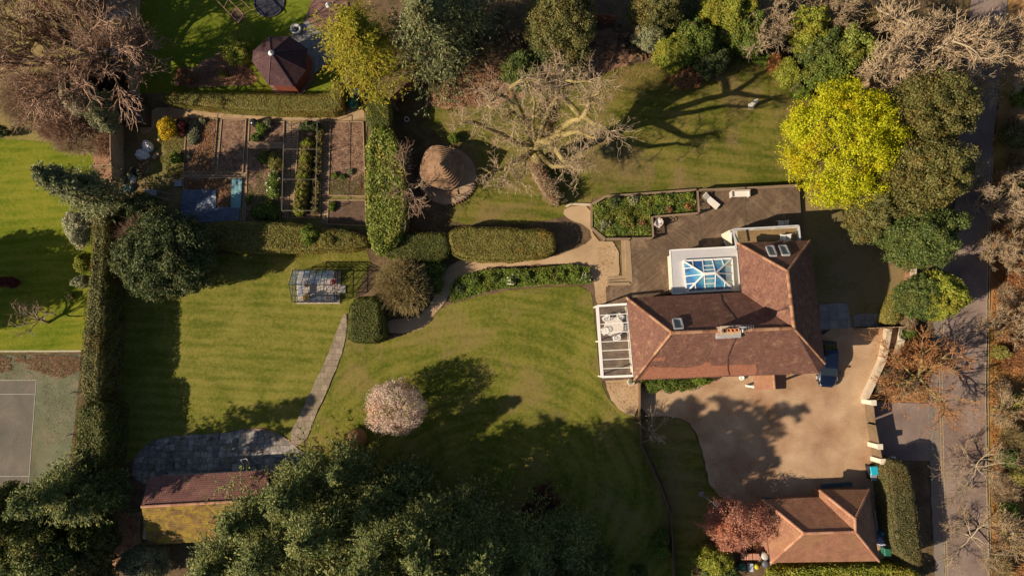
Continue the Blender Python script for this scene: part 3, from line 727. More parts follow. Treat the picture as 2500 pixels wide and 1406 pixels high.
sheet('patio', [(322, 1128), (345, 1092), (390, 1068), (450, 1062), (530, 1058), (610, 1045), (680, 1058), (716, 1085), (732, 1100), (765, 1105), (760, 1150), (660, 1170), (360, 1185), (325, 1170)], FLAG, smooth=1, jit=.04)
sheet('path', [(836, 765), (849, 768), (841, 850), (820, 900), (800, 950), (772, 1010), (742, 1088), (700, 1078), (738, 1000), (773, 925), (808, 850)], FLAGP, smooth=1, jit=.04)
strip('brick_edging', [(600, 1046), (640, 1047), (680, 1058), (712, 1082), (738, 1092), (755, 1020), (775, 1012)][:5], 3, surf('edging_brick', [(.2, .11, .08), (.33, .2, .14)], 2, 12), jit=.02)
PAVG = brickm('grey_slabs', (.33, .31, .31), (.26, .245, .25), (.13, .12, .11), .9, .9, .02, offset=0, uv=False, bump=.2)
PAVR = brickm('red_pavers', (.23, .12, .10), (.30, .17, .14), (.14, .08, .07), .4, .2, .01, uv=False, bump=.2)
sheet('terrace', [(700, 100), (745, 50), (850, 80), (850, 120), (740, 200), (690, 170)], PAVG, jit=0)
sheet('terrace', [(768, -20), (850, -20), (850, 75), (800, 90), (745, 48)], PAVR, jit=0)
sheet('terrace', [(250, -200), (335, -200), (333, 48), (250, 50)], PAVG, jit=.02)
sheet('terrace', [(252, 85), (332, 85), (332, 142), (300, 145), (245, 125)], PAVG, jit=.02)
sheet('terrace', [(2000, 742), (2070, 740), (2078, 800), (2002, 806)], PAVG, jit=.02)
sheet('terrace', [(2085, 768), (2145, 765), (2150, 795), (2085, 798)], PAVG, jit=.04)
sheet('leaf_litter', [(1090, 745), (1105, 690), (1150, 668), (1200, 658), (1430, 645), (1446, 660), (1444, 697), (1330, 700), (1210, 712)], G_SOIL, smooth=1, jit=.05)
sheet('garden_soil', [(1563, 915), (1740, 910), (1740, 935), (1690, 950), (1565, 955)], G_SOIL)

# ================================================================== HOUSE
TILE = brickm('roof_tiles', (.215, .10, .072), (.29, .145, .105), (.07, .035, .03), .20, .13, .014, dirt=(.31, .185, .11), dirtpos=(.54, .72), dscale=1.7, bump=.7, var=.36)
TILE2 = brickm('roof_tiles_new', (.36, .145, .085), (.42, .18, .11), (.2, .08, .05), .20, .13, .01, bump=.6, var=.15)
TILE3 = brickm('roof_tiles_garage', (.36, .17, .10), (.42, .21, .13), (.2, .09, .06), .2, .13, .012, dirt=(.27, .155, .07), dirtpos=(.5, .7), dscale=.3, bump=.6)
RIDGE = surf('ridge_tiles', [(.20, .095, .055), (.31, .155, .085), (.38, .22, .13)], 1.2, 9, .85, .3, island=.4)
RIDGE2 = surf('ridge_tiles_pale', [(.30, .14, .085), (.40, .20, .125), (.45, .25, .16)], 1.2, 9, .85, .3, island=.4)
WHITE = plain('white_paint', (.72, .71, .69), .4, var=.05)
CREAM = surf('cream_render', [(.5, .44, .34), (.62, .56, .45)], .5, 8, .9, .1)
BRICK = surf('brick_wall', [(.22, .10, .065), (.33, .17, .11)], 1, 12, .9, .3)
GREYM = plain('grey_metal', (.34, .35, .37), .45, var=.06)
LEAD = plain('lead', (.33, .33, .34), .6, .0, .15)
DARKG = plain('dark_trim', (.03, .028, .028), .5)
BLACK = plain('black_metal', (.012, .012, .013), .4)
RGLASS = plain('roof_window_glass', (.16, .2, .24), .08, .0, .1, spec=.9)
def ridge(m, a, b, r=.13, step=.33, lift=.03):
    a = Vector(a); b = Vector(b); L_ = (b-a).length; n = max(1, int(L_/step)); d = (b-a)/n
    side = d.cross(Vector((0, 0, 1))).normalized(); up = side.cross(d).normalized()
    for i in range(n):
        p = a+d*i; q = p+d*.985; vs = []
        for e, rr in ((p, r*1.06), (q, r*.94)):
            for k in range(5):
                t = math.pi*k/4; vs.append(e+side*(math.cos(t)*rr)+up*(math.sin(t)*rr*.8+lift))
        m.add(vs, [(k, k+1, 6+k, 5+k) for k in range(4)]+[(4, 3, 2, 1, 0), (5, 6, 7, 8, 9)])
def eaves(m, pts, th=.2):
    n = len(pts); m.add([p-Vector((0, 0, th)) for p in pts]+list(pts), [(i, (i+1) % n, n+(i+1) % n, n+i) for i in range(n)]+[tuple(range(n-1, -1, -1))])
def shrink(pts, d):
    n = len(pts); ar = sum(pts[i].x*pts[(i+1) % n].y-pts[(i+1) % n].x*pts[i].y for i in range(n)); out = []
    if ar < 0: pts = pts[::-1]
    for i in range(n):
        e0 = (pts[i]-pts[i-1]); e1 = (pts[(i+1) % n]-pts[i]); e0.z = e1.z = 0; e0.normalize(); e1.normalize()
        n0 = Vector((-e0.y, e0.x, 0)); n1 = Vector((-e1.y, e1.x, 0)); k = (n0+n1); den = max(.3, 1+n0.dot(n1))
        out.append(pts[i]+k*(d/den))
    return out
def win(m, gm, fm, a, b, zb, zt, off=.03):
    """flat window on a wall run a->b (world xy), frame and glass"""
    a = Vector((a[0], a[1], 0)); b = Vector((b[0], b[1], 0)); d = (b-a).normalized(); nn = Vector((d.y, -d.x, 0))
    A = [a+nn*off+Vector((0, 0, zb)), b+nn*off+Vector((0, 0, zb)), b+nn*off+Vector((0, 0, zt)), a+nn*off+Vector((0, 0, zt))]
    gm.quad(A)
    for i in range(4): fm.beam(A[i], A[(i+1) % 4], .07, .07)
    fm.beam((A[0]+A[1])/2, (A[2]+A[3])/2, .05, .06)

HE, HR = 4.8, 8.4
hp = {k: P(*v) for k, v in dict(nw=(1530, 727, HE), in_=(1811, 713, HE), nnw=(1800, 593, HE), nne=(1978, 587, HE), e=(2014, 887, HE), se=(1999, 911, HE), sw=(1548, 928, HE),
      rw=(1640, 812, HR), rx=(1938, 801, HR), rn=(1922, 662, HR)).items()}
house = thing('house', 'large detached house with hipped red-brown tile roof, brick chimney and glazed flat-roofed extension', 'house', P(1770, 800, 0))
m = MB(); h_ = hp
faces = dict(s=[h_['sw'], h_['se'], h_['e'], h_['rx'], h_['rw']], w=[h_['nw'], h_['sw'], h_['rw']], n=[h_['nw'], h_['rw'], h_['rx'], h_['in_']],
             wn=[h_['in_'], h_['rx'], h_['rn'], h_['nnw']], nn=[h_['nnw'], h_['rn'], h_['nne']], ea=[h_['nne'], h_['rn'], h_['rx'], h_['e']])
h_['se'].z = HE
for f in faces.values(): m.slopeface(f)
roof = m.build('roof', TILE, house)
m = MB(); ev = [h_['nw'], h_['in_'], h_['nnw'], h_['nne'], h_['e'], h_['se'], h_['sw']]; eaves(m, [p-Vector((0, 0, .01)) for p in ev], .2); m.build('gutter', DARKG, house)
m = MB(); wl = shrink(ev, .55); m.prism([(p.x, p.y) for p in wl], 0, HE-.12); m.build('wall', CREAM, house)
m = MB()
for a, b in (('rw', 'rx'), ('rx', 'rn')): ridge(m, h_[a], h_[b], .16)
m.build('ridge_tiles', RIDGE, roof)
for a, b in (('rw', 'nw'), ('rw', 'sw'), ('rx', 'e'), ('rn', 'nnw'), ('rn', 'nne')): m = MB(); ridge(m, h_[a], h_[b], .12); m.build('hip_tiles', RIDGE, roof)
m = MB()
def onplane(px, pl, lift=.006): return [PP(a, b, pl)+pl[1]*lift for a, b in px]
plS = plane3(h_['sw'], h_['rx'], h_['rw']); plW = plane3(*faces['w']); plN = plane3(h_['nw'], h_['rw'], h_['rx']); plWN = plane3(h_['rx'], h_['rn'], h_['nnw']); plNN = plane3(*faces['nn'])
# replaced strip of newer tiles, stepped outline
m.slopeface(onplane([(1562, 925), (1580, 903), (1584, 894), (1622, 896), (1680, 897), (1714, 890), (1720, 884), (1734, 883), (1738, 892), (1800, 890), (1846, 889), (1848, 908), (1843, 914)], plS, .03))
m.slopeface(onplane([(1590, 882), (1600, 872), (1626, 871), (1622, 879)], plS, .03))
m.build('replaced_tiles', TILE2, roof)
# cables over the roof
m = MB()
for px, pl in (([(1760, 719), (1762, 738), (1775, 762), (1793, 790)], plN), ([(1800, 815), (1786, 845), (1776, 870), (1776, 900), (1780, 916)], plS)):
    m.tube([p+Vector((0, 0, .05)) for p in onplane(px, pl, .05)], .022, 5)
m.build('cable', BLACK, roof)
def skylight(px, pl, blind=False):
    c = onplane(px, pl, .10); fr = MB(); g = MB(); ce = sum(c, Vector())/4
    for i in range(4): fr.beam(c[i], c[(i+1) % 4], .12, .18, up=pl[1])
    w_ = fr.build('skylight', GREYM, roof)
    g.quad([ce+(q-ce)*.93-pl[1]*.02 for q in c]); 
    me = g; 
    o = g.build('pane', RGLASS if not blind else plain('pale_pane', (.24, .26, .27), .15), house) if False else None
    gg = bpy.data.objects.new('pane', bpy.data.meshes.new('pane')); COL.objects.link(gg)
    off = house.location; gg.data.from_pydata([tuple(Vector(q)-off) for q in g.v], [], g.f); gg.data.materials.append(RGLASS if not blind else plain('pale_pane', (.24, .26, .27), .15)); gg.parent = roof
skylight([(1642, 782), (1662, 780), (1668, 803), (1647, 805)], plN)
skylight([(1870, 605), (1887, 603), (1896, 626), (1879, 627)], plNN, True)
skylight([(1901, 603), (1918, 602), (1928, 624), (1910, 625)], plNN, True)
# chimney
HC = 9.7
ct = [P(1762, 797, HC), P(1806, 795, HC), P(1807, 815, HC), P(1763, 817, HC)]
m = MB(); m.prism([(p.x, p.y) for p in ct], 7.2, HC-.12); chim = m.build('chimney', brickm('chimney_brick', (.36, .2, .13), (.28, .15, .1), (.4, .33, .25), .22, .08, .012, uv=False), house)
m = MB(); cc_ = sum(ct, Vector())/4; m.prism([tuple((cc_+(p-cc_)*1.10).xy) for p in ct], HC-.12, HC+.02)
def subpart(m, name, mat, par):
    me = bpy.data.meshes.new(name); off = house.location
    me.from_pydata([(a[0]-off.x, a[1]-off.y, a[2]-off.z) for a in m.v], [], m.f); me.materials.append(mat); me.polygons.foreach_set('use_smooth', m.sm)
    o = bpy.data.objects.new(name, me); COL.objects.link(o); o.parent = par; return o
subpart(m, 'chimney_cap', surf('cap_mortar', [(.35, .27, .19), (.47, .38, .28)], 1, 9), chim)
m = MB(); fl = [P(1748, 803, 8.3), P(1808, 800, 8.3), P(1809, 824, 8.3), P(1750, 827, 8.3)]; m.prism([(p.x, p.y) for p in fl], 8.0, 8.36); subpart(m, 'flashing', LEAD, chim)
POT = plain('terracotta_pot', (.50, .20, .085), .7)
for i, (px, py) in enumerate(((1770, 807), (1780, 806), (1790, 806), (1800, 805))):
    m = MB(); c = P(px, py, HC+.4); m.lathe((c.x, c.y, HC), [(.19, 0), (.16, .1), (.15, .32), (.18, .34), (.18, .42), (.12, .42), (.11, .2)], 14)
    subpart(m, 'chimney_pot', POT if i else plain('old_pot', (.12, .07, .05), .8), chim)
m = MB(); a = P(1806, 800, HC); m.tube([(a.x, a.y, 8.6), (a.x, a.y, HC+1.6)], .03, 6)
b0 = Vector((a.x-.1, a.y, HC+1.5)); m.tube([b0-Vector((.5, 0, 0)), b0+Vector((.8, .05, 0))], .018, 5)
for k in range(7): q = b0+Vector((-.45+k*.2, 0, 0)); m.tube([q-Vector((0, .22, 0)), q+Vector((0, .22, 0))], .01, 4)
m.build('aerial', GREYM, house)
m = MB(); c = P(1809, 804, HC-.2); m.lathe((c.x+.1, c.y, c.z), [(.02, 0), (.2, .05), (.28, .14)], 16, sx=.45); m.build('satellite_dish', WHITE, house)
# porch on the south front
pz, pr = 2.6, 3.9
pa = [P(1840, 921, pr), P(1866, 919, pr+.35), P(1891, 918, pr)]
m = MB(); y0 = -1.0
A, B_, C_ = P(1838, 920, pz+.3), P(1888, 918, pr), P(1920, 918, pz+.3); A2, B2, C2 = P(1842, 952, pz+.3), P(1891, 950, pr), P(1920, 948, pz+.3)
back = lambda p: Vector((p.x, p.y+1.0, p.z))
m.slopeface([back(A), A2, B2, back(B_)]); m.slopeface([back(B_), B2, C2, back(C_)]); pr_ = m.build('porch_roof', TILE3, house)
m = MB(); ridge(m, back(B_), B2, .12); subpart(m, 'ridge_tiles', RIDGE, pr_)
m = MB()
for p in (A2, C2): m.box((p.x+(.2 if p is A2 else -.2), p.y+.25, 0), .18, .18, pz+.2)
m.add([A2, C2, C2-Vector((0, 0, .2)), A2-Vector((0, 0, .2))], [(0, 1, 2, 3)]); m.add([A2, B2, C2], [(0, 2, 1)]); m.build('porch_posts', WHITE, house)
# orangery
OE = 3.0
of = [P(1636, 611, OE), P(1802, 602, OE), P(1810, 708, OE), P(1642, 717, OE)]
m = MB(); m.prism([(p.x, p.y) for p in of], OE-.35, OE); m.build('flat_roof', surf('grey_membrane', [(.40, .40, .42), (.50, .49, .50)], .3, 6, .6, .05), house)
m = MB()
for i in (0, 2, 3): m.beam(of[i]+Vector((0, 0, -.05)), of[(i+1) % 4]+Vector((0, 0, -.05)), .12, .16)
m.build('fascia', WHITE, house)
m = MB(); m.prism([(p.x, p.y) for p in shrink(of, .3)], 0, OE-.36); m.build('extension_wall', CREAM, house)
LZ, LT = OE+.25, OE+1.1
lc = [P(1667, 637, LZ), P(1786, 631, LZ), P(1791, 707, LZ), P(1676, 713, LZ)]; r0, r1 = P(1719, 669, LT), P(1747, 667, LT)
m = MB(); m.prism([(p.x, p.y) for p in lc], OE, LZ-.02); lan = m.build('roof_lantern', WHITE, house)
gm = MB()
for f in ([lc[0], lc[1], r1, r0], [lc[1], lc[2], r1], [lc[2], lc[3], r0, r1], [lc[3], lc[0], r0]): gm.quad(f)
LGL, lgn, lgb, _o = newmat('lantern_glass_painted_sky'); lgb.inputs['Base Color'].default_value = (.045, .17, .38, 1); lgb.inputs['Roughness'].default_value = .03; lgb.inputs['Specular IOR Level'].default_value = 1; lgb.inputs['IOR'].default_value = 1.8
vv = coord(lgn, 'Object'); nz = noise_(lgn, vv, .55, 2, .4, .3); rr_ = ramp(lgn, [(.02, .09, .26), (.05, .22, .42), (.16, .36, .42)], [.4, .5, .62]); rr_.color_ramp.interpolation = 'CONSTANT' if False else 'LINEAR'; lgn.links.new(nz, rr_.inputs[0]); lgn.links.new(rr_.outputs[0], lgb.inputs['Base Color'])  # blue patches paint the sky's reflection into the glass colour
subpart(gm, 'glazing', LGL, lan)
bm_ = MB(); up = Vector((0, 0, .03))
def lb(a, b, w_=.1): bm_.beam(Vector(a)+up, Vector(b)+up, w_, .08)
for i in range(4): lb(lc[i], lc[(i+1) % 4], .16)
lb(r0, r1, .26); lb(lc[0], r0, .14); lb(lc[3], r0, .14); lb(lc[1], r1, .14); lb(lc[2], r1, .14)
for k in (1/5, 2/5, 3/5, 4/5):
    for (a, b, s0, s1) in ((lc[0], lc[1], r0, r1), (lc[3], lc[2], r0, r1)):
        base_ = a.lerp(b, k); tp = (s0.lerp(s1, (k-.4)/.2) if .39 < k < .61 else None)
        if tp is None:
            hip = (s0 if k < .5 else s1); cor = (a if k < .5 else b); tp = cor.lerp(hip, (k if k < .5 else 1-k)/.4*.98)
        lb(base_, tp, .07)
for k in (.25, .5, .75):
    for a, b, ap in ((lc[0], lc[3], r0), (lc[1], lc[2], r1)):
        base_ = a.lerp(b, k); tp = ap if k == .5 else (a if k < .5 else b).lerp(ap, .5); lb(base_, tp, .07)
for k in (.42, .72):
    lb(lc[0].lerp(lc[1], .4).lerp(r0, k), lc[0].lerp(lc[1], .6).lerp(r1, k), .07); lb(lc[3].lerp(lc[2], .4).lerp(r0, k), lc[3].lerp(lc[2], .6).lerp(r1, k), .07)
subpart(bm_, 'glazing_bars', WHITE, lan)
# first-floor balcony on the north side
BZ = 3.0
bo = [P(1780, 562, BZ), P(1950, 553, BZ), P(1955, 600, BZ), P(1800, 612, BZ)]
m = MB(); m.prism([(p.x, p.y) for p in bo], 0, BZ); bal = m.build('balcony', CREAM, house)
WOODL = brickm('balcony_boards', (.36, .24, .12), (.30, .19, .09), (.08, .05, .03), 2.4, .14, .008, bump=.3)
bi = [P(1800, 564, BZ+.02), P(1944, 557, BZ+.02), P(1948, 598, BZ+.02), P(1802, 606, BZ+.02)]; m = MB(); m.slopeface(bi); subpart(m, 'balcony_floor', brickm('balcony_floor_boards', (.36, .24, .12), (.30, .19, .09), (.08, .05, .03), 2.4, .14, .008, bump=.3, uv=False), bal)
m = MB(); zt = BZ+1.05
rail = [P(1797, 600, zt), P(1790, 560, zt), P(1950, 551, zt), P(1954, 588, zt)]
for i in range(3): m.beam(rail[i], rail[i+1], .14, .07); 
m.beam(P(1783, 566, BZ+.05), P(1800, 606, BZ+.05), .5, .1)
for q in (rail[1], rail[2], rail[3], rail[1].lerp(rail[2], .33), rail[1].lerp(rail[2], .66)): m.box((q.x, q.y, BZ), .06, .06, 1.03)
subpart(m, 'balustrade_rail', plain('pale_grey_metal', (.5, .5, .51), .4), bal)
m = MB()
for i in range(3): a, b = rail[i], rail[i+1]; m.quad([a-Vector((0, 0, .95)), b-Vector((0, 0, .95)), b-Vector((0, 0, .05)), a-Vector((0, 0, .05))])
subpart(m, 'glass_panels', glassm('clear_glass', (.85, .93, .95), .06), bal)
# windows and doors on the walls
gm = MB(); fm = MB()
def pw(a, b, z0, z1): win(gm, None, fm, a, b, z0, z1) if False else None
wp = wl
n_ = len(wp)
for i in range(n_):
    a, b = wp[i], wp[(i+1) % n_]; L_ = (b-a).length
    if L_ < 3: continue
    k = int(L_//3.2)
    for j in range(k):
        t0 = (j+.5)/k-.7/L_; t1 = (j+.5)/k+.7/L_; wf = MB(); wg = MB()
        win(None, wg, wf, a.lerp(b, t0), a.lerp(b, t1), 1.0, 2.2); f_ = wf.build('window', WHITE, house); subpart(wg, 'pane', RGLASS, f_)
m = MB(); q = P(1890, 905, 0); wlS = [p for p in wl]; m.box((P(1868, 900, 0).x, min(p.y for p in wl)+.35, 0), .95, .5, 2.05); m.build('door', plain('dark_door', (.05, .03, .02), .4), house)
# glazed veranda
VZ = 2.7
ver = thing('veranda', 'white framed glass-roofed veranda along the west end of the house, over the dining table', 'veranda', P(1500, 835, 0))
vc = [P(1458, 747, VZ), P(1532, 742, VZ+.25), P(1546, 917, VZ+.25), P(1470, 920, VZ)]
m = MB(); m.beam(vc[0], vc[3], .28, .18); m.beam(vc[0], vc[1], .2, .16); m.beam(vc[3], vc[2], .2, .16); m.beam(vc[1], vc[2], .1, .14)
e1 = vc[0].lerp(vc[3], .02)
for q in (vc[0], vc[3], vc[0].lerp(vc[3], .5)): m.box((q.x, q.y, 0), .13, .13, VZ)
m.build('frame', WHITE, ver)
m = MB()
for k in range(1, 9):
    if k == 8: break
    m.beam(vc[0].lerp(vc[3], k/8+.01), vc[1].lerp(vc[2], k/8+.01), .06, .09)
m.build('glazing_bars', WHITE, ver)
m = MB(); m.quad([v-Vector((0, 0, .05)) for v in vc]); m.build('glass_roof', glassm('veranda_glass', (.84, .85, .88), .05, .02, .5), ver)
DK = dict(c1=(.145, .095, .062), c2=(.205, .14, .092), mortar=(.045, .032, .025))
def deckm(nm): return brickm(nm, DK['c1'], DK['c2'], DK['mortar'], 3.2, .15, .012, offset=.37, dirt=(.27, .195, .125), dirtpos=(.50, .72), bump=.35, dscale=.4)
DECKM = deckm('deck_boards')
sheet('veranda_floor', [(1456, 742), (1548, 738), (1558, 925), (1466, 930)], DECKM, jit=0, uvang=R(3))

# ================================================================== DECK
DZ = .45
deck = thing('deck', 'large weathered timber deck with diagonal boards around the north side of the house', 'deck', P(1700, 560, 0))
secs = [([(1700, 467), (1817, 462), (1820, 560), (1780, 612), (1712, 612), (1704, 520)], 45), ([(1817, 462), (1948, 453), (1956, 590), (1820, 600)], -42),
        ([(1592, 530), (1704, 520), (1712, 560), (1712, 612), (1535, 618), (1532, 590)], -35), ([(1535, 618), (1645, 612), (1650, 712), (1531, 735), (1482, 748), (1480, 700), (1541, 690)], 38)]
for px, an in secs: sheet('deck_boards', px, DECKM, h=DZ, jit=0, uvang=R(an), parent=deck, thick=.3)
DECKD = surf('deck_dark_oak', [(.09, .065, .045), (.14, .10, .07)], 1, 9); DECKL = surf('timber_pale', [(.24, .17, .10), (.36, .26, .16)], .8, 8, .85, .2)
for a, b in (((1817, 462), (1820, 600)), ((1704, 520), (1712, 612)), ((1532, 616), (1645, 612)), ((1948, 453), (1956, 590)), ((1700, 467), (1948, 453))):
    m = MB(); m.beam(P(*a, DZ+.006), P(*b, DZ+.006), .28, .03); m.build('border_board', DECKD, deck)
# steps on the west side of the deck
for i, z in enumerate((.15, .30)):
    o_ = 9*(2-i)
    m = MB(); q = [P(1535-o_, 586, z), P(1535, 586, z), P(1542, 694-0, z), P(1500-20, 694, z) if False else P(1482, 694, z), P(1482, 694-o_, z), P(1538-o_, 690-o_, z)]
    m.prism([(p.x, p.y) for p in q], 0, z); m.build('step', DECKL, deck)
m = MB(); m.beam(P(1534, 586, DZ), P(1541, 692, DZ), .3, .06); m.beam(P(1541, 692, DZ), P(1482, 694, DZ), .3, .06); m.build('step_nosing', DECKL, deck)
# trellis balustrade
tr = thing('balustrade', 'brown timber lattice balustrade along the deck edge and round the planting bed', 'railing', P(1700, 480, 0))
TW = surf('trellis_wood', [(.17, .12, .075), (.28, .20, .13)], 1, 9, .85, .2)
runs = [[(1444, 500), (1478, 480), (1700, 464)], [(1703, 464), (1707, 520), (1596, 529), (1592, 530), (1595, 581), (1540, 583), (1477, 583), (1444, 556), (1444, 500)], [(1703, 464), (1820, 459), (1946, 452)]]
for ri, rn_ in enumerate(runs):
    for i in range(len(rn_)-1):
        zb, zt_ = (DZ, DZ+.95) if not (ri == 0 or (ri == 1 and i >= 6)) else (0, .5)
        a = P(*rn_[i], zt_); b = P(*rn_[i+1], zt_)
        L_ = (b-a).length
        if L_ < .3: continue
        if zb == 0:
            m = MB(); m.beam(a-Vector((0, 0, .25)), b-Vector((0, 0, .25)), .12, .5); m.beam(a, b, .24, .06); m.build('bed_wall', TW, tr); continue
        m = MB(); m.beam(a, b, .16, .05); m.beam(a-Vector((0, 0, .75)), b-Vector((0, 0, .75)), .05, .05); n = int(L_/.17)
        m.build('rail', TW, tr)
        m = MB()
        for k in range(n):
            p = a.lerp(b, k/n); q = a.lerp(b, min(1, (k+1)/n)); m.beam((p.x, p.y, zb+.1), (q.x, q.y, zt_-.04), .03, .02); m.beam((q.x, q.y, zb+.1), (p.x, p.y, zt_-.04), .03, .02)
        m.build('lattice', TW, tr)
        for p in (a, b):
            m = MB(); m.box((p.x, p.y, 0), .1, .1, zt_+.08); m.build('post', TW, tr)
sheet('garden_soil', [(1446, 502), (1480, 483), (1698, 468), (1702, 518), (1590, 526), (1592, 578), (1480, 580), (1448, 554)], G_SOIL)

# furniture --------------------------------------------------------
FUR = plain('pale_wicker', (.50, .44, .38), .7, var=.1); CUSH = plain('white_cushion', (.66, .62, .57), .8, var=.05)
def dims(o, rz): o.rotation_euler.z = rz; return o
def lounger(px, py, z, ang, lab):
    T = thing('sun_lounger', lab, 'sun lounger', (0, 0, 0), 'sun loungers on the deck')
    m = MB(); m.box((0, 0, .22), 1.9, .65, .06)
    m.build('frame', DECKL, T)
    for x in (-.8, .8):
        for y in (-.28, .28): l_ = MB(); l_.box((x, y, 0), .06, .06, .23); l_.build('leg', DECKL, T)
    m = MB(); m.box((.3, 0, .28), 1.3, .62, .09); m.build('cushion', CUSH, T)
    m = MB(); m.beam((-.36, 0, .33), (-.92, 0, .68), .6, .09); m.build('backrest', CUSH, T)
    p = P(px, py, z+.3); T.location = (p.x, p.y, z); T.rotation_euler.z = ang
lounger(1735, 491, DZ, R(-40), 'white sun lounger with raised back lying askew in the deck corner')
T = thing('bench', 'pale garden bench with white cushion standing against the deck balustrade', 'bench', (0, 0, 0))
m = MB(); m.box((0, 0, .4), 1.7, .55, .08); m.build('seat', CUSH, T); m = MB(); m.box((0, .3, .4), 1.8, .08, .5); m.build('backrest', FUR, T)
for x in (-.88, .88): m = MB(); m.box((x, 0, 0), .1, .6, .65); m.build('armrest', FUR, T)
p = P(1807, 474, DZ+.45); T.location = (p.x, p.y, DZ); T.rotation_euler.z = R(2)
def armchair(px, py, z, ang, lab, white=False, sc=1.0, group=None, cat='chair'):
    T = thing('garden_chair', lab, cat, (0, 0, 0), group); mt = WHITE if white else FUR
    m = MB(); m.box((0, 0, .38), .55, .52, .08); m.build('seat', CUSH if not white else WHITE, T)
    m = MB(); pts = [(.30*math.sin(a)*1.0, -.28*math.cos(a)+.02, .0) for a in np.linspace(R(-125), R(125), 12)]
    pts = [(-x, -y, 0) for x, y, _ in pts]
    for zz, rr in ((.82, .03), (.66, .022), (.5, .022)): m.tube([(x*1.05, -y*1.05, zz-(.12 if abs(x) > .24 and y > -.1 else 0)) for x, y, _ in pts], rr, 6)
    for x, y, _ in pts[::2]: m.tube([(x, -y, .38), (x*1.05, -y*1.05, .8)], .014, 5)
    m.build('backrest', mt, T)
    for x in (-.22, .22):
        for y in (-.2, .2): l_ = MB(); l_.tube([(x, y, .38), (x*1.15, y*1.15, 0)], .02, 6); l_.build('leg', mt, T)
    p = P(px, py, z+.5); T.location = (p.x, p.y, z); T.rotation_euler.z = ang; T.scale = (sc,)*3; return T
armchair(1607, 545, DZ, R(60), 'pale round-backed armchair in the deck corner beside the planting bed', sc=1.35)
tb = thing('dining_table', 'round pale stone-topped garden table under the glass veranda', 'table', P(1499, 798, 0))
c = P(1499, 798, .75); m = MB(); m.lathe((c.x, c.y, .70), [(.93, 0), (.98, .02), (.98, .05), (.94, .06)], 28, smooth=False); m.build('tabletop', plain('stone_top', (.66, .60, .54), .5), tb)
m = MB(); m.lathe((c.x, c.y, 0), [(.35, 0), (.1, .08), (.08, .6), (.3, .7)], 12); m.build('pedestal', FUR, tb)
for (px, py), lab in zip(((1514, 773), (1480, 777), (1528, 801), (1476, 808), (1505, 824)), ('garden chair north-east of the round table, nearest the house corner', 'garden chair north-west of the round table, by the veranda frame', 'garden chair between the round table and the house wall', 'garden chair at the lawn side of the round table', 'garden chair at the south side of the round table')):
    q = P(px, py, .5); a = math.atan2(c.y-q.y, c.x-q.x); armchair(px, py, 0.1, a-math.pi/2+math.pi, lab+', pale', True, 1.15, 'chairs round the veranda table')
def foldchair(px, py, z, ang, lab):
    T = thing('deck_chair', lab, 'chair', (0, 0, 0), 'white slatted chairs')
    m = MB()
    for k in range(5): m.box((-.2+k*.1, 0, .42), .07, .5, .025)
    m.build('seat', WHITE, T); m = MB()
    for k in range(4): m.beam((.3+k*.04, -.25, .5+k*.14), (.3+k*.04, .25, .5+k*.14), .02, .09)
    m.build('backrest', WHITE, T)
    for y in (-.26, .26):
        l_ = MB(); l_.beam((-.28, y, 0), (.3, y, .48), .03, .04); l_.beam((.3, y, 0), (-.25, y, .44), .03, .04); l_.beam((.25, y, .42), (.45, y, 1.0), .03, .04); l_.build('leg', WHITE, T)
    p = P(px, py, z+.5); T.location = (p.x, p.y, z); T.rotation_euler.z = ang; T.scale = (1.15,)*3
foldchair(1907, 546, DZ, R(-8), 'white slatted chair on the deck below the balcony')
foldchair(1912, 580, BZ+.02, R(-8), 'white slatted chair on the balcony floor')
foldchair(1777, 592, DZ, R(35), 'white slatted chair at the corner of the extension roof')

# ================================================================== OTHER BUILDINGS
def pm(m, px, h): return [P(a, b, h) for a, b in px]
# garage
ga = thing('garage', 'detached garage with orange-brown hipped roof and small cross gable beside the road gate', 'garage', P(2000, 1280, 0))
GE, GR = 2.5, 4.9
g = dict(nw=P(1862, 1219, GE), vi=P(2000, 1213, GE), nn=P(2000, 1196, GE), ne=P(2122, 1194, GE), se=P(2146, 1369, GE), sw=P(1881, 1373, GE), rw=P(1962, 1301, GR), re=P(2088, 1297, GR), rn=P(2087, 1266, GR))
m = MB()
for f in ('sw se re rw', 'nw sw rw', 'nw rw re vi', 'vi re rn nn', 'nn rn ne', 'ne rn re se'): m.slopeface([g[k] for k in f.split()])
gro = m.build('roof', TILE3, ga)
def subp(m, name, mat, root, par):
    me = bpy.data.meshes.new(name); off = root.location
    me.from_pydata([(a[0]-off.x, a[1]-off.y, a[2]-off.z) for a in m.v], [], m.f); me.materials.append(mat); me.polygons.foreach_set('use_smooth', m.sm)
    o = bpy.data.objects.new(name, me); COL.objects.link(o); o.parent = par; return o
for a, b in (('rw', 're'), ('rw', 'nw'), ('rw', 'sw'), ('re', 'se'), ('rn', 'nn'), ('rn', 'ne'), ('re', 'rn')):
    m = MB(); ridge(m, g[a], g[b], .13); subp(m, 'ridge_tiles' if a+b in ('rwre', 'rern') else 'hip_tiles', RIDGE2, ga, gro)
ev = [g[k] for k in ('nw', 'vi', 'nn', 'ne', 'se', 'sw')]; m = MB(); eaves(m, [p-Vector((0, 0, .01)) for p in ev], .18); m.build('gutter', DARKG, ga)
m = MB(); m.prism([(p.x, p.y) for p in shrink(ev, .35)], 0, GE-.1); m.build('wall', BRICK, ga)
gw = shrink(ev, .35); yN = max(p.y for p in gw); 
for x in (P(1895, 1200, 1).x, P(1950, 1200, 1).x):
    m = MB(); m.box((x, P(1900, 1219, GE).y-.32, 0), 2.3, .08, 2.1); m.build('garage_door', plain('garage_door_blue', (.04, .07, .11), .5), ga)
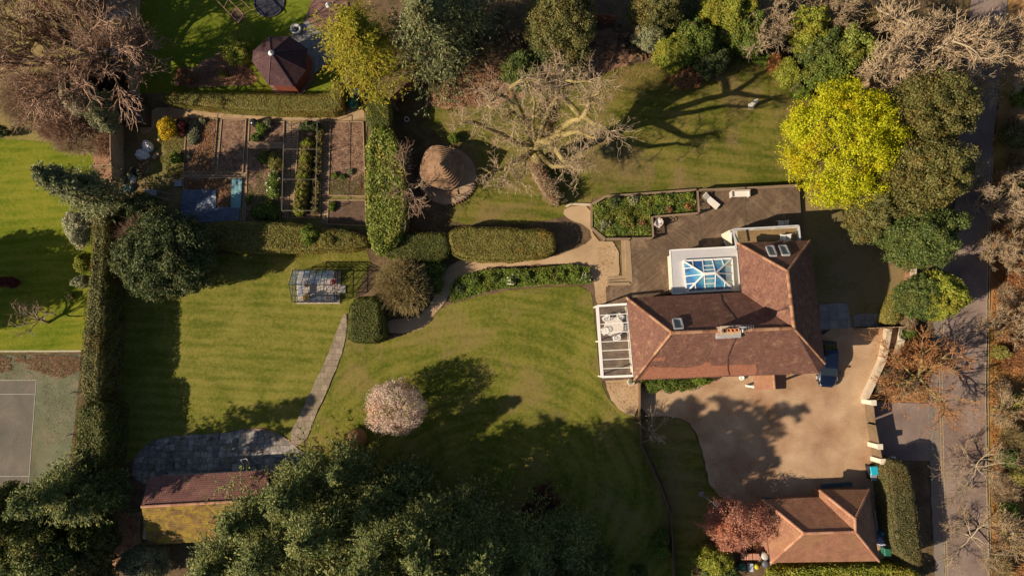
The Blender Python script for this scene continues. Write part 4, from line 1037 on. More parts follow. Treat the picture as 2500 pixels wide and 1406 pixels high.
# summerhouse / outbuilding lower left
ou = thing('outbuilding', 'long low outbuilding with pink-brown clay tile roof, its rear slope thick with yellow moss', 'outbuilding', P(500, 1240, 0))
OE_, OR_ = 2.4, 3.9
a1, a2, r1_, r2_, b1, b2 = P(362, 1163, OE_), P(657, 1147, OE_), P(345, 1236, OR_), P(652, 1219, OR_), P(362, 1330, OE_), P(640, 1312, OE_)
TILE4 = brickm('roof_tiles_pink', (.29, .135, .115), (.36, .175, .145), (.13, .06, .05), .22, .2, .02, bump=.8, dirt=(.33, .19, .12), dirtpos=(.55, .75))
MOSSY = brickm('roof_tiles_mossy', (.27, .15, .07), (.22, .12, .06), (.1, .06, .02), .22, .2, .02, bump=.8, dirt=(.30, .21, .025), dirtpos=(.40, .62), dscale=1.4, var=.6)
m = MB(); m.slopeface([a1, a2, r2_, r1_]); m.build('roof', TILE4, ou)
m = MB(); m.slopeface([r1_, r2_, b2, b1]); o = m.build('mossy_roof', MOSSY, ou); o['label'] = 'rear roof slope covered in yellow moss'
m = MB(); ridge(m, r1_, r2_, .14); m.build('ridge_tiles', RIDGE2, ou)
m = MB(); ev = [a1, a2, b2, b1]; m.prism([(p.x, p.y) for p in shrink(ev, .3)], 0, OE_-.12); m.build('wall', CREAM, ou)
m = MB()
for x0, x1 in ((a1, r1_), (r1_, b1), (a2, r2_), (r2_, b2)): m.beam(x0-Vector((0, 0, .1)), x1-Vector((0, 0, .1)), .05, .18)
for e0, e1 in ((a1, b1),): m.add([e0+Vector((.3, -.1, -.12)), e1+Vector((.3, .1, -.12)), r1_+Vector((.3, 0, -.1))], [(0, 1, 2)])
m.build('bargeboard', DARKG, ou)
for k in range(4):
    s = shrink(ev, .3); w_ = MB(); gl_ = MB(); A_ = P(400+k*62, 1168, 1); win(None, gl_, w_, (A_.x+1.4, P(400+k*62, 1170, OE_).y-.33), (A_.x, P(400+k*62, 1170, OE_).y-.33), .9, 2.0); f_ = w_.build('window', WHITE, ou); subp(gl_, 'pane', RGLASS, ou, f_)
# octagonal gazebo
gz = thing('gazebo', 'octagonal timber summerhouse with dark felt roof and white finial at the top of the garden', 'summerhouse', P(690, 165, 0))
oct_ = pm(None, [(615, 150), (618, 125), (657, 90), (708, 89), (751, 120), (747, 172), (717, 213), (655, 208)], 2.4); ap = P(661, 129, 4.4)
FELT = brickm('felt_shingles', (.075, .035, .04), (.10, .05, .055), (.04, .02, .022), .3, .2, .01, bump=.4, dirt=(.16, .10, .09), dirtpos=(.55, .75))
m = MB()
for i in range(8): m.slopeface([oct_[i], oct_[(i+1) % 8], ap])
gr_ = m.build('roof', FELT, gz)
m = MB()
for i in range(8): m.beam(oct_[i]+Vector((0, 0, .02)), ap+Vector((0, 0, .02)), .09, .05)
o = subp(m, 'hip_trim', plain('felt_trim', (.05, .025, .03), .7), gz, gr_)
m = MB(); m.lathe((ap.x, ap.y, ap.z-.1), [(.3, 0), (.22, .12), (.08, .16), (.1, .3), (.02, .42)], 12); m.build('finial', WHITE, gz)
m = MB(); m.prism([(p.x, p.y) for p in shrink(oct_, .3)], 0.1, 2.35); m.build('wall', surf('red_stain', [(.17, .045, .025), (.25, .07, .04)], 1, 6), gz)
m = MB(); m.prism([(p.x, p.y) for p in shrink(oct_, -.1)], 0, .12); m.build('base', plain('timber_base', (.2, .13, .09)), gz)
# greenhouse
gh = thing('greenhouse', 'black framed glass greenhouse with pale slab floor and rows of potted plants', 'greenhouse', P(778, 700, 0))
x0, x1 = P(728, 700).x, P(829, 700).x; y0, y1 = P(778, 739).y, P(778, 664).y; EH, RH = 1.8, 2.9; ym = (y0+y1)/2
PANE = glassm('greenhouse_glass', (.93, .95, .96), .02, .03, .35)
m = MB(); F_ = lambda x, y, z: Vector((x, y, z)); nb_ = 7
for i in range(nb_+1):
    x = x0+(x1-x0)*i/nb_
    for y in (y0, y1): m.beam(F_(x, y, 0), F_(x, y, EH), .045, .045)
    m.beam(F_(x, y0, EH), F_(x, ym, RH), .045, .045); m.beam(F_(x, y1, EH), F_(x, ym, RH), .045, .045)
for x in (x0, x1):
    for t in (.2, .4, .6, .8):
        y = y0+(y1-y0)*t; zt2 = EH+(RH-EH)*(1-abs(t-.5)*2); m.beam(F_(x, y, 0), F_(x, y, zt2), .045, .045)
    for z in (.9, EH): m.beam(F_(x, y0, z), F_(x, y1, z), .045, .045)
    m.beam(F_(x, y0, 0), F_(x, y0+(y1-y0)*.4, EH), .03, .03)
for y in (y0, y1):
    for z in (.05, .9, EH): m.beam(F_(x0, y, z), F_(x1, y, z), .05, .06)
m.beam(F_(x0, ym, RH), F_(x1, ym, RH), .08, .08)
for t in (.33, .66):
    for s_ in (0, 1): y = (y0 if s_ == 0 else y1); m.beam(F_(x0, y+(ym-y)*t, EH+(RH-EH)*t), F_(x1, y+(ym-y)*t, EH+(RH-EH)*t), .03, .03)
m.build('frame', BLACK, gh)
m = MB()
for q in ([(x0, y0, 0), (x1, y0, 0), (x1, y0, EH), (x0, y0, EH)], [(x0, y1, 0), (x1, y1, 0), (x1, y1, EH), (x0, y1, EH)], [(x0, y0, EH), (x1, y0, EH), (x1, ym, RH), (x0, ym, RH)], [(x0, y1, EH), (x1, y1, EH), (x1, ym, RH), (x0, ym, RH)],
          [(x0, y0, 0), (x0, y1, 0), (x0, y1, EH), (x0, ym, RH), (x0, y0, EH)], [(x1, y0, 0), (x1, y1, 0), (x1, y1, EH), (x1, ym, RH), (x1, y0, EH)]): m.quad(q)
m.build('glass', PANE, gh)
m = MB(); m.box(((x0+x1)/2, ym, .02), x1-x0+.2, y1-y0+.2, .1); m.build('base', brickm('greenhouse_slabs', (.62, .54, .47), (.55, .48, .42), (.35, .3, .26), .6, .6, .015, offset=0, uv=False, bump=.1), gh)
m = MB(); m.box((x1+.35, ym-.2, 0), .55, .8, .14); m.build('step', plain('stone_step', (.4, .36, .32)), gh)
def pot(px=None, h=.3, r=.16, mat=None, lab='', loc=None, z=0, plant=None, grp='pots on the greenhouse staging', cat='plant pot'):
    q = loc or P(px[0], px[1], z+h); T = thing('plant_pot', lab, cat, (q[0], q[1], z), grp)
    m = MB(); m.lathe((q[0], q[1], z), [(r*.7, 0), (r, h), (r*1.08, h), (r*1.05, h*.85), (r*.85, h*.86)], 14); m.build('pot', mat, T)
    if plant:
        rng = rg(); n = 90; d = rdirs(rng, n, 0); C = np.array([q[0], q[1], z+h])+d*rng.uniform(.3, 1.2, (n, 1))*r*1.25; V, F = leaves(C, d+rng.normal(0, .5, (n, 3)), r*.8, r*.4, rng); npmesh('plant', V, F, LM[plant], T)
    return T
stg = thing('staging', 'dark slatted greenhouse staging along the back wall under the glass', 'bench', (x0, y1, 0))
m = MB(); m.box(((x0+x1)/2+.2, y1-.4, .6), x1-x0-1.0, .6, .05); m.build('bench_top', plain('teal_staging', (.03, .05, .055)), stg)
for x in (x0+.8, (x0+x1)/2, x1-.4): l_ = MB(); l_.box((x, y1-.4, .1), .06, .5, .5); l_.build('leg', BLACK, stg)
stg2 = thing('staging', 'low blue-grey staging along the front wall of the greenhouse', 'bench', (x0, y0, 0))
m = MB(); m.box(((x0+x1)/2+.3, y0+.35, .5), x1-x0-1.0, .5, .05); m.build('bench_top', plain('blue_staging', (.10, .12, .19)), stg2)
for x in (x0+.9, x1-.4): l_ = MB(); l_.box((x, y0+.35, .1), .06, .4, .4); l_.build('leg', BLACK, stg2)
rp = random.Random(4)
pots = [('red', (.5, .06, .04), 'dark'), ('pink-flowered', (.55, .3, .25), 'pink'), ('orange', (.6, .25, .03), 'rust'), ('terracotta', (.42, .17, .09), 'green'), ('white', (.6, .58, .55), 'bright'), ('dark green', (.05, .1, .06), 'holly'), ('red-brown', (.3, .08, .05), 'red')]
for i, (nm, c, pl_) in enumerate(pots):
    pot(loc=(x0+1.1+i*.46, y1-.4+rp.uniform(-.1, .1), 0), z=.65, h=.22, r=.15, mat=plain('pot_'+nm, c, .6), plant=pl_, lab='%s pot on the back staging of the greenhouse, %s from the door end' % (nm, ['seventh', 'sixth', 'fifth', 'fourth', 'third', 'second', 'first'][i]))
pot(loc=(x0+1.0, ym+.35, 0), z=.12, h=.35, r=.3, mat=plain('pot_brown', (.3, .14, .06)), plant='rust', lab='large brown pot on the greenhouse floor towards the left end')
pot(loc=(x0+1.05, y0+.45, 0), z=.55, h=.3, r=.26, mat=plain('pot_yellow', (.62, .36, .04)), plant='yellow', lab='yellow-orange pot on the front staging of the greenhouse')
pot(loc=(x1-.55, ym+.5, 0), z=.12, h=.35, r=.27, mat=plain('pot_scarlet', (.6, .1, .04)), plant='magenta', lab='scarlet pot on the greenhouse floor by the door end')
m = MB(); T = thing('seed_tray', 'pale seed tray on the front staging of the greenhouse', 'tray', (x1-1.0, y0+.35, .55)); m.box((x1-1.0, y0+.35, .551), .5, .28, .06); m.build('tray', plain('tray_pale', (.5, .46, .36)), T); m = MB(); m.box((x1-1.0, y0+.35, .612), .44, .22, .01); m.build('compost', G_SOIL, T)
T = thing('potting_bench', 'grey potting bench with blue sheet at the left end of the greenhouse', 'bench', (x0+.5, ym-.4, .1)); m = MB(); m.box((x0+.55, ym-.35, .75), .6, 1.3, .05); m.build('bench_top', plain('bench_grey', (.3, .3, .33)), T)
for yy in (ym-.9, ym+.2): l_ = MB(); l_.box((x0+.55, yy, .12), .5, .05, .63); l_.build('leg', BLACK, T)
# conical roofed hut on its terrace
hut = thing('hut', 'round hut with conical stepped brown shingle roof standing on a circular paved terrace', 'hut', P(1092, 425, 0))
tc = P(1092, 430, 0); cone = [(1024, 420), (1032, 380), (1051, 357), (1074, 355), (1114, 366), (1135, 395), (1130, 431), (1114, 456), (1098, 466), (1074, 460), (1045, 451), (1028, 437)]
cb = chaikin([P(a, b, 2.1) for a, b in cone], 2); apx = P(1073, 401, 4.1); N_T = 10
m = MB(); SH = surf('shingles', [(.16, .09, .05), (.28, .17, .10), (.38, .25, .15)], 1.2, 12, .9, .5, island=.1)
n = len(cb)
for t in range(N_T):
    k0, k1 = t/N_T, (t+1)/N_T+.025; z0_, z1_ = 2.1+2.0*k0**1.0, 2.1+2.0*(t+1)/N_T
    lo = [Vector((p.x+(apx.x-p.x)*k0, p.y+(apx.y-p.y)*k0, z0_+.11)) for p in cb]; hi = [Vector((p.x+(apx.x-p.x)*min(k1, 1), p.y+(apx.y-p.y)*min(k1, 1), z1_-.07)) for p in cb]
    fo = [q-Vector((0, 0, .2)) for q in lo]
    for i in range(n):
        j = (i+1) % n; m.add([lo[i], lo[j], hi[j], hi[i]], [(0, 1, 2, 3) if True else 0]); m.add([fo[i], fo[j], lo[j], lo[i]], [(0, 1, 2, 3)])
m.lathe((apx.x, apx.y, 4.0), [(.12, 0), (.1, .12), (.02, .2)], 10)
m.build('roof', SH, hut)
m = MB(); m.prism([(p.x, p.y) for p in shrink(cb, .4)], .2, 2.2); m.build('wall', surf('log_wall', [(.12, .07, .04), (.2, .13, .08)], 2, 9), hut)
m = MB(); m.lathe((tc.x, tc.y, 0), [(2.95, 0), (2.95, .16), (2.9, .18)], 48, smooth=False); m.build('terrace', surf('terrace_paving', [(.25, .165, .10), (.36, .25, .16), (.42, .3, .19)], 1, 10, .9, .4), hut)
m = MB()
for k in range(64):
    a = 2*math.pi*k/64; 
    m.box((tc.x+math.cos(a)*3.0, tc.y+math.sin(a)*3.0, 0), .22, .12, .24, a)
o = m.build('edging_bricks', MATS['edging_brick'], hut)
m = MB(); aa = P(1108, 468, 0); m.box((tc.x+.5, tc.y-1.9, .18), 1.2, .5, .12, .3); m.build('step', SH, hut)

# ================================================================== CAR
car = thing('parked_car', 'dark navy blue car parked beside the east wall of the house, nose towards the drive', 'car', (0, 0, 0))
NAVY = plain('navy_paint', (.006, .010, .030), .25, .3, .05, coat=1.0); CG = plain('car_glass', (.015, .02, .028), .05, .0, .05, spec=.9); TYRE = plain('tyre', (.015,)*3, .9)
def loft(m, secs, smooth=True):
    k = len(secs[0]); vs = [p for s in secs for p in s]; fs = []
    for i in range(len(secs)-1):
        for j in range(k): fs.append((i*k+j, i*k+(j+1) % k, (i+1)*k+(j+1) % k, (i+1)*k+j))
    fs.append(tuple(range(k-1, -1, -1))); fs.append(tuple((len(secs)-1)*k+j for j in range(k))); m.add(vs, fs, smooth=smooth)
prof = [(-2.28, .55, .30, .62), (-2.2, .80, .28, .78), (-1.9, .88, .25, .90), (-1.2, .90, .22, .93), (0, .91, .22, .94), (.9, .90, .22, .93), (1.5, .88, .24, .86), (1.95, .83, .26, .76), (2.2, .68, .30, .66), (2.28, .45, .36, .56)]
m = MB(); ss = []
for x, w_, zb, zt2 in prof:
    ring = []
    for t in range(16):
        a = 2*math.pi*t/16+math.pi/16; cx, cz = math.cos(a), math.sin(a); f = lambda v, e: math.copysign(abs(v)**e, v)
        ring.append((f(cx, .45)*w_, -x, (zb+zt2)/2+f(cz, .45)*(zt2-zb)/2))
    ss.append(ring)
loft(m, ss); body = m.build('body', NAVY, car)
def ringr(x, w_, z0_, z1_, ins): return [(-w_, -x, z0_), (w_, -x, z0_), (w_-ins, -x, z1_), (-w_+ins, -x, z1_)]
m = MB(); cab = [(-1.95, .70, .88, .90, .05), (-1.25, .76, .88, 1.40, .16), (-.2, .78, .88, 1.46, .16), (.35, .78, .88, 1.42, .17), (1.15, .74, .85, .90, .05)]
loft(m, [ringr(*c) for c in cab], False); m.build('windows', CG, car)
m = MB(); rf = [(-1.35, .60, 1.385), (-1.2, .615, 1.425), (-.3, .63, 1.485), (.25, .62, 1.45), (.42, .60, 1.40)]
for i in range(len(rf)-1): a, b = rf[i], rf[i+1]; m.add([(-a[1], -a[0], a[2]), (a[1], -a[0], a[2]), (b[1], -b[0], b[2]), (-b[1], -b[0], b[2])], [(0, 1, 2, 3)], smooth=True)
m.build('roof_panel', NAVY, car)
for x in (-1.4, 1.42):
    for s in (-1, 1):
        m = MB(); c_ = Vector((s*.80, -x, .33)); m.tube([c_-Vector((.12, 0, 0)), c_+Vector((.12, 0, 0))], .33, 20, smooth=False); wh = m.build('wheel', TYRE, car)
        m = MB(); m.tube([c_+Vector((s*.11, 0, 0)), c_+Vector((s*.13, 0, 0))], .2, 14, smooth=False); o = bpy.data.objects.new('rim', bpy.data.meshes.new('rim')); o.data.from_pydata(m.v, [], m.f); o.data.materials.append(GREYM); COL.objects.link(o); o.parent = wh
for s in (-1, 1):
    m = MB(); m.box((s*1.0, -.72, .92), .2, .14, .13); m.build('door_mirror', NAVY, car)
    m = MB(); m.lathe((s*.60, -2.02, .56), [(.13, 0), (.14, .08), (.08, .12)], 12, sy=1.3); m.build('headlight', plain('headlight_glass', (.25, .27, .3), .1), car)
    m = MB(); m.box((s*.62, 2.16, .62), .3, .08, .14); m.build('tail_light', plain('tail_red', (.3, .01, .01), .2), car)
m = MB(); m.beam((.92, 1.6, .78), (.92, -1.7, .74), .03, .03); m.beam((-.92, 1.6, .78), (-.92, -1.7, .74), .03, .03)
for s in (-1, 1): t_ = MB(); t_.beam((s*.925, 1.5, .74), (s*.925, -1.6, .72), .02, .03); t_.build('side_trim', GREYM, car)
q = P(2022, 888, .7); car.location = (q.x, q.y, 0); car.rotation_euler.z = R(-4)

# ================================================================== WALLS, FENCES, GATE
FENCE = surf('fence_wood', [(.20, .13, .08), (.33, .23, .14), (.42, .31, .2)], .8, 8, .9, .3); FENCER = surf('fence_red', [(.17, .07, .04), (.30, .14, .08)], .8, 8, .9, .3)
STONEP = surf('pale_coping', [(.36, .29, .20), (.50, .42, .31), (.58, .5, .4)], .8, 10, .9, .4)
def fence(pts, h, lab, mat=None, board=.14, cat='fence', panel=1.83, name='fence'):
    mat = mat or FENCE; q0 = P(*pts[0]); T = thing(name, lab, cat, q0)
    for i in range(len(pts)-1):
        a, b = P(*pts[i]), P(*pts[i+1]); L_ = (b-a).length; npn = max(1, round(L_/panel)); nb = 0
        for k in range(npn):
            p, q = a.lerp(b, k/npn), a.lerp(b, (k+1)/npn); m = MB(); n = max(2, int((q-p).length/board)); sd_ = (q-p).normalized().cross(Vector((0, 0, 1)))
            for j in range(n):
                u, v = p.lerp(q, j/n), p.lerp(q, (j+1.05)/n); off = sd_*(.012 if j % 2 else -.006); m.beam(u+off+Vector((0, 0, h/2)), v+off+Vector((0, 0, h/2)), .02, h)
            m.beam(p+Vector((0, 0, h+.02)), q+Vector((0, 0, h+.02)), .07, .03)
            m.build('panel', mat, T)
            m = MB(); m.box((p.x, p.y, 0), .11, .11, h+.08); m.build('post', mat, T)
    return T
fence([(338+5, -60), (342, 60), (341, 150), (341, 236)], 2.0, 'tall dark timber fence between the two top-left gardens', FENCE)
fence([(302, 290), (303, 380), (306, 452)], 2.4, 'weathered pale board fence beside the white sacks, lit by the sun', FENCE)
fence([(306, 240), (352, 243)], 1.9, 'short pale fence panel above the white sacks', FENCE)
fence([(1180, 60), (1108, 128), (1070, 160), (1034, 192), (985, 232), (950, 268)], 1.8, 'reddish panel fence running diagonally under the conifers', FENCER)
fence([(1500, 60), (1470, 55), (1440, 58)], 1.7, 'short red-brown fence behind the olive tree at the top', FENCER)
fence([(1558, 935), (1558, 1020), (1562, 1085), (1606, 1180), (1632, 1250), (1640, 1406), (1642, 1500)], 1.15, 'low thin brown fence between the main lawn and the drive garden', surf('fence_low', [(.10, .06, .035), (.2, .13, .08)], 1, 9), board=.1, panel=2.4)
fence([(2085, 803), (2203, 798)], 1.4, 'thin timber fence between the east lawn and the drive', FENCE)
fence([(2104, 190), (2104, 232)], 1.5, 'short timber fence above the yellow tree', FENCE)
def wall(pts, wpx, h, lab, mat, name='wall', cap=None, cat='wall'):
    T = thing(name, lab, cat, P(*pts[0])); a = []; b = []
    for i, p in enumerate(pts):
        q0 = pts[max(0, i-1)]; q1 = pts[min(len(pts)-1, i+1)]; d = Vector((q1[0]-q0[0], q1[1]-q0[1])).normalized(); a.append((p[0]-d.y*wpx/2, p[1]+d.x*wpx/2)); b.append((p[0]+d.y*wpx/2, p[1]-d.x*wpx/2))
    pg = [P(x, y, h) for x, y in a+b[::-1]]; m = MB()
    n = len(pts)
    m.prism([(p.x, p.y) for p in pg], 0, h-.06); m.build('masonry', mat, T)
    m = MB(); cg = shrink(pg, -.03); m.prism([(p.x, p.y) for p in cg], h-.06, h); m.build('coping', cap or STONEP, T); return T
wall([(2173, 803), (2158, 880), (2135, 930), (2114, 975)], 11, .9, 'pale-capped low wall curving along the east edge of the drive', STONEP)
wall([(2209, 798), (2204, 830), (2192, 865)], 11, .8, 'short pale-capped wall beside the clipped tan bush', STONEP)
wall([(2232, 632), (2229, 690)], 14, 1.0, 'pale wall between the two round evergreens by the road', BRICK)
wall([(2172, 1132), (2174, 1200), (2182, 1290), (2190, 1345)], 8, .5, 'low rough stone wall at the foot of the roadside hedge', surf('rubble', [(.3, .25, .18), (.5, .43, .33)], 2, 9))
wall([(1448, 502), (1440, 500), (1395, 498), (1382, 504)], 4, .2, 'short stone edging joining the planting bed to the stump', STONEP, cap=STONEP, name='edging')
gt = thing('gate', 'double timber driveway gate of horizontal boards between pale piers', 'gate', P(2115, 1030))
PIER = surf('pier_render', [(.52, .46, .37), (.66, .6, .5)], 1, 9)
gp = [P(2107, 979), P(2112, 1030), P(2122, 1083), P(2129, 1118)]
GW = surf('gate_wood', [(.11, .075, .045), (.2, .14, .085)], 1, 10)
for a, b in ((gp[0], gp[1]), (gp[1], gp[2]), (gp[2], gp[3])):
    m = MB()
    for k in range(9): z = .15+k*.19; m.beam(a.lerp(b, .05)+Vector((.1, 0, z)), a.lerp(b, .95)+Vector((.1, 0, z)), .05, .17)
    m.beam(a.lerp(b, .05)+Vector((.12, 0, .9)), a.lerp(b, .95)+Vector((.12, 0, 1.0)), .09, .09); m.build('gate_leaf', GW, gt)
for k, q in enumerate(gp):
    if k == 1: continue
    m = MB(); m.box((q.x, q.y, 0), .42, .42, 1.95); m.box((q.x, q.y, 1.95), .52, .52, .08); m.build('pier', PIER, gt)
wb = thing('letterbox', 'white box on a post at the end of the roadside hedge', 'box', P(2162, 1113)); q = P(2162, 1113); m = MB(); m.box((q.x, q.y, 1.1), .5, .3, .3); m.build('box', WHITE, wb); m = MB(); m.box((q.x, q.y, 0), .08, .08, 1.1); m.build('post', FENCE, wb)

# ================================================================== KITCHEN GARDEN
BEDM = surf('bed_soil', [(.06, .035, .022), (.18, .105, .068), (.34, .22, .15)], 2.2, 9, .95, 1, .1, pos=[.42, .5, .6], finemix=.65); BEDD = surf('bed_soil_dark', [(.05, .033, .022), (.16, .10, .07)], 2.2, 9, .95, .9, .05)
BRP = brickm('brick_paving', (.42, .29, .19), (.33, .215, .145), (.12, .08, .05), .5, .25, .03, uv=False, bump=.4, dirt=(.18, .14, .07), dirtpos=(.56, .7))
hz = ZN[0]
for q in ([(592, 290), (610, 290), (601, 548), (584, 548)], [(445, 423), (600, 424), (598, 436), (445, 434)], [(531, 292), (543, 292), (533, 424), (521, 424)], [(696, 298), (712, 298), (704, 532), (685, 532)], [(713, 300), (732, 300), (718, 500), (708, 500)], [(790, 300), (807, 300), (800, 548), (785, 548)], [(608, 350), (694, 351), (692, 361), (607, 361)], [(735, 345), (770, 345), (768, 358), (732, 358)], [(806, 363), (842, 364), (841, 374), (806, 374)], [(804, 404), (836, 404), (835, 414), (804, 414)]):
    sheet('brick_path', q, BRP, jit=.01)
def bed(px, lab, mat=None, frame=True, tim=DECKL, hb=.2):
    T = thing('raised_bed', lab, 'planting bed', P(*px[0])); hh = ZN[0]; ZN[0] += .004
    sheet('soil', px, mat or BEDM, h=.125, jit=.01, parent=T)
    if frame:
        for i in range(len(px)):
            a, b = P(*px[i], 0), P(*px[(i+1) % len(px)], 0); m = MB(); m.beam(a+Vector((0, 0, hb/2)), b+Vector((0, 0, hb/2)), .09, hb); m.build('board', tim, T)
    return T
bed([(457, 289), (532, 291), (522, 422), (450, 421)], 'timber-edged bed half filled with orange leaf mould and a row of grey-green plants')
bed([(543, 292), (602, 293), (594, 423), (532, 421)], 'timber-edged bed of bare dug soil in the middle of the kitchen garden')
bed([(451, 434), (592, 436), (584, 541), (446, 541)], 'timber-edged bed covered with blue and teal plastic sheeting')
bed([(610, 297), (695, 299), (694, 350), (608, 349)], 'small bed with green shrubs beside the black compost sack', tim=FENCE)
bed([(607, 362), (692, 362), (684, 540), (600, 543)], 'long weedy bed with white-flowered shrub on its right side', tim=FENCE)
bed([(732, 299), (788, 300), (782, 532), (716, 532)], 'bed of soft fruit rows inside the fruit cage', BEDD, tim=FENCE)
bed([(808, 298), (887, 299), (893, 480), (803, 478)], 'large bare soil bed against the laurel hedge', tim=DECKL)
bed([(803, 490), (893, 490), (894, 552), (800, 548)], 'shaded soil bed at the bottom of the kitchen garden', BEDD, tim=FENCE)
cover('leaf_mould', 'loose orange leaf mould heaped over the right half of the timber bed', [(492, 292), (529, 294), (520, 418), (455, 419), (490, 340)], DRYM, .22, .12, 1.2, cat='leaf mould')
cover('leaf_mould', 'orange-brown dry leaves in the gap between the plastic sheets', [(528, 437), (565, 438), (563, 505), (526, 504), (523, 463), (455, 462), (453, 438)], DRYM, .16, .12, 1.2, seed=3, cat='leaf mould', base=.1)
BLUE = surf('blue_sheeting', [(.035, .055, .11), (.06, .085, .15), (.11, .14, .2)], 1.1, 3, .35, .8, .15, spec=.6); TEAL = surf('teal_sheeting', [(.10, .23, .26), (.16, .33, .36)], 1.2, 4, .35, .8, .12, spec=.6)
def tarp(px, mat, lab, z=.2, nx=26, ny=22, cat='plastic sheet', amp=.06):
    c = [P(a, b, z) for a, b in px]; m = MB(); vs = []
    for j in range(ny+1):
        for i in range(nx+1):
            p = c[0].lerp(c[1], i/nx).lerp(c[3].lerp(c[2], i/nx), j/ny); w_ = mnoise.noise(Vector((p.x*1.6, p.y*2.6, z*9)))+.5*mnoise.noise(Vector((p.x*4, p.y*3, 2)))
            vs.append((p.x, p.y, z+amp*w_))
    m.add(vs, [(j*(nx+1)+i, j*(nx+1)+i+1, (j+1)*(nx+1)+i+1, (j+1)*(nx+1)+i) for j in range(ny) for i in range(nx)], smooth=True)
    o = m.build('plastic_sheet', mat); return setp(o, lab, cat)
tarp([(441, 505), (585, 506), (582, 543), (436, 543)], BLUE, 'dark blue plastic sheet along the bottom of the covered bed', .22)
tarp([(445, 463), (527, 463), (527, 508), (442, 508)], BLUE, 'blue plastic sheet, crumpled and shining, over the left part of the bed', .27, amp=.1)
tarp([(566, 436), (591, 437), (587, 508), (563, 507)], TEAL, 'narrow teal plastic sheet down the right side of the covered bed', .24)
# fruit cage
cg = thing('fruit_cage', 'metal framed fruit cage over the berry rows', 'fruit cage', P(735, 420)); Zc = 2.0
base4 = [P(710, 308), P(788, 308), P(783, 524), P(704, 524)]; CAGE = plain('cage_tube', (.17, .15, .13), .5)
m = MB(); tops = [q+Vector((0, 0, Zc)) for q in base4]
for i in range(4): m.beam(tops[i], tops[(i+1) % 4], .04, .04)
for t in (.33, .66):
    a, b = tops[0].lerp(tops[3], t), tops[1].lerp(tops[2], t); m.beam(a, b, .028, .028)
m.build('top_frame', CAGE, cg)
for q in base4+[base4[0].lerp(base4[3], .33), base4[0].lerp(base4[3], .66), base4[1].lerp(base4[2], .33), base4[1].lerp(base4[2], .66)]: m = MB(); m.beam(q, q+Vector((0, 0, Zc)), .05, .05); m.build('post', CAGE, cg)
for i, (xa, ya, xb, yb, ry) in enumerate(((738, 330, 742, 345, 12),)): pass
for i in range(13):
    t = i/12; bush('berry_bush', 'yellow-green fruit bush in the left cage row, %s from the top' % ['1st', '2nd', '3rd', '4th', '5th', '6th', '7th', '8th', '9th', '10th', '11th', '12th', '13th'][i], 'shrub', 752-t*20, 350+t*165, 15, 11, 1.2, LM['privet'] if i % 3 else LM['lime'], .13, .8, .4, group='fruit bushes in the cage')
for i in range(9):
    t = i/8; thicket('berry_bush', 'thin brown fruit bush in the right cage row, %s from the top' % ['1st', '2nd', '3rd', '4th', '5th', '6th', '7th', '8th', '9th'][i], 780-t*14, 318+t*195, 10, 12, 1.1, TWO, 50, leafmat=LM['privet'], nleaf=350, leafsz=.12, group='fruit bushes in the cage')
bush('berry_bush', 'dark green shrub at the top of the fruit cage', 'shrub', 757, 310, 24, 12, 1.3, LM['dark'], .15, 1, .4)
# kitchen-garden plants
for a in (('forsythia', 'bright yellow flowering forsythia at the corner of the kitchen garden', 412, 316, 22, 24, 1.8, 'yellow', .13), ('shrub', 'wine-red bare-stemmed shrub right of the yellow forsythia', 445, 312, 14, 18, 1.2, 'wine', .12),
          ('shrub', 'small pale green bush alone on the earth left of the beds', 429, 386, 13, 13, .9, 'bright', .14), ('shrub', 'small green plant under the forsythia', 397, 330, 10, 10, .5, 'green', .12),
          ('cabbage_row', 'row of grey-green leafy plants in the leaf mould bed', 472, 325, 11, 30, .6, 'silver', .16), ('shrub', 'small grey plant at the top edge of the leaf mould bed', 494, 296, 9, 6, .5, 'silver', .13),
          ('shrub', 'yellow-green mound in the small top bed', 638, 314, 14, 14, .9, 'bright', .14), ('shrub', 'grey-leaved plant beside the yellow-green mound', 652, 304, 12, 11, .8, 'silver', .12), ('shrub', 'round green plant at the bottom of the small top bed', 624, 336, 11, 10, .7, 'green', .13),
          ('shrub', 'bright green shrub with white flowers on the right of the weedy bed', 668, 450, 15, 33, 1.3, 'bright', .14), ('shrub', 'olive green shrub above the white-flowered one', 673, 395, 17, 20, 1.2, 'privet', .13), ('shrub', 'dark clump at the top of the weedy bed', 650, 385, 18, 14, .8, 'green', .13),
          ('shrub', 'low dark plants at the bottom of the weedy bed', 650, 518, 38, 20, .8, 'green', .15), ('shrub', 'small green plant at the foot of the brick path', 606, 487, 7, 7, .4, 'bright', .12),
          ('shrub', 'little green plant left of the pair in the bare bed', 817, 428, 7, 7, .4, 'bright', .11), ('shrub', 'little green plant in the middle of the bare bed', 836, 432, 8, 6, .4, 'green', .11), ('shrub', 'little pale plant right of the pair in the bare bed', 854, 420, 9, 7, .4, 'silver', .11),
          ('shrub', 'small green clump in the shaded bottom bed', 811, 504, 7, 12, .5, 'bright', .12), ('shrub', 'small bush just left of the bed corner', 458, 384, 8, 8, .4, 'silver', .12)):
    bush(a[0], a[1], 'shrub' if a[0] != 'cabbage_row' else 'plants', a[2], a[3], a[4], a[5], a[6], LM[a[7]], a[8], .9, .42, trunk=True, flowers=LM['white'] if 'white flowers' in a[1] else None, fcount=70)
cover('weeds', 'sparse green and straw weeds over the lower bare bed', [(806, 430), (891, 430), (893, 478), (804, 476)], LM['olive'], .12, .1, .6, patch=1.0, seed=5)
cover('weeds', 'patchy weeds across the long weedy bed', [(607, 364), (690, 364), (684, 520), (602, 520)], LM['olive'], .12, .1, .5, patch=1.0, seed=8)
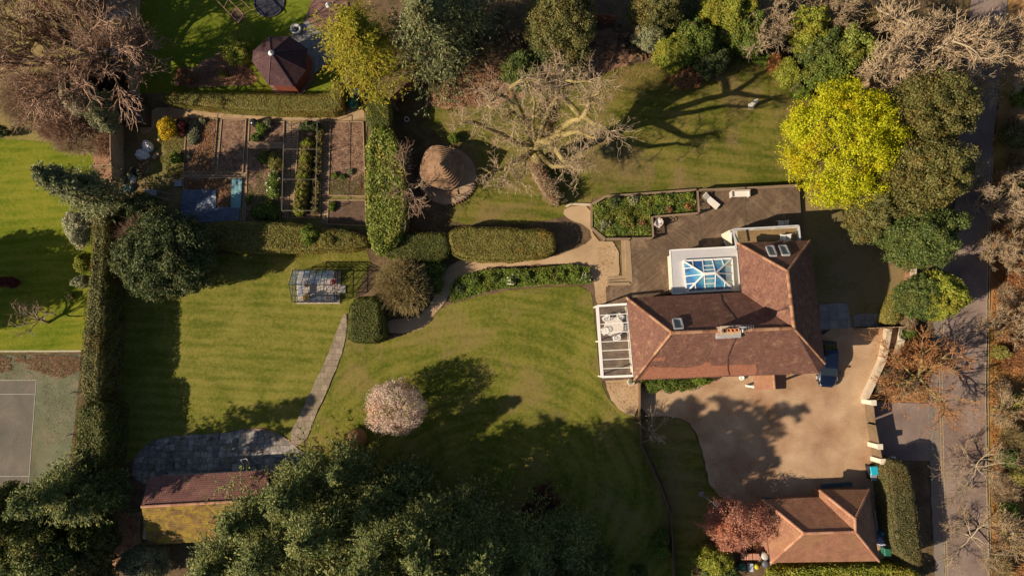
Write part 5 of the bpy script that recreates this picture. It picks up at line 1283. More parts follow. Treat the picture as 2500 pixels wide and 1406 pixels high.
cover('dry_stems', 'pink-brown dry stems in the lower right kitchen bed', [(850, 440), (890, 420), (893, 476), (850, 476)], LM['tan'], .18, .12, .9, patch=.8, seed=9)
cover('grass', 'thin rough grass on the earth left of the beds', [(385, 330), (450, 330), (445, 430), (360, 440), (370, 370)], LM['privet'], .08, .1, .5, patch=1.0, seed=11)

# ================================================================== SMALL OBJECTS
def sack(px, py, r, h, mat, lab, sx=1, rz=0, cat='sack'):
    c = P(px, py, h*.5); m = MB(); n1, n2 = 22, 14; vs = []
    for j in range(n2+1):
        t = j/n2*math.pi/2*1.0
        for i in range(n1):
            a = 2*math.pi*i/n1; rr = r*math.cos(t)**.6; x = math.cos(a)*rr*sx; y = math.sin(a)*rr; z = h*math.sin(t)
            q = Vector((x, y, z)); w_ = mnoise.noise(Vector((x*5+px, y*5, z*5)))*.22+.12*mnoise.noise(Vector((x*13+px, y*13, z*11)))
            q *= 1+w_; vs.append((c.x+q.x*math.cos(rz)-q.y*math.sin(rz), c.y+q.x*math.sin(rz)+q.y*math.cos(rz), max(0, q.z)))
    m.add(vs, [(j*n1+i, j*n1+(i+1) % n1, (j+1)*n1+(i+1) % n1, (j+1)*n1+i) for j in range(n2) for i in range(n1)]); o = m.build('sack', mat); return setp(o, lab, cat, 'sacks piled by the board fence')
WB = plain('white_woven_plastic', (.62, .62, .64), .45, var=.06); BB = plain('black_plastic', (.02, .022, .03), .25); GB = plain('grey_plastic', (.22, .25, .27), .35)
sack(359, 357, .62, .8, WB, 'tall white woven sack, upper of the bright pair', .8, .6); sack(346, 377, .6, .7, WB, 'bluish white crumpled sack, lower of the bright pair', 1.1, .2)
sack(332, 418, .42, .5, BB, 'black plastic sack left of the firewood'); sack(318, 432, .38, .5, GB, 'grey crumpled sack under the board fence'); sack(323, 440, .3, .45, WB, 'small pale crumpled sack below the dark ones'); sack(313, 460, .5, .5, plain('teal_plastic', (.06, .15, .17), .4), 'dark teal sack at the bottom of the pile')
def logpile(px, py, n, spread, lab, sd=1, cat='log pile', mats=None):
    r_ = random.Random(sd); q = P(px, py); T = thing('log_pile', lab, cat, q); 
    for k in range(n):
        m = MB(); a = r_.uniform(0, 3.14); x, y = r_.gauss(0, spread), r_.gauss(0, spread); z = .12+.22*max(0, 1-math.hypot(x, y)/spread)*(k % 3); rr = r_.uniform(.07, .12); c_ = Vector((q.x+x, q.y+y, z)); d = Vector((math.cos(a), math.sin(a), .05))*.22
        m.tube([c_-d, c_+d], [rr, rr*.95], 8, smooth=False); m.build('log', r_.choice(mats or [LOGM, LOGM2]), T)
LOGM = plain('cut_log', (.32, .19, .09), .9, var=.3); LOGM2 = plain('cut_log_dark', (.20, .11, .055), .9, var=.3)
logpile(353, 393, 14, .25, 'small heap of split firewood, upper of the two by the sacks'); logpile(348, 411, 16, .3, 'small heap of split firewood, lower of the two by the sacks', 2)
logpile(1558, 128, 30, .6, 'heap of cut logs where the top lawn meets the shrubs', 3); logpile(1525, 108, 24, .8, 'dark brush and branch heap in the shade behind the logs', 5, 'brush pile', [plain('dark_log', (.06, .04, .03), .9)]*2)
logpile(382, 382, 8, .18, 'few pinkish broken stones on the earth by the white sacks', 7, 'stones', [plain('pink_stone', (.4, .27, .2), .9)]*2)
T = thing('crate', 'clear plastic storage box by the covered bed', 'box', P(436, 448)); q = P(436, 448, .3); m = MB(); m.box((q.x, q.y, 0), .7, .6, .38); m.build('box', plain('milky_plastic', (.20, .20, .25), .3), T); m = MB(); m.box((q.x, q.y, .38), .76, .66, .05); m.build('lid', plain('lid_grey', (.24, .23, .27), .3), T)
T = thing('wheelbarrow', 'grey wheelbarrow with long handles lying in the shade of the conifer', 'wheelbarrow', P(385, 474)); q = P(372, 470, .4); d = Vector((math.cos(R(-15)), math.sin(R(-15)), 0))
m = MB(); m.prism([tuple((q+d*a+Vector((-d.y, d.x, 0))*b).xy) for a, b in ((-.65, -.18), (.5, -.32), (.5, .32), (-.65, .18))], .35, .62); m.build('tray', plain('barrow_grey', (.25, .26, .3), .5), T)
for s in (-1, 1): m = MB(); sdv = Vector((-d.y, d.x, 0))*s; m.tube([q+d*.4+sdv*.28-Vector((0, 0, .05)), q+d*2.0+sdv*.3+Vector((0, 0, .2))], .022, 6); m.build('handle', GREYM, T); m = MB(); m.tube([q+d*.3+sdv*.25-Vector((0, 0, .05)), Vector(((q+d*.5+sdv*.25).x, (q+d*.5+sdv*.25).y, 0))], .02, 6); m.build('leg', GREYM, T)
m = MB(); sdv = Vector((-d.y, d.x, 0)); c_ = q-d*.75-Vector((0, 0, .22)); m.tube([c_-sdv*.05, c_+sdv*.05], .18, 14, smooth=False); m.build('wheel', BLACK, T)
T = thing('compost_bin', 'black upright compost bin on the bark path above the beds', 'compost bin', P(622, 299)); q = P(621, 300, .5); m = MB(); m.lathe((q.x, q.y, 0), [(.42, 0), (.38, .7), (.32, .85)], 16); m.build('body', BB, T); m = MB(); m.lathe((q.x, q.y, .85), [(.34, 0), (.3, .08), (.05, .12)], 16); m.build('lid', BB, T)
T = thing('water_tank', 'dark green round water tank in the hedge corner', 'water tank', P(860, 250)); q = P(861, 250, .8); m = MB(); m.lathe((q.x, q.y, 0), [(.55, 0), (.6, .9), (.55, 1.0)], 18); m.build('tank', plain('tank_green', (.015, .09, .06), .5), T); m = MB(); m.lathe((q.x, q.y, 1.0), [(.5, 0), (.1, .1), (.06, .16)], 18); m.build('lid', plain('tank_green_lid', (.02, .12, .08), .5), T)
T = thing('bench', 'white slatted bench tucked into the hedge corner above the water tank', 'bench', P(867, 228)); q = P(866, 227, .5); m = MB()
for k in range(6): m.box((q.x-.5+k*.2, q.y, .45), .16, .45, .04)
m.build('seat', WHITE, T); m = MB(); m.box((q.x, q.y+.25, .45), 1.25, .05, .45); m.build('backrest', WHITE, T)
for s in (-.55, .55): m = MB(); m.box((q.x+s, q.y, 0), .06, .45, .45); m.build('leg', WHITE, T)
T = thing('statue', 'pale stone statue on a small plinth on the upper lawn', 'statue', P(1832, 262)); q = P(1832, 261); m = MB(); m.box((q.x, q.y, 0), .5, .5, .3); m.build('plinth', plain('stone_pale', (.55, .5, .44), .8), T)
m = MB(); m.lathe((q.x, q.y, .3), [(.22, 0), (.30, .25), (.26, .6), (.20, .9), (.27, 1.2), (.24, 1.42), (.09, 1.52), (.13, 1.62), (.12, 1.78), (.03, 1.86)], 14, sy=.75); m.build('figure', plain('stone_white', (.64, .61, .56), .8), T)
T = thing('fire_bowl', 'round white fire bowl on the paved terrace behind the gazebo', 'fire bowl', P(722, 71)); q = P(722, 71, .4); m = MB(); m.lathe((q.x, q.y, 0), [(.3, 0), (.55, .3), (.58, .42), (.4, .42), (.3, .25)], 20); m.build('bowl', plain('pale_concrete', (.55, .52, .48), .8), T); m = MB(); m.lathe((q.x, q.y, .3), [(.22, 0), (.2, .1), (.05, .14)], 12); m.build('ash', BLACK, T)
T = thing('parasol_base', 'small white round parasol base on the red pavers', 'parasol base', P(802, 15)); q = P(802, 15); m = MB(); m.lathe((q.x, q.y, .1), [(.3, 0), (.28, .08), (.05, .12), (.04, .5)], 16); m.build('base', WHITE, T)
# arch frame
T = thing('rose_arch', 'thin black metal rose arch frame on the vivid lawn', 'arch', P(570, 40)); m = MB(); aa, bb = P(545, -10), P(615, 62)
for k in range(5):
    c1_ = aa.lerp(bb, k/4); s_ = Vector((-(bb-aa).y, (bb-aa).x, 0)).normalized()*.9; m.tube([c1_-s_, c1_-s_+Vector((0, 0, 1.8)), c1_+Vector((0, 0, 2.3)), c1_+s_+Vector((0, 0, 1.8)), c1_+s_], .03, 6)
m.beam(aa+Vector((0, 0, 2.3)), bb+Vector((0, 0, 2.3)), .05, .05)
for s__ in (-1, 1): m.beam(aa+s_*s__+Vector((0, 0, 1.8)), bb+s_*s__+Vector((0, 0, 1.8)), .05, .05)
m.build('hoops', FENCE, T)
sheet('garden_soil', [(560, 22), (590, 20), (600, 50), (575, 58), (560, 45)], G_SOIL, smooth=1)
T = thing('trampoline', 'round dark sunken trampoline ringed with plants at the top edge', 'trampoline', P(658, 8)); q = P(658, 8); m = MB(); m.lathe((q.x, q.y, .02), [(1.5, 0), (1.5, .05)], 28, smooth=False); m.build('mat', plain('trampoline_mat', (.02, .02, .035), .7), T); m = MB(); m.tube([(q.x+1.55*math.cos(t), q.y+1.55*math.sin(t), .08) for t in np.linspace(0, 2*math.pi, 30)], .07, 6); m.build('rim', plain('rim_dark', (.05, .04, .05)), T)
T = thing('hoop', 'white rubber ring lying on the shaded earth', 'ring', P(993, 292)); q = P(993, 292); m = MB(); m.tube([(q.x+.23*math.cos(t), q.y+.23*math.sin(t), .05) for t in np.linspace(0, 2*math.pi, 20)], .05, 6); m.build('ring', WHITE, T)
T = thing('bench', 'dark slatted curved bench under the golden conifer', 'bench', P(962, 256)); m = MB()
for k in range(7): a = P(956+k*2.2, 245+k*4, .45); m.box((a.x, a.y, .42), .5, .07, .04, R(-25))
m.build('seat', FENCE, T)
for pp in ((955, 248), (968, 268)): q = P(*pp); m = MB(); m.box((q.x, q.y, 0), .4, .06, .42, R(-25)); m.build('leg', FENCE, T)
T = thing('woven_dome', 'brown domed wicker beehive-shaped feature on the lawn under the conifer', 'garden dome', P(868, 1070)); q = P(870, 1070, .6); m = MB(); m.lathe((q.x, q.y, 0), [(.95, 0), (1.0, .35), (.93, .75), (.7, 1.1), (.35, 1.3), (.18, 1.34)], 26); m.build('shell', surf('wicker_brown', [(.17, .09, .035), (.33, .19, .08)], 2, 14, .8, .6), T); m = MB(); q2 = P(865, 1078, 1.15); m.lathe((q2.x, q2.y-.05, 1.12), [(.22, 0), (.2, .12), (.03, .2)], 12); m.build('cap', BLACK, T)  # black knob near the top paints in the dark of the dome's hole
T = thing('planter', 'round pale stone planter at the south-west corner of the house', 'planter', P(1541, 932)); q = P(1541, 932, .4); m = MB(); m.lathe((q.x, q.y, 0), [(.25, 0), (.38, .3), (.34, .55), (.28, .5)], 16); m.build('bowl', plain('stone_grey', (.42, .38, .34), .8), T)
bush('shrub', 'tiny plant in the round stone planter', 'shrub', 1541, 930, 5, 5, .9, LM['silver'], .08, .6, .5, base=.45)
T = thing('planter', 'small round white planter beside the porch', 'planter', P(1811, 922)); q = P(1811, 922, .3); m = MB(); m.lathe((q.x, q.y, 0), [(.2, 0), (.26, .3), (.24, .42), (.18, .38)], 14); m.build('bowl', WHITE, T)
T = thing('boot_scraper', 'pink ornament at the end of the low fence by the house corner', 'ornament', P(1564, 968)); q = P(1564, 968); m = MB(); m.box((q.x, q.y, 0), .3, .25, .2); m.lathe((q.x, q.y, .2), [(.14, 0), (.1, .2), (.13, .35), (.03, .45)], 10); m.build('figure', plain('pink_clay', (.35, .2, .16), .8), T)
# lamp post
T = thing('lamp_post', 'slim lamp post on the edge of the drive garden, casting a long thin shadow', 'lamp post', P(1712, 1205)); q = P(1712, 1205); m = MB(); m.tube([(q.x, q.y, 0), (q.x, q.y, 4.4)], [.05, .035], 8); m.build('post', GREYM, T); m = MB(); m.lathe((q.x, q.y, 4.4), [(.05, 0), (.12, .1), (.14, .3), (.16, .32), (.02, .45)], 10); m.build('lantern', GREYM, T); m = MB(); m.box((q.x, q.y, 0), .4, .4, .1); m.build('base', plain('post_base', (.3, .27, .25)), T)
# bins and clutter round the garage
def wbin(px, py, bodym, lidm, lab, rz=0, s=1, grp='bins by the garage'):
    q = P(px, py, .9); T = thing('wheelie_bin', lab, 'bin', (q.x, q.y, 0), grp); m = MB(); vs = [(-.24, -.25, .08), (.24, -.25, .08), (.24, .25, .08), (-.24, .25, .08), (-.29, -.34, 1), (.29, -.34, 1), (.29, .34, 1), (-.29, .34, 1)]
    ca, sa = math.cos(rz), math.sin(rz); tr_ = lambda L_: [(q.x+(x*ca-y*sa)*s, q.y+(x*sa+y*ca)*s, z*s) for x, y, z in L_]
    m.add(tr_(vs), [(3, 2, 1, 0), (4, 5, 6, 7), (0, 1, 5, 4), (1, 2, 6, 5), (2, 3, 7, 6), (3, 0, 4, 7)]); m.build('body', bodym, T)
    m = MB(); m.add(tr_([(-.32, -.38, 1.0), (.32, -.38, 1.0), (.32, .36, 1.0), (-.32, .36, 1.0), (-.27, -.32, 1.07), (.27, -.32, 1.07), (.27, .3, 1.09), (-.27, .3, 1.09)]), [(3, 2, 1, 0), (4, 5, 6, 7), (0, 1, 5, 4), (1, 2, 6, 5), (2, 3, 7, 6), (3, 0, 4, 7)]); m.build('lid', lidm, T)
    for x in (-.22, .22): m = MB(); a, b = tr_([(x-.03, .32, .1), (x+.03, .32, .1)]); m.tube([a, b], .1*s, 10); m.build('wheel', BLACK, T)
    return T
CY = plain('cyan_lid', (.015, .36, .50), .4); TC = plain('terracotta_lid', (.45, .22, .15), .6); GN = plain('green_plastic', (.02, .12, .08), .4); BRN = plain('brown_bin', (.12, .06, .04), .5)
wbin(2131, 1147, BB, CY, 'dark wheelie bin with bright cyan lid beside the gate', .1, 1.15); wbin(2132, 1163, BB, GB, 'dark wheelie bin with grey lid below the cyan-lidded one', .1, 1.0)
for i, x in enumerate((1816, 1831, 1847)): wbin(x, 1358, BRN, TC, '%s of three terracotta-lidded bins west of the garage' % ['leftmost', 'middle', 'rightmost'][i], 0, .85)
def butt(px, py, r, h, mat, lid, lab, cat='water butt'):
    q = P(px, py, h); T = thing('water_butt', lab, cat, (q.x, q.y, 0)); m = MB(); m.lathe((q.x, q.y, 0), [(r*.85, 0), (r, h*.5), (r*.9, h)], 18); m.build('barrel', mat, T); m = MB(); m.lathe((q.x, q.y, h), [(r*1.0, 0), (r, .04), (r*.5, .07), (r*.15, .12)], 18); m.build('lid', lid, T)
butt(1868, 1357, .36, .9, GB, plain('grey_lid', (.45, .42, .38), .6), 'round pale grey lidded drum at the garage corner'); butt(1870, 1376, .36, .8, BB, plain('slate_lid', (.1, .1, .12)), 'round dark drum just below the pale lidded one')
butt(1812, 1384, .36, .8, GN, GN, 'round dark green drum among the clutter below the bins'); butt(1848, 1383, .24, .5, plain('yellow_tub', (.5, .42, .02), .5), plain('yellow_tub', (.5, .42, .02)), 'small round yellow tub below the bins', 'tub')
butt(2157, 1302, .26, .9, plain('teal_drum', (.02, .15, .2), .4), plain('teal_drum', (.02, .15, .2)), 'small teal drum at the east wall of the garage')
wbin(2166, 1346, GN, GN, 'green wheelie bin at the south-east garage corner', 0, 1.0)
T = thing('box', 'white plastic crate below the terracotta-lidded bins', 'box', P(1834, 1385)); q = P(1834, 1385, .5); m = MB(); m.box((q.x, q.y, 0), .35, .7, .5); m.build('box', WHITE, T); m = MB(); m.box((q.x, q.y, .5), .38, .74, .04); m.build('lid', plain('pale_blue_lid', (.45, .5, .6)), T)
sack(2155, 1318, .55, .7, plain('lilac_tarp', (.30, .32, .48), .6), 'crumpled lilac tarpaulin heap beside the garage', 1.1, .3, 'tarpaulin')
# boards leaning by the gate
T = thing('canoe', 'long narrow blue and white boat lying along the foot of the hedge', 'boat', P(2157, 1180)); m = MB(); a, b = P(2150, 1135, .3), P(2162, 1222, .3); L_ = (b-a); n = 12; vs = []
for k in range(n+1):
    t = k/n; c_ = a+L_*t; w_ = .34*math.sin(math.pi*min(.97, max(.03, t)))**.6; s_ = Vector((-L_.y, L_.x, 0)).normalized()
    vs += [c_-s_*w_, c_-s_*w_*.6-Vector((0, 0, .25)), c_+s_*w_*.6-Vector((0, 0, .25)), c_+s_*w_, c_+Vector((0, 0, .06))]
m.add(vs, [(k*5+j, k*5+(j+1) % 5, k*5+5+(j+1) % 5, k*5+5+j) for k in range(n) for j in range(5)], smooth=True); m.build('hull', plain('boat_blue', (.02, .10, .45), .3), T)
m = MB(); c_ = a+L_*.22; m.prism([tuple((a+L_*t+s_*w).xy) for t, w in ((.02, -.1), (.3, -.3), (.42, -.1), (.3, .3), (.02, .12))], .36, .40); m.build('deck_panel', WHITE, T)
T = thing('ladder', 'aluminium ladder lying on the ground along the east garage wall', 'ladder', P(2142, 1270)); m = MB(); a, b = P(2140, 1245, .2), P(2147, 1300, .2); s_ = Vector((.17, 0, 0)); m.beam(a-s_, b-s_, .05, .07); m.beam(a+s_, b+s_, .05, .07)
for k in range(9): c_ = a.lerp(b, (k+.5)/9); m.beam(c_-s_, c_+s_, .03, .03)
m.build('frame', plain('aluminium', (.6, .6, .58), .4), T)
T = thing('ladder', 'old wooden ladder laid on the west end of the outbuilding', 'ladder', P(344, 1280)); m = MB(); a, b = P(346, 1262, 1.2), P(343, 1312, .6); s_ = Vector((.2, 0, 0)); m.beam(a-s_, b-s_, .05, .07); m.beam(a+s_, b+s_, .05, .07)
for k in range(8): c_ = a.lerp(b, (k+.5)/8); m.beam(c_-s_, c_+s_, .04, .04)
m.build('frame', DECKL, T)
T = thing('planks', 'stack of pale boards leaning beside the wooden ladder', 'boards', P(356, 1295)); m = MB(); a, b = P(357, 1285, .6), P(353, 1315, .4); m.beam(a, b, .35, .12); m.build('boards', plain('pale_boards', (.5, .45, .42)), T)
sack(367, 1317, .25, .4, WB, 'small white sack at the back corner of the outbuilding'); sack(273, 1290, .35, .35, plain('blue_tarp', (.01, .08, .4), .4), 'bright blue tarpaulin heap under the dark oaks', 1, 0, 'tarpaulin')
T = thing('trough', 'long dark teal bench against the north side of the garage', 'bench', P(2045, 1186)); a, b = P(2004, 1187, .5), P(2080, 1181, .5); m = MB(); m.beam(a, b, .4, .08); m.build('seat', plain('teal_bench', (.03, .07, .09), .4), T)
for t in (.08, .92): c_ = a.lerp(b, t); m = MB(); m.box((c_.x, c_.y, 0), .08, .34, .46); m.build('leg', BLACK, T)
T = thing('wooden_chair', 'folding wooden chair left open on the stone patio', 'chair', P(604, 1132)); q = P(604, 1132, .4); m = MB(); m.box((q.x, q.y, .42), .5, .5, .04, .3); m.build('seat', DECKL, T); m = MB(); m.beam((q.x-.3, q.y-.2, .45), (q.x-.45, q.y+.5, .95), .05, .05); m.beam((q.x+.25, q.y-.1, .45), (q.x+.1, q.y+.6, .95), .05, .05); m.beam((q.x-.45, q.y+.5, .95), (q.x+.1, q.y+.6, .95), .05, .12); m.build('backrest', WHITE, T)
for dx_, dy_ in ((-.2, -.2), (.2, -.2), (.2, .2), (-.2, .2)): m = MB(); m.box((q.x+dx_, q.y+dy_, 0), .05, .05, .42); m.build('leg', DECKL, T)
T = thing('shed', 'small pitched timber shed in deep shade beside the board fence', 'shed', P(325, 270)); a = [P(292, 248, 1.9), P(350, 248, 1.9), P(350, 300, 1.9), P(292, 300, 1.9)]; m = MB(); m.prism([(p.x, p.y) for p in shrink(a, .15)], 0, 1.9); m.build('wall', plain('shed_wall', (.05, .035, .025), .9), T)
m = MB(); mid0, mid1 = (a[0]+a[3])/2+Vector((0, 0, .5)), (a[1]+a[2])/2+Vector((0, 0, .5)); m.slopeface([a[0], a[1], mid1, mid0]); m.slopeface([mid0, mid1, a[2], a[3]]); m.build('roof', plain('shed_felt', (.035, .03, .03), .9), T)
T = thing('compost_bay', 'open pale timber compost bay on the neighbour side of the board fence', 'compost bay', P(265, 425)); 
for pa_, pb_ in (((234, 412), (282, 408)), ((248, 442), (286, 440))): m = MB(); m.beam(P(*pa_)+Vector((0, 0, .5)), P(*pb_)+Vector((0, 0, .5)), .08, 1.0); m.build('side', FENCE, T)
for i, (x, y) in enumerate(((399, 331), (392, 345))):
    T = thing('cut_stump', ['pale stump beside the forsythia', 'short pale post on the earth below the forsythia'][i], 'stump', P(x, y)); q = P(x, y); m = MB(); m.tube([(q.x, q.y, 0), (q.x+.02, q.y, .5)], [.14, .12], 10, smooth=False); m.build('stump', plain('stump_pale', (.4, .3, .19), .9), T)
for i, (pp) in enumerate((((-60, 935), (22, 905)), ((135, 850), (200, 830)))): pass
T = thing('net_post', 'thin dark bar standing at the side of the tennis court, upper one', 'post', P(170, 961))
for i, (x, y) in enumerate(((180, 961), (172, 1064))):
    if i: T = thing('net_post', 'thin dark bar standing at the side of the tennis court, lower one', 'post', P(x, y))
    q = P(x, y); m = MB(); m.beam((q.x-.5, q.y, .3), (q.x+.5, q.y+.03, .34), .06, .06); m.build('bar', BLACK, T)
    for s in (-.45, .45): m = MB(); m.box((q.x+s, q.y, 0), .05, .05, .3); m.build('foot', BLACK, T)

# ================================================================== PLANTING
def gpx(px, py, h): k = (CAMH-h)/CAMH; return (1250+(px-1250)*k, 849+(py-849)*k)
# hedges
hedge('hedge', 'tall clipped hedge beside the tennis court, upper long section', [(222, 515), (262, 520), (258, 600), (250, 700), (245, 850), (240, 982), (192, 982), (199, 850), (208, 740), (215, 690), (222, 600)], 3.7, LM['olive'], .16, amp=.18)
hedge('hedge', 'tall clipped hedge beside the tennis court, wider lower section', [(190, 985), (257, 985), (254, 1060), (252, 1120), (238, 1150), (176, 1150), (181, 1090), (187, 1040)], 3.9, LM['yew'], .17, amp=.16)
hedge('hedge', 'clipped green-brown hedge between the kitchen garden and the west lawn', [(495, 545), (560, 540), (640, 543), (700, 545), (770, 556), (890, 570), (893, 606), (760, 612), (640, 613), (560, 610), (520, 598)], 2.1, LM['privet'], .13, amp=.08, tilt=.5)
bush('shrub', 'bright green bush bulging from the clipped hedge below the kitchen garden', 'shrub', 762, 578, 22, 26, 2.5, LM['bright'], .13, 1, .35)
bush('shrub', 'olive bush right of the bright green one in the clipped hedge', 'shrub', 806, 590, 30, 20, 2.4, LM['privet'], .13, 1, .35)
hedge('hedge', 'dark smooth yew hedge at the top of the laurel hedge', [(892, 235), (950, 232), (956, 300), (950, 322), (895, 318)], 2.7, LM['yew'], .10, amp=.06, tilt=.35)
hedge('hedge', 'bright variegated laurel hedge running down the right side of the kitchen garden', [(897, 312), (942, 306), (962, 330), (986, 400), (990, 470), (990, 530), (968, 590), (940, 612), (915, 616), (900, 580), (893, 470)], 3.0, LM['ivy'], .22, amp=.2, tilt=.6, dens=1.1)
hedge('hedge', 'rounded clipped hedge above the gravel path, left hump', [(930, 575), (1000, 570), (1070, 567), (1092, 572), (1100, 620), (1060, 640), (990, 630), (925, 622)], 2.0, LM['yew'], .12, amp=.08)
hedge('hedge', 'rounded clipped hedge above the gravel path, long right hump', [(1092, 565), (1130, 553), (1200, 555), (1290, 560), (1348, 562), (1356, 590), (1353, 620), (1290, 632), (1180, 636), (1110, 625), (1098, 600)], 1.9, LM['privet'], .12, amp=.12)
hedge('hedge', 'long golden-green clipped hedge at the north side of the kitchen garden', [(391, 226), (520, 226), (680, 229), (806, 230), (806, 198), (838, 196), (838, 240), (834, 272), (740, 273), (640, 270), (520, 262), (440, 252), (393, 248)], 1.8, LM['privet'], .11, amp=.05, tilt=.35)
hedge('hedge', 'square clipped evergreen block at the top of the stone path', [(856, 726), (926, 724), (932, 770), (936, 836), (842, 836), (848, 790)], 3.0, LM['yew'], .12, amp=.06, round_=.5)
hedge('hedge', 'tall curved hedge along the roadside behind the garage', [(2168, 1124), (2214, 1126), (2228, 1170), (2236, 1230), (2246, 1310), (2256, 1384), (2226, 1376), (2196, 1350), (2184, 1300), (2176, 1210)], 3.0, LM['hedgebrown'], .12, amp=.08)
hedge('hedge', 'bright yellow-green hedge along the bottom edge below the garage', [(1890, 1386), (2060, 1384), (2160, 1380), (2240, 1392), (2262, 1440), (1880, 1440)], 1.8, LM['lime'], .18, amp=.2, tilt=.6)
hedge('hedge', 'clipped olive hedge curving beside the east lawn', [(2212, 692), (2222, 700), (2205, 745), (2200, 790), (2166, 790), (2165, 765), (2185, 725)], 1.8, LM['privet'], .12, amp=.08)

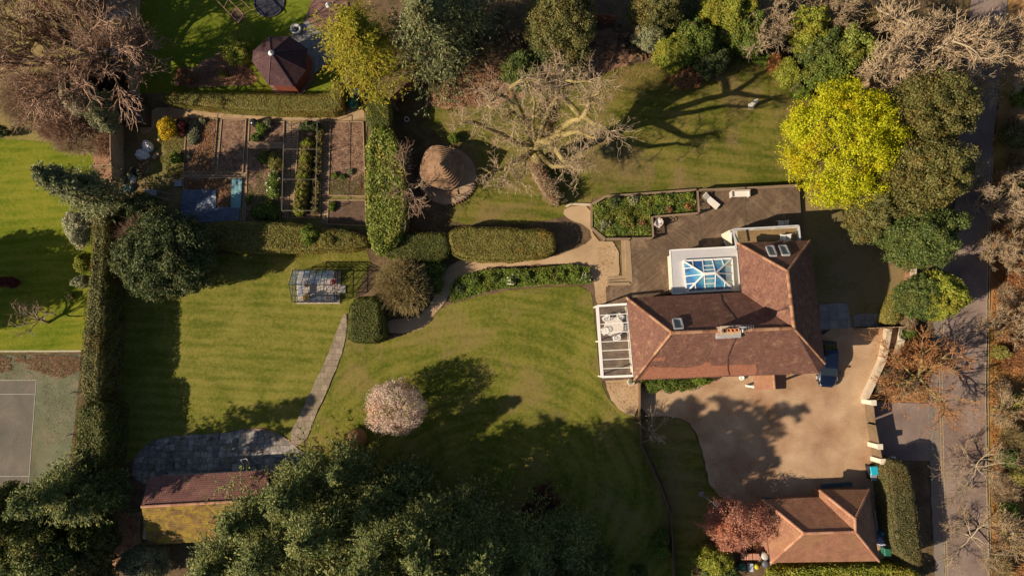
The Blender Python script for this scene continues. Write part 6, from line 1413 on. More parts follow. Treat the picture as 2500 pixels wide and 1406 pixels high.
# big evergreens and leafy trees (label, px,py,rx,ry,h,mat,leaf)
for nm, lab, x, y, rx, ry, h, mt, lf, cl in (
    ('tree', 'large bright yellow-green tree in full leaf beside the house deck', 2052, 356, 136, 148, 9.5, 'acid', .19, .14),
    ('tree', 'large round dark glossy evergreen between the hedges on the west lawn', 408, 628, 116, 104, 6.2, 'dark', .22, .16),
    ('tree', 'olive-green evergreen behind the camellia at the top centre', 1372, 55, 82, 92, 8, 'olive', .19, .22),
    ('holly_tree', 'dark olive holly by the road, directly right of the yellow tree', 2248, 282, 98, 84, 11, 'hollyolive', .22, .24),
    ('holly_tree', 'dark olive holly by the road, below and right of the yellow tree', 2238, 436, 96, 82, 11.5, 'hollyolive', .22, .24),
    ('tree', 'grey-green evergreen tucked under the lower right of the yellow tree', 2126, 528, 58, 56, 6.5, 'olive', .18, .22),
    ('tree', 'deep green laurel-leaved tree overhanging the road edge', 2238, 578, 88, 72, 7.5, 'holly', .20, .2),
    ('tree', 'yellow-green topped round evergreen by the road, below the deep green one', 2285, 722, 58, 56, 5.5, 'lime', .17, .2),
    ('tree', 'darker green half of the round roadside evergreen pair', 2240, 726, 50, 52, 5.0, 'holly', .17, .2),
    ('shrub', 'olive conifer-like shrub at the top beside the log heap', 1600, 30, 66, 55, 6, 'olive', .17, .25),
    ('shrub', 'bright green shrub with a few red blooms at the lawn edge', 1692, 108, 54, 48, 5, 'green', .2, .25),
    ('shrub', 'yellow-olive rounded shrub above the brown patch', 1636, 132, 42, 44, 4, 'lime', .16, .28),
    ('shrub', 'grey-green shrub just right of the log heap', 1585, 88, 36, 36, 4, 'silver', .15, .28),
    ('shrub', 'dark shrub between the bright shrubs and the lawn shadow', 1735, 150, 40, 36, 3.5, 'dark', .18, .3),
    ('shrub', 'light green shrub at the top edge right of centre', 1775, 32, 66, 52, 6, 'lime', .17, .24),
    ('shrub', 'glossy mid green shrub below the light green one', 1822, 88, 50, 44, 5, 'green', .2, .25),
    ('rhododendron', 'light green rhododendron at the head of the top-right shrub group', 1966, 78, 46, 52, 5.5, 'lime', .22, .25),
    ('rhododendron', 'yellow-green rhododendron at the right of the top-right shrub group', 2066, 128, 56, 56, 5.5, 'ivy', .24, .25),
    ('rhododendron', 'mid green rhododendron at the foot of the top-right shrub group', 2010, 178, 52, 40, 4.5, 'green', .22, .25),
    ('rhododendron', 'dark green rhododendron in the middle of the top-right shrub group', 2000, 125, 50, 42, 5, 'holly', .22, .25),
    ('shrub', 'golden shrub on the right lawn edge below the rhododendrons', 1922, 180, 26, 34, 2.6, 'lime', .16, .3),
    ('shrub', 'small red-orange shrub at the right end of the shrub border', 1892, 156, 18, 24, 1.8, 'rust', .15, .3),
    ('shrub', 'low fresh green shrub at the tip of the right lawn edge', 1956, 228, 22, 18, 1.4, 'bright', .14, .3),
    ('shrub', 'olive shrub between the golden and the fresh green ones', 1940, 205, 18, 20, 1.8, 'olive', .14, .3),
    ('shrub', 'bright low green plants where the tree shadow meets the border', 1862, 145, 28, 14, 1.2, 'bright', .14, .35),
    ('shrub', 'green evergreen shrub left of the pink camellia', 1275, 178, 44, 46, 4.5, 'holly', .18, .25),
    ('shrub', 'dark evergreen shrub in front of the olive tree', 1330, 130, 40, 38, 4.5, 'dark', .18, .28),
    ('camellia', 'pink-flowered camellia behind the bare oak', 1335, 178, 30, 32, 3.5, 'dark', .17, .3),
    ('camellia', 'pale pink camellia with grey twigs right of the pink one', 1385, 172, 36, 26, 3, 'olive', .15, .3),
    ('shrub', 'bright yellow-green shrub left of the gazebo roof', 580, 125, 34, 36, 2.6, 'lime', .15, .3),
    ('shrub', 'russet shrub at the left corner of the leaf-strewn bed', 453, 188, 24, 18, 1.6, 'copper', .15, .32),
    ('shrub', 'small green mound on the leaf-strewn bed', 543, 180, 11, 9, .7, 'privet', .12, .4),
    ('shrub', 'yellow-green variegated shrub under the bare tree at the left', 196, 238, 36, 42, 4, 'cream', .16, .26),
    ('shrub', 'grey-green holly standing at the garden boundary on the left', 262, 280, 27, 46, 4.5, 'silver', .17, .26),
    ('shrub', 'cream-flowered shrub spilling over the top of the long hedge', 197, 556, 28, 42, 3, 'cream', .16, .26),
    ('shrub', 'pale yellow shrub at the side of the long hedge', 208, 642, 17, 24, 2.4, 'lime', .14, .32),
    ('shrub', 'blue-green shrub poking from the long hedge above the bare apple tree', 205, 688, 22, 14, 2, 'silver', .15, .34),
    ('shrub', 'dark evergreen shrub under the leaning conifer', 345, 510, 52, 36, 3, 'dark', .18, .25),
    ('shrub', 'small bright green shrub above the round hut', 1108, 338, 13, 12, .9, 'bright', .13, .35),
    ('shrub', 'rounded yellow-green shrub at the foot of the red maple', 1741, 1362, 47, 32, 2.6, 'lime', .17, .25),
    ('shrub', 'dark green shrub below the yellow-green one at the bottom edge', 1762, 1398, 44, 18, 1.6, 'holly', .17, .3),
    ('shrub', 'bright little shrub emerging under the south eaves', 1712, 929, 24, 10, 1.3, 'bright', .14, .32),
    ('shrub', 'dark foliage filling the bed under the south eaves', 1630, 940, 62, 16, .9, 'green', .15, .3),
    ('shrub', 'dark bush in shade by the low fence, lower right lawn', 1612, 1312, 20, 18, 1.5, 'green', .15, .35),
    ('shrub', 'brighter green bush in shade below the dark one by the low fence', 1617, 1344, 20, 14, 1.2, 'bright', .15, .35),
    ('shrub', 'speckled dark shrub at the bottom edge left of the low fence', 1560, 1396, 22, 20, 2, 'holly', .17, .32),
    ('shrub', 'small green shrub on the left edge of the vivid left lawn', 4, 322, 20, 14, 1.6, 'dark', .15, .35),
    ('shrub', 'dark red low bush at the left edge of the shaded lawn', 18, 688, 28, 12, 1.4, 'wine', .15, .35),
    ('shrub', 'green leafy clump beside the gravel bend under the olive bush', 1066, 690, 16, 22, 1.3, 'green', .15, .35),
    ('shrub', 'dark green clump at the upper bend of the gravel path', 1052, 655, 34, 20, 1.6, 'green', .16, .3),
    ('shrub', 'small green tuft on the neighbour boundary by the blue-green shrub', 172, 724, 9, 9, .5, 'olive', .12, .4),
    ('shrub', 'green ivy bush at the corner of the tall wall by the road', 2216, 812, 18, 16, 1.2, 'green', .14, .35)):
    fl = None; fc = 150
    if 'pink' in lab and nm == 'camellia': fl, fc = LM['magenta' if 'pale' not in lab else 'pink'], 170
    if 'red blooms' in lab: fl, fc = LM['magenta'], 30
    bush(nm, lab, 'tree' if 'tree' in nm else ('camellia' if nm == 'camellia' else ('rhododendron' if nm[0] == 'r' else 'shrub')), x, y, rx, ry, h, LM[mt], lf, 1.0, cl, flowers=fl, fcount=fc)
bush('shrub', 'reddish brown bush standing on the lawn below the bright shrubs', 'shrub', 1676, 188, 44, 28, 1.8, LM['copper'], .13, 1, .3)
bush('shrub', 'tan dried bush between the clipped hedge and the round evergreen', 'shrub', 2216, 775, 20, 32, 1.8, LM['tan'], .13, 1, .3)
# pampas tuft
rng = rg(); c = P(1481, 372, .5); T = thing('pampas_grass', 'straw and green pampas grass tuft on the lawn beside the oak', 'ornamental grass', (c.x, c.y, 0)); n = 2600; a = rng.uniform(0, 6.28, n); e = rng.uniform(.2, 1.4, n); L_ = rng.uniform(.7, 1.5, n); C = np.stack([c.x+np.cos(a)*np.cos(e)*L_*.62, c.y+np.sin(a)*np.cos(e)*L_*.5, np.sin(e)*L_*.75+.02], 1)
Tn = np.stack([np.cos(a)*np.cos(e), np.sin(a)*np.cos(e), np.sin(e)-.35], 1); V, F = leaves(C, np.stack([-np.cos(a)*.4, -np.sin(a)*.4, np.ones(n)], 1)+rng.normal(0, .4, (n, 3)), .55, .045, rng, Tn); npmesh('blades', V, F, LM['pampas'], T)
# conifers
conifer('conifer', 'golden yellow-green conifer at the top centre beside the gazebo', *gpx(884, 108, 7), 12, 4.3, LM['golden'], nb=210, ns=170, droop=.14, spray=.36, shape=.62, lw=.34, z0=.25)
conifer('conifer', 'dark blue-green conifer with grey-green tips, right of the golden one', *gpx(1045, 70, 7.5), 14, 4.8, LM['cedar'], nb=170, ns=170, droop=.25, spray=.36, shape=.65, lw=.36)
conifer('conifer', 'second dark conifer at the top edge between the golden and olive trees', *gpx(1130, 10, 7), 12, 3.6, LM['cedar'], nb=170, ns=90, droop=.3, spray=.4, shape=.65)
conifer('conifer', 'tall slender dark conifer leaning over the left lawn from the boundary', 302, 499, 13, 2.6, LM['cedar'], nb=240, ns=90, droop=.3, spray=.45, shape=.75, lw=.4)
big = [(700, 1212, 12, 3.4), (832, 1155, 10, 2.3), (590, 1275, 11, 3.2), (765, 1310, 14, 4.0), (640, 1370, 13, 4.2), (520, 1385, 10.5, 3.4), (905, 1250, 10, 3.0), (912, 1372, 19, 3.3), (1020, 1310, 15, 3.0), (985, 1180, 5, 2.2), (1150, 1275, 8, 2.6), (1165, 1365, 17, 3.2), (1290, 1375, 14, 4.0), (1385, 1345, 10, 2.7)]
pos = ['beside the right end of the outbuilding', 'reaching furthest up toward the blossom tree', 'overlapping the outbuilding roof', 'lit, in the middle of the left clump', 'at the bottom edge left of centre, lit', 'behind the outbuilding at the bottom edge', 'shaded, right of the foremost one', 'with bright tips at the bottom centre-left', 'in deep shade at bottom centre', 'small and shaded below the blossom tree', 'low and shaded below the dark lawn', 'shaded, left of the wine-red maple foot', 'at the bottom edge below the wine-red maple', 'small with pale tips at the right end of the clump']
for (x, y, h, r), ps in zip(big, pos):
    q = gpx(x, y, h*.75); conifer('conifer', 'dark green feathery conifer '+ps, q[0], q[1], h, r, LM['fir'], nb=130, ns=150, droop=.16, spray=.40, shape=.66, lw=.36, group='conifers along the bottom edge')
for x, y, h, r_, w_ in ((1040, 1392, 19, 3.4, 'whose bright top shows at the bottom edge centre'), (1175, 1450, 20, 3.4, 'the tallest, topping out below the frame, centre'), (975, 1475, 20, 3.6, 'topping out below the frame, left of centre'), (1140, 1540, 18, 3.2, 'further down below the frame'), (1290, 1500, 16, 3.2, 'below the frame, right of centre'), (830, 1490, 18, 3.6, 'below the frame on the left'), (1400, 1480, 13, 2.8, 'below the frame on the right'), (1100, 1570, 14, 3.4, 'in the second row below the frame, centre'), (960, 1570, 14, 3.4, 'in the second row below the frame, left'), (1250, 1580, 11, 3.6, 'in the second row below the frame, right'), (700, 1500, 15, 3.8, 'below the frame, far left of the clump'), (860, 1610, 17, 4.0, 'in the second row below the frame, far left'), (760, 1620, 16, 4.0, 'in the second row below the frame, leftmost'), (1050, 1690, 15, 3.8, 'in the third row below the frame, centre'), (1180, 1690, 12, 3.8, 'in the third row below the frame, right'), (930, 1720, 16, 4.0, 'in the third row below the frame, left')):
    q = gpx(x, y, h*.9); conifer('conifer', 'tall dark green conifer '+w_, q[0], q[1], h, r_, LM['fir'], nb=95, ns=130, spray=.40, shape=.6, lw=.42, z0=.3, droop=.12, group='conifers along the bottom edge')
# holm oaks lower left
conifer('conifer', 'tall dark tree leaning out over the bottom-left oaks from the foot of the hedge', 262, 1166, 13, 2.7, LM['fir'], nb=140, ns=140, droop=.14, spray=.42, shape=.6, lw=.36)
conifer('conifer', 'second tall dark tree rising between the bottom-left oaks and the patio', 312, 1196, 10, 2.0, LM['fir'], nb=120, ns=140, droop=.14, spray=.42, shape=.6, lw=.36)
for lab, x, y, rx, ry, h, mt in (('dark evergreen oak at the bottom-left corner, against the tennis court', 55, 1262, 92, 76, 9, 'yew'), ('dark evergreen oak touching the foot of the tall hedge', 205, 1205, 92, 58, 5.5, 'yew'), ('evergreen oak with olive tips at the bottom left edge', 110, 1365, 115, 70, 7.5, 'fir'), ('evergreen oak with olive tips left of the outbuilding', 225, 1300, 60, 56, 5.5, 'yew'), ('olive-tipped evergreen oak at the bottom edge near the silver shrub', 215, 1395, 60, 50, 6.5, 'olive')):
    bush('evergreen_oak', lab, 'tree', x, y, rx, ry, h, LM[mt], .24, 1, .2)
bush('shrub', 'silver-green shrub behind the outbuilding at the bottom edge', 'shrub', 355, 1372, 58, 44, 3.2, LM['silver'], .17, .8, .26)
bush('shrub', 'rust-coloured bush at the very bottom-left corner', 'shrub', 8, 1395, 40, 30, 5, LM['rust'], .18, .9, .3)
bush('tree', 'tall evergreen at the left outside edge whose shadow crosses the left lawn', 'tree', -330, 760, 130, 110, 9, LM['dark'], .35, .6, .25)

# the old oak -------------------------------------------------------
rng = rg(); ob = P(1318, 398); oak = thing('oak_tree', 'huge old leafless oak with moss-covered limbs in the middle of the upper lawn', 'bare tree', ob)
m = MB(); fk = P(1306, 352, 5.7); m.tube([ob-Vector((0, 0, .1)), ob+Vector((0, 0, .5)), ob.lerp(fk, .5), fk], [.95, .7, .6, .54], 14); m.build('trunk', BARKG, oak)
limbs = [  # (pixel, height) lists
 [(1306, 352, 4.6), (1285, 300, 6.5), (1262, 265, 8), (1236, 240, 9), (1215, 228, 9.8), (1188, 240, 10)],
 [(1285, 300, 6.5), (1268, 270, 8.2), (1245, 215, 10), (1270, 198, 11), (1318, 196, 11.2), (1340, 205, 11)],
 [(1306, 352, 4.8), (1330, 310, 6.5), (1345, 262, 8), (1345, 210, 9.6), (1352, 165, 11)],
 [(1308, 350, 4.9), (1348, 268, 8), (1336, 200, 9), (1344, 170, 10)],
 [(1350, 332, 5.4), (1390, 300, 7.4), (1425, 285, 8.8), (1436, 262, 9.6), (1440, 240, 10), (1465, 222, 10.8)],
 [(1425, 285, 8.8), (1450, 300, 9.6), (1475, 312, 10.2), (1486, 320, 10.6)],
 [(1418, 285, 8.6), (1380, 245, 9.2), (1364, 225, 9.8), (1372, 196, 10.5), (1410, 200, 11.2), (1444, 198, 11.5)],
 [(1306, 352, 4.7), (1262, 352, 5.8), (1225, 330, 7.0), (1190, 315, 8.0), (1152, 298, 9.0), (1122, 300, 9.2)],
 [(1300, 345, 4.9), (1340, 345, 6.0), (1362, 372, 6.6), (1382, 395, 7.0), (1405, 395, 7.4), (1428, 386, 8)],
 [(1315, 375, 4.4), (1350, 408, 5.6), (1390, 405, 6.2), (1425, 420, 6.8)],
 [(1300, 372, 4.3), (1282, 392, 5.2), (1280, 420, 5.6), (1268, 446, 6.0)],
 [(1302, 368, 4.4), (1260, 392, 5.4), (1225, 412, 6.0), (1192, 424, 6.8)],
 [(1238, 405, 5.9), (1232, 425, 6.2), (1224, 445, 6.6)],
 [(1278, 290, 7), (1242, 268, 7.6), (1250, 292, 8.0), (1258, 310, 8.2)],
 [(1212, 230, 9.8), (1198, 252, 10), (1196, 266, 10.2)],
 [(1288, 310, 6.2), (1294, 290, 7.5), (1310, 268, 8.6), (1322, 240, 9.6)],
 [(1312, 348, 5), (1325, 300, 7.1), (1352, 250, 9.2), (1376, 214, 10.8)],
 [(1318, 352, 5), (1372, 328, 6.7), (1412, 322, 8.7), (1452, 338, 10)],
 [(1306, 350, 5), (1300, 300, 7.5), (1306, 250, 10), (1290, 200, 11.2)]]
Pt = []; Dt = []; Lt = []; Rt = []
for li, L0_ in enumerate(limbs):
    L0_ = [(a_, b_, h_2*1.2) for a_, b_, h_2 in L0_]; pts = [P(*q) for q in L0_]; r0_ = (.37 if li in (0, 2, 4, 7, 8, 16, 17) else (.27 if li in (1, 5, 6, 9, 11) else .2)); q = [pts[0]]
    for a, b in zip(pts[:-1], pts[1:]):
        for t in (.33, .66, 1): j = mnoise.noise_vector(a.lerp(b, t)*1.3)*.12; q.append(a.lerp(b, t)+j)
    rr = [r0_*(1-.72*i/(len(q)-1)) for i in range(len(q))]
    m = MB(); m.tube(q, rr, 9); m.build('limb', BARKG, oak)
    for i in range(2, len(q)):
        for _ in range((3 if i % 2 else 2) if i > len(q)*.5 else 1):
            Pt.append(q[i]+(q[i-1]-q[i])*rng.random()); d = (q[i]-q[i-1]).normalized(); rv = Vector(rng.normal(0, 1, 3)); Dt.append((d*.55+rv.normalized()*.9+Vector((0, 0, .15))).normalized()); Lt.append(rng.uniform(.7, 1.7)*(1.3 if i == len(q)-1 else 1)); Rt.append(.036)
lv_ = branching(rng, np.array(Pt), np.array([tuple(d) for d in Dt]), np.array(Lt), np.array(Rt), [(4, .75, .68, .55), (4, .7, .65, .6)], 4, .34, .05)
V, F = join_segs(lv_, [4, 3, 3], .011); npmesh('twigs', V, F, TWG, oak)
C = np.concatenate([np.array(P(1336+t*14, 330-t*90, 5.5+t*4.5))[None]+rng.normal(0, .38, (1, 3)) for t in rng.random(2600)]); V, F = leaves(C, rng.normal(0, 1, (2600, 3))+[0, 0, .6], .17, .11, rng); npmesh('ivy', V, F, LM['copper'], oak)
st = thing('fallen_trunk', 'ivy-choked broken trunk lying from the oak base down to the stone edging', 'tree trunk', P(1330, 440)); m = MB(); q = [P(1303, 400, .8), P(1312, 430, .9), P(1330, 462, 1.0), P(1352, 492, 1.1)]; m.tube(q, [.5, .48, .42, .36], 12); m.build('trunk', surf('bark_tan', [(.22, .16, .10), (.36, .27, .18)], 1.5, 9, .9, .6), st)
Pt = np.array([tuple(q[0].lerp(q[3], t)+Vector((0, 0, .4))) for t in rng.random(420)]); lv_ = branching(rng, Pt, unit(rdirs(rng, 420, -.1)), rng.uniform(.4, 1.0, 420), np.full(420, .025), [(4, .8, .6, .7)], 3, .3, 0); V, F = join_segs(lv_, [3, 3], .012); npmesh('twigs', V, F, TWG, st)
C = Pt[:420].repeat(6, 0)+rng.normal(0, .35, (2520, 3)); V, F = leaves(C, rng.normal(0, 1, (2520, 3))+[0, 0, .7], .16, .1, rng); npmesh('ivy', V, F, LM['copper'], st)
bush('stump', 'pale leafy stump at the end of the fallen trunk', 'stump', 1360, 492, 14, 12, 1.5, LM['olive'], .14, 1, .4)
# bare trees
D3 = ((5, .65, .6, .5), (5, .65, .62, .55), (5, .7, .6, .6)); D4 = ((5, .6, .62, .5), (5, .65, .62, .55), (6, .7, .6, .6), (3, .6, .6, .8))
bare('bare_tree', 'big leafless tree with thick dark limbs spreading over the top-left corner', 325, 185, 17, 8.6, TWP, BARK, limbs=10, lv=((6, .6, .62, .5), (6, .65, .62, .55), (6, .7, .6, .6), (3, .6, .6, .8)), r=.42, fork=.22, lean=(-7.0, 3.0), L0=.72, el=(.05, .8), rmin=.012, wob=.16)
bare('bare_tree', 'leafless tree with pale fine twigs at the upper left edge', 120, 120, 11, 5.5, TWT, BARKG, limbs=8, lv=D4, r=.25, rmin=.016, el=(.1, 1))
bare('bare_tree', 'leafless tree whose reddish twigs hang over the dark timber fence', 372, 150, 10, 3.0, TWP, BARK, limbs=7, lv=D4, r=.14, fork=.5, rmin=.014)
bare('bare_tree', 'sprawling pale leafless tree filling the top-right corner', *gpx(2290, 110, 9), 15, 7.5, TWG, surf('bark_pale', [(.25, .2, .13), (.4, .33, .23)], 2, 9), limbs=10, lv=((6, .65, .62, .5), (6, .65, .62, .55), (6, .7, .6, .6), (4, .6, .6, .8)), r=.38, fork=.3, L0=.62, el=(.05, 1.0), rmin=.018)
bare('bare_tree', 'second pale leafless tree on the right at the top, beyond the road', *gpx(2500, 80, 8), 14, 5.4, TWG, MATS['bark_pale'], limbs=9, lv=((6, .65, .62, .5), (5, .65, .62, .55), (6, .7, .6, .6), (4, .6, .6, .8)), r=.3, L0=.65, rmin=.018, el=(.05, 1))
bare('bare_tree', 'leafless tree with mossy limbs and orange haze of twigs overhanging the pavement', *gpx(2285, 925, 5), 8, 4.4, TWR, BARKG, limbs=9, lv=((6, .65, .65, .5), (5, .65, .65, .55), (4, .7, .6, .6)), r=.2, fork=.3, el=(-.1, .8), rmin=.014, leafmat=LM['rust'], nleaf=2600, leafsz=.12)
ch = bush('cherry_tree', 'round cherry tree covered in pale pink blossom on the main lawn', 'cherry tree', 965, 994, 74, 66, 5.0, LM['pink'], .11, .12, .14, base=0, twigs=None)
rng = rg(); c0_ = np.array(P(965, 994, 1.6)); lv_ = branching(rng, np.tile(c0_, (11, 1)), unit(rdirs(rng, 11, .0)), np.full(11, 1.7), np.full(11, .05), [(6, .6, .65, .5), (6, .65, .6, .6), (4, .7, .6, .6)], 4, .2, .05); V, F = join_segs(lv_, [5, 4, 3, 3], .013); npmesh('branches', V, F, TWP, ch)
bare('maple', 'bare red-leaved maple beside the garage roof', *gpx(1795, 1272, 3.5), 5, 3.0, TWR, BARK, cat='maple', limbs=9, lv=((6, .65, .62, .5), (5, .65, .62, .55), (4, .7, .6, .6)), r=.11, fork=.35, L0=.55, el=(-.2, .9), leafmat=LM['red'], nleaf=9000, leafsz=.13)
bush('maple', 'wide salmon-red leafed low maple beneath the red one, touching the garage roof', 'maple', 1800, 1276, 84, 60, 4.4, LM['red'], .13, .16, .17)
bare('maple', 'dark wine-red maple in deep shade at the bottom centre', *gpx(1320, 1245, 3), 4.2, 2.8, TWD, BARK, cat='maple', limbs=8, lv=D3, r=.1, leafmat=LM['wine'], nleaf=7000, leafsz=.14, el=(-.1, .9), L0=.6)
bare('apple_tree', 'small leafless pinkish apple tree on the shaded left lawn', 118, 788, 4.6, 2.7, TWP, MATS['bark_pale'], cat='apple tree', limbs=9, lv=((4, .6, .6, .5), (4, .65, .6, .55)), r=.11, fork=.25, lean=(-.8, 1.2), el=(.2, 1.1), rmin=.014)
bare('magnolia', 'little bare tree with white buds in the shade beside the drive', *gpx(1600, 1060, 2), 3.2, 1.9, TWG, MATS['bark_pale'], cat='small tree', limbs=8, lv=((4, .6, .6, .5), (4, .65, .6, .55)), r=.07, fork=.3, leafmat=LM['white'], nleaf=60, leafsz=.12)
bare('bare_tree', 'pinkish leafless tree leaning out of the laurel hedge', *gpx(985, 445, 4), 5.5, 2.8, TWP, MATS['bark_pale'], cat='bare tree', limbs=8, lv=((5, .6, .6, .5), (4, .65, .6, .55), (3, .6, .6, .7)), r=.09, fork=.5, lean=(.5, -.6), el=(-.2, .9))
bare('bare_tree', 'leafless tan tree above the rhododendrons', *gpx(1890, 45, 5.5), 8, 3.2, TWG, MATS['bark_pale'], limbs=9, lv=D4, r=.16, rmin=.015)
bare('bare_tree', 'leafless brown tree at the top edge above the yellow-green rhododendron', *gpx(2030, 35, 5), 7.5, 3.0, TWT, BARK, limbs=8, lv=D4, r=.15, rmin=.015)
bare('bare_tree', 'small leafless shrubby tree behind the dark log heap', *gpx(1505, 110, 3), 4, 2.0, TWD, BARK, limbs=7, lv=D3, r=.08)
bare('bare_tree', 'pale leafless branches reaching over the road on the right, upper', *gpx(2485, 450, 5), 7, 2.8, TWG, MATS['bark_pale'], limbs=9, lv=D4, r=.14, rmin=.015, el=(-.1, .9))
bare('bare_tree', 'bare tan tree at the right edge beside the shaded road bend', *gpx(2500, 600, 5), 6, 2.3, TWT, MATS['bark_pale'], limbs=8, lv=D4, r=.13, rmin=.015)
bare('bare_tree', 'bare brown tree at the right edge level with the house', *gpx(2525, 790, 5), 6, 2.4, TWT, BARK, limbs=8, lv=D3, r=.13, rmin=.015)
bare('bare_tree', 'bare straw-coloured tree at the right edge level with the gate', *gpx(2515, 1010, 5), 6, 2.3, TWT, BARKG, limbs=8, lv=D3, r=.13, rmin=.015)
bare('bare_tree', 'low bare tree leaning across the road on the right, lower', *gpx(2440, 1150, 4), 5, 3.2, TWT, MATS['bark_pale'], limbs=8, lv=D3, r=.1, lean=(-.8, 0), el=(-.1, .6), rmin=.010)
bare('bare_tree', 'low bare tree leaning across the road near the bottom right corner', *gpx(2425, 1330, 4), 5, 3.2, TWT, MATS['bark_pale'], limbs=8, lv=D3, r=.1, lean=(-.6, 0), el=(-.1, .6), rmin=.010)
bare('bare_tree', 'tall bare tree at the bottom right corner of the wood', *gpx(2525, 1330, 5), 6, 2.3, TWT, BARKG, limbs=8, lv=D3, r=.13, rmin=.014)
# dense twiggy shrubs
thicket('willow', 'dense olive-brown twiggy dome beside the greenhouse', 980, 698, 72, 72, 4.0, TWO, 3600, lw=.013, leafmat=LM['olive'], nleaf=5200, leafsz=.10, cat='shrub', levels=((5, .5, .45, .6),))
thicket('thicket', 'brown twiggy hedge shrub above the dark round evergreen', 345, 575, 72, 44, 4.2, TWP, 2200, lw=.013)
thicket('thicket', 'brown leafless thicket at the far left, below the top-left tree', 70, 235, 95, 75, 4.0, TWT, 3000, lw=.015)
thicket('thicket', 'pinkish leafless thicket left of the variegated shrub', 150, 300, 80, 50, 3.0, TWP, 2200, lw=.014)
thicket('thicket', 'fine pale leafless thicket spilling onto the vivid left lawn', 190, 345, 78, 34, 2.0, TWG, 900, lw=.011)
thicket('thicket', 'dark leafless thicket between the left thicket and the board fence', 225, 190, 75, 38, 3.0, TWD, 1400, lw=.014)
thicket('thicket', 'rust-brown thicket against the board fence by the compost bay', 255, 350, 32, 34, 2.0, TWP, 900, lw=.013, leafmat=LM['copper'], nleaf=900)
thicket('thicket', 'tan twiggy shrub between the fence and the olive tree', 1228, 60, 55, 60, 4.0, TWT, 1900, lw=.014, leafmat=LM['olive'], nleaf=1500, leafsz=.13)
thicket('thicket', 'brown leafless shrub beneath the tan twiggy one', 1215, 115, 34, 34, 2.6, TWT, 800, lw=.013)
thicket('thicket', 'brown leafless shrub beneath the olive tree on its right', 1425, 120, 34, 48, 2.6, TWP, 1100, lw=.013)
thicket('thicket', 'grey twiggy shrub tangled above the laurel hedge', 972, 400, 26, 54, 3.6, TWG, 700, lw=.013)
thicket('thicket', 'orange-brown thicket around the roadside bare tree', 2250, 870, 70, 40, 2.0, TWR, 1600, lw=.014, leafmat=LM['rust'], nleaf=1500, leafsz=.13)
thicket('thicket', 'brown thicket under the roadside bare tree, above the gate', 2190, 935, 62, 38, 1.4, TWT, 1300, lw=.013, leafmat=LM['copper'], nleaf=800, leafsz=.12)
thicket('thicket', 'brown-green thicket at the foot of the top-right tree', 2140, 70, 36, 60, 4.0, TWO, 1300, lw=.014, leafmat=LM['copper'], nleaf=2500, leafsz=.15)
for i, (x, y, rx, ry, h, mt, n) in enumerate(((2490, 300, 30, 60, 3, TWT, 700), (2492, 390, 26, 40, 2.5, TWO, 500), (2475, 520, 34, 50, 2.5, TWT, 700), (2485, 660, 40, 60, 2.5, TWR, 1000), (2460, 720, 30, 50, 1.6, TWT, 500), (2480, 860, 46, 60, 2.2, TWR, 900), (2455, 960, 30, 50, 1.6, TWT, 500), (2480, 1080, 40, 60, 2.5, TWO, 1000), (2460, 1200, 44, 60, 2.2, TWT, 1100), (2480, 1300, 40, 60, 2.4, TWT, 1000), (2450, 1390, 38, 40, 2, TWO, 800))):
    n = int(n*.5); rx *= .8; ry *= .8
    thicket('thicket', 'leafless roadside scrub east of the road, %s from the top' % ['first', 'second', 'third', 'fourth', 'fifth', 'sixth', 'seventh', 'eighth', 'ninth', 'tenth', 'last'][i], x, y, rx, ry, h, mt, n, lw=.013, leafmat=LM['rust'] if mt is TWR else LM['copper'], nleaf=500, leafsz=.14, group='scrub patches east of the road')
for i, (x, y, r, k) in enumerate(((2490, 240, 24, 'bright'), (2480, 330, 34, 'olive'), (2478, 470, 26, 'olive'), (2455, 1115, 22, 'holly'), (2462, 1240, 18, 'green'), (2472, 980, 18, 'privet'), (2488, 1160, 22, 'privet'), (2440, 860, 16, 'privet'))):
    bush('ivy_bush', ['bright green bush at the right edge near the top', 'large olive bush at the right edge below the bright one', 'olive bush by the shaded road on the right', 'dark green bush at the roadside level with the bins', 'round green bush at the roadside level with the garage ridge', 'yellow-green bush at the right edge level with the gate', 'olive-green bush at the right edge above the garage ridge', 'small olive bush at the road edge opposite the orange tree'][i], 'shrub', x, y, r, r, 2.2, LM[k], .16, .9, .3)
cover('leaf_carpet', 'orange and brown fallen leaves on the woodland floor east of the road', [(2424, 420), (2560, 380), (2560, 1460), (2424, 1460), (2420, 940)], LM['rust'], .10, .17, .4, cat='fallen leaves')
cover('leaf_carpet', 'orange-brown fallen leaves under the shrubs of the upper lawn', [(1040, 250), (1120, 178), (1185, 140), (1235, 190), (1225, 240), (1180, 262), (1045, 260)], DRYM, .08, .16, .4, cat='fallen leaves')
cover('leaf_carpet', 'fallen leaves on the sloping bed beside the gazebo', [(430, 205), (500, 155), (545, 125), (610, 165), (630, 200), (540, 210)], DRYM, .08, .14, .3, cat='fallen leaves')
cover('leaf_carpet', 'orange fallen leaves around the roadside bare tree', [(2180, 835), (2285, 815), (2285, 980), (2135, 980)], DRYM, .08, .16, .3, cat='fallen leaves')
cover('border_plants', 'lush green spring foliage of the curved flower border', [(1100, 738), (1098, 705), (1112, 680), (1150, 665), (1200, 657), (1300, 655), (1400, 645), (1440, 652), (1446, 692), (1330, 695), (1210, 706)], LM['bright'], .75, .17, 1.6, seed=2)
cover('border_plants', 'darker green foliage between the bright clumps of the flower border', [(1100, 738), (1098, 705), (1112, 680), (1150, 665), (1200, 657), (1300, 655), (1400, 645), (1440, 652), (1446, 692), (1330, 695), (1210, 706)], LM['green'], .8, .2, 1.4, seed=6, patch=.8)
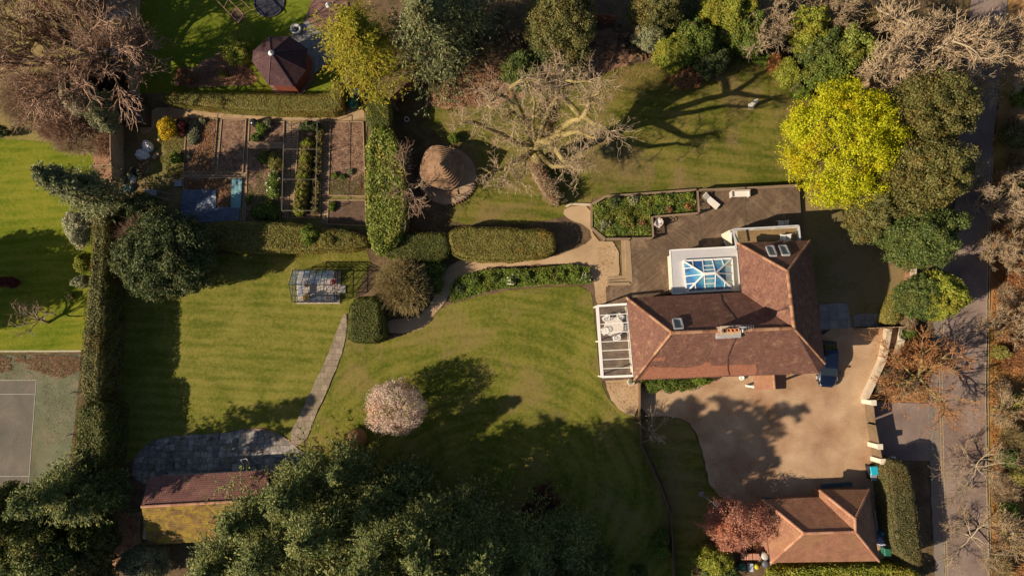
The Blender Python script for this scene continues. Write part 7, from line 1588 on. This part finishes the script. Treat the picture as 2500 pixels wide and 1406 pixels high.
for i, (x, y, r, k, fl) in enumerate(((1122, 705, 16, 'dark', 0), (1160, 685, 18, 'green', 0), (1205, 680, 16, 'green', 0), (1245, 684, 18, 'bright', 1), (1285, 672, 16, 'green', 0), (1330, 674, 18, 'bright', 0), (1372, 668, 15, 'bright', 0), (1405, 668, 16, 'bright', 0), (1430, 676, 14, 'green', 1))):
    bush('border_plant', '%s leafy clump in the curved flower border, counting from its dark left end%s' % (['first', 'second', 'third', 'fourth', 'fifth', 'sixth', 'seventh', 'eighth', 'ninth'][i], ', white flowered' if fl else ''), 'plant', x, y, r*.8, r*.7, .85, LM[k], .17, .8, .35, flowers=LM['white'] if fl else None, fcount=50, group='clumps in the flower border')
cover('bed_plants', 'mixed green perennials filling the deck planting bed', [(1450, 504), (1482, 486), (1696, 470), (1699, 516), (1588, 524), (1589, 575), (1480, 576), (1452, 553)], LM['green'], .85, .17, 1.8, seed=4, base=.35)
cover('bed_plants', 'straw and olive stems among the perennials of the deck bed', [(1450, 504), (1482, 486), (1696, 470), (1699, 516), (1588, 524), (1589, 575), (1480, 576), (1452, 553)], LM['ivy'], .95, .15, 1.3, seed=9, patch=.8, base=.35)
for i, (x, y, r, k, lab) in enumerate(((1462, 508, 17, 'ivy', 'yellow-green rounded shrub at the left corner of the deck bed'), (1500, 495, 22, 'dark', 'dark shrub near the left end of the deck bed'), (1545, 490, 20, 'silver', 'grey-green plant in the top of the deck bed'), (1610, 488, 20, 'bright', 'fresh green plant in the narrow part of the deck bed'), (1676, 506, 14, 'rust', 'rust-orange plant in the right end of the deck bed'), (1632, 512, 12, 'copper', 'coppery plant beside the lower rail of the deck bed'), (1475, 550, 20, 'silver', 'pale leafy plant in the lower left of the deck bed'), (1530, 545, 22, 'privet', 'olive plant in the lower middle of the deck bed'), (1568, 548, 14, 'copper', 'brownish plant at the inner corner of the deck bed'), (1682, 480, 14, 'bright', 'bright plant in the top right corner of the deck bed'))):
    bush('bed_plant', lab, 'plant', x, y, r*.8, r*.66, 1.15, LM[k], .16, .8, .35)
cover('border_plants', 'dark shrubs and ivy under the lawn-edge trees, top right', [(1740, 150), (1800, 110), (1870, 130), (1850, 150), (1790, 165), (1745, 175)], LM['green'], .8, .2, .7, seed=12)
cover('undergrowth', 'dark ground ivy below the conifers at the bottom edge', [(650, 1250), (900, 1140), (1200, 1280), (1500, 1330), (1500, 1480), (500, 1480)], LM['dark'], .4, .3, .35, seed=13)
cover('undergrowth', 'dull green ivy under the top shrubs', [(1560, -10), (1900, -40), (1960, 60), (1880, 130), (1740, 140), (1580, 110)], LM['holly'], .9, .28, .5, seed=14)

cover('leaf_carpet', 'red-brown leaves and moss blown against the top edge of the tennis court', [(-60, 868), (196, 868), (194, 905), (150, 925), (60, 900), (-60, 920)], DRYM, .03, .09, .55, cat='fallen leaves', patch=.7)
cover('leaf_carpet', 'thin scatter of red-brown leaves on the court surround', [(-60, 868), (196, 868), (180, 1080), (110, 1090), (100, 930), (-60, 925)], DRYM, .02, .07, .06, cat='fallen leaves')

for nm_, px_, mt_, d_ in (('west lawn margin', [(440, 640), (895, 615), (900, 660), (450, 680)], 'copper', .05), ('drive edge', [(1700, 1100), (1760, 1100), (1860, 1215), (1760, 1210)], 'rust', .05), ('house corner gravel', [(1478, 930), (1556, 930), (1554, 1005), (1520, 1000)], 'copper', .05), ('gravel by the deck steps', [(1458, 600), (1505, 600), (1478, 740), (1458, 740)], 'copper', .04), ('pavement by the bare tree', [(2270, 980), (2400, 980), (2400, 1150), (2290, 1150)], 'rust', .04), ('upper lawn edge', [(1440, 200), (1560, 155), (1640, 165), (1720, 215), (1600, 240), (1450, 250)], 'copper', .07)):
    cover('fallen_leaves', 'scattered dead leaves on the '+nm_, px_, LM[mt_], .02, .09, d_, cat='fallen leaves', base=.12)
for x, y, r_, h_2, b_, lb in ((1340, 1515, 105, 10, 0, 'right'), (1150, 1530, 115, 14, 0, 'middle'), (1005, 1500, 95, 19, 6, 'tallest'), (1120, 1500, 80, 18, 5, 'second tallest')):
    bush('tree', 'broad dark evergreen just beyond the bottom edge, the %s one, shading the main lawn' % lb, 'tree', x, y, r_, r_*.8, h_2, LM['dark'], .34, .6, .22, base=b_)
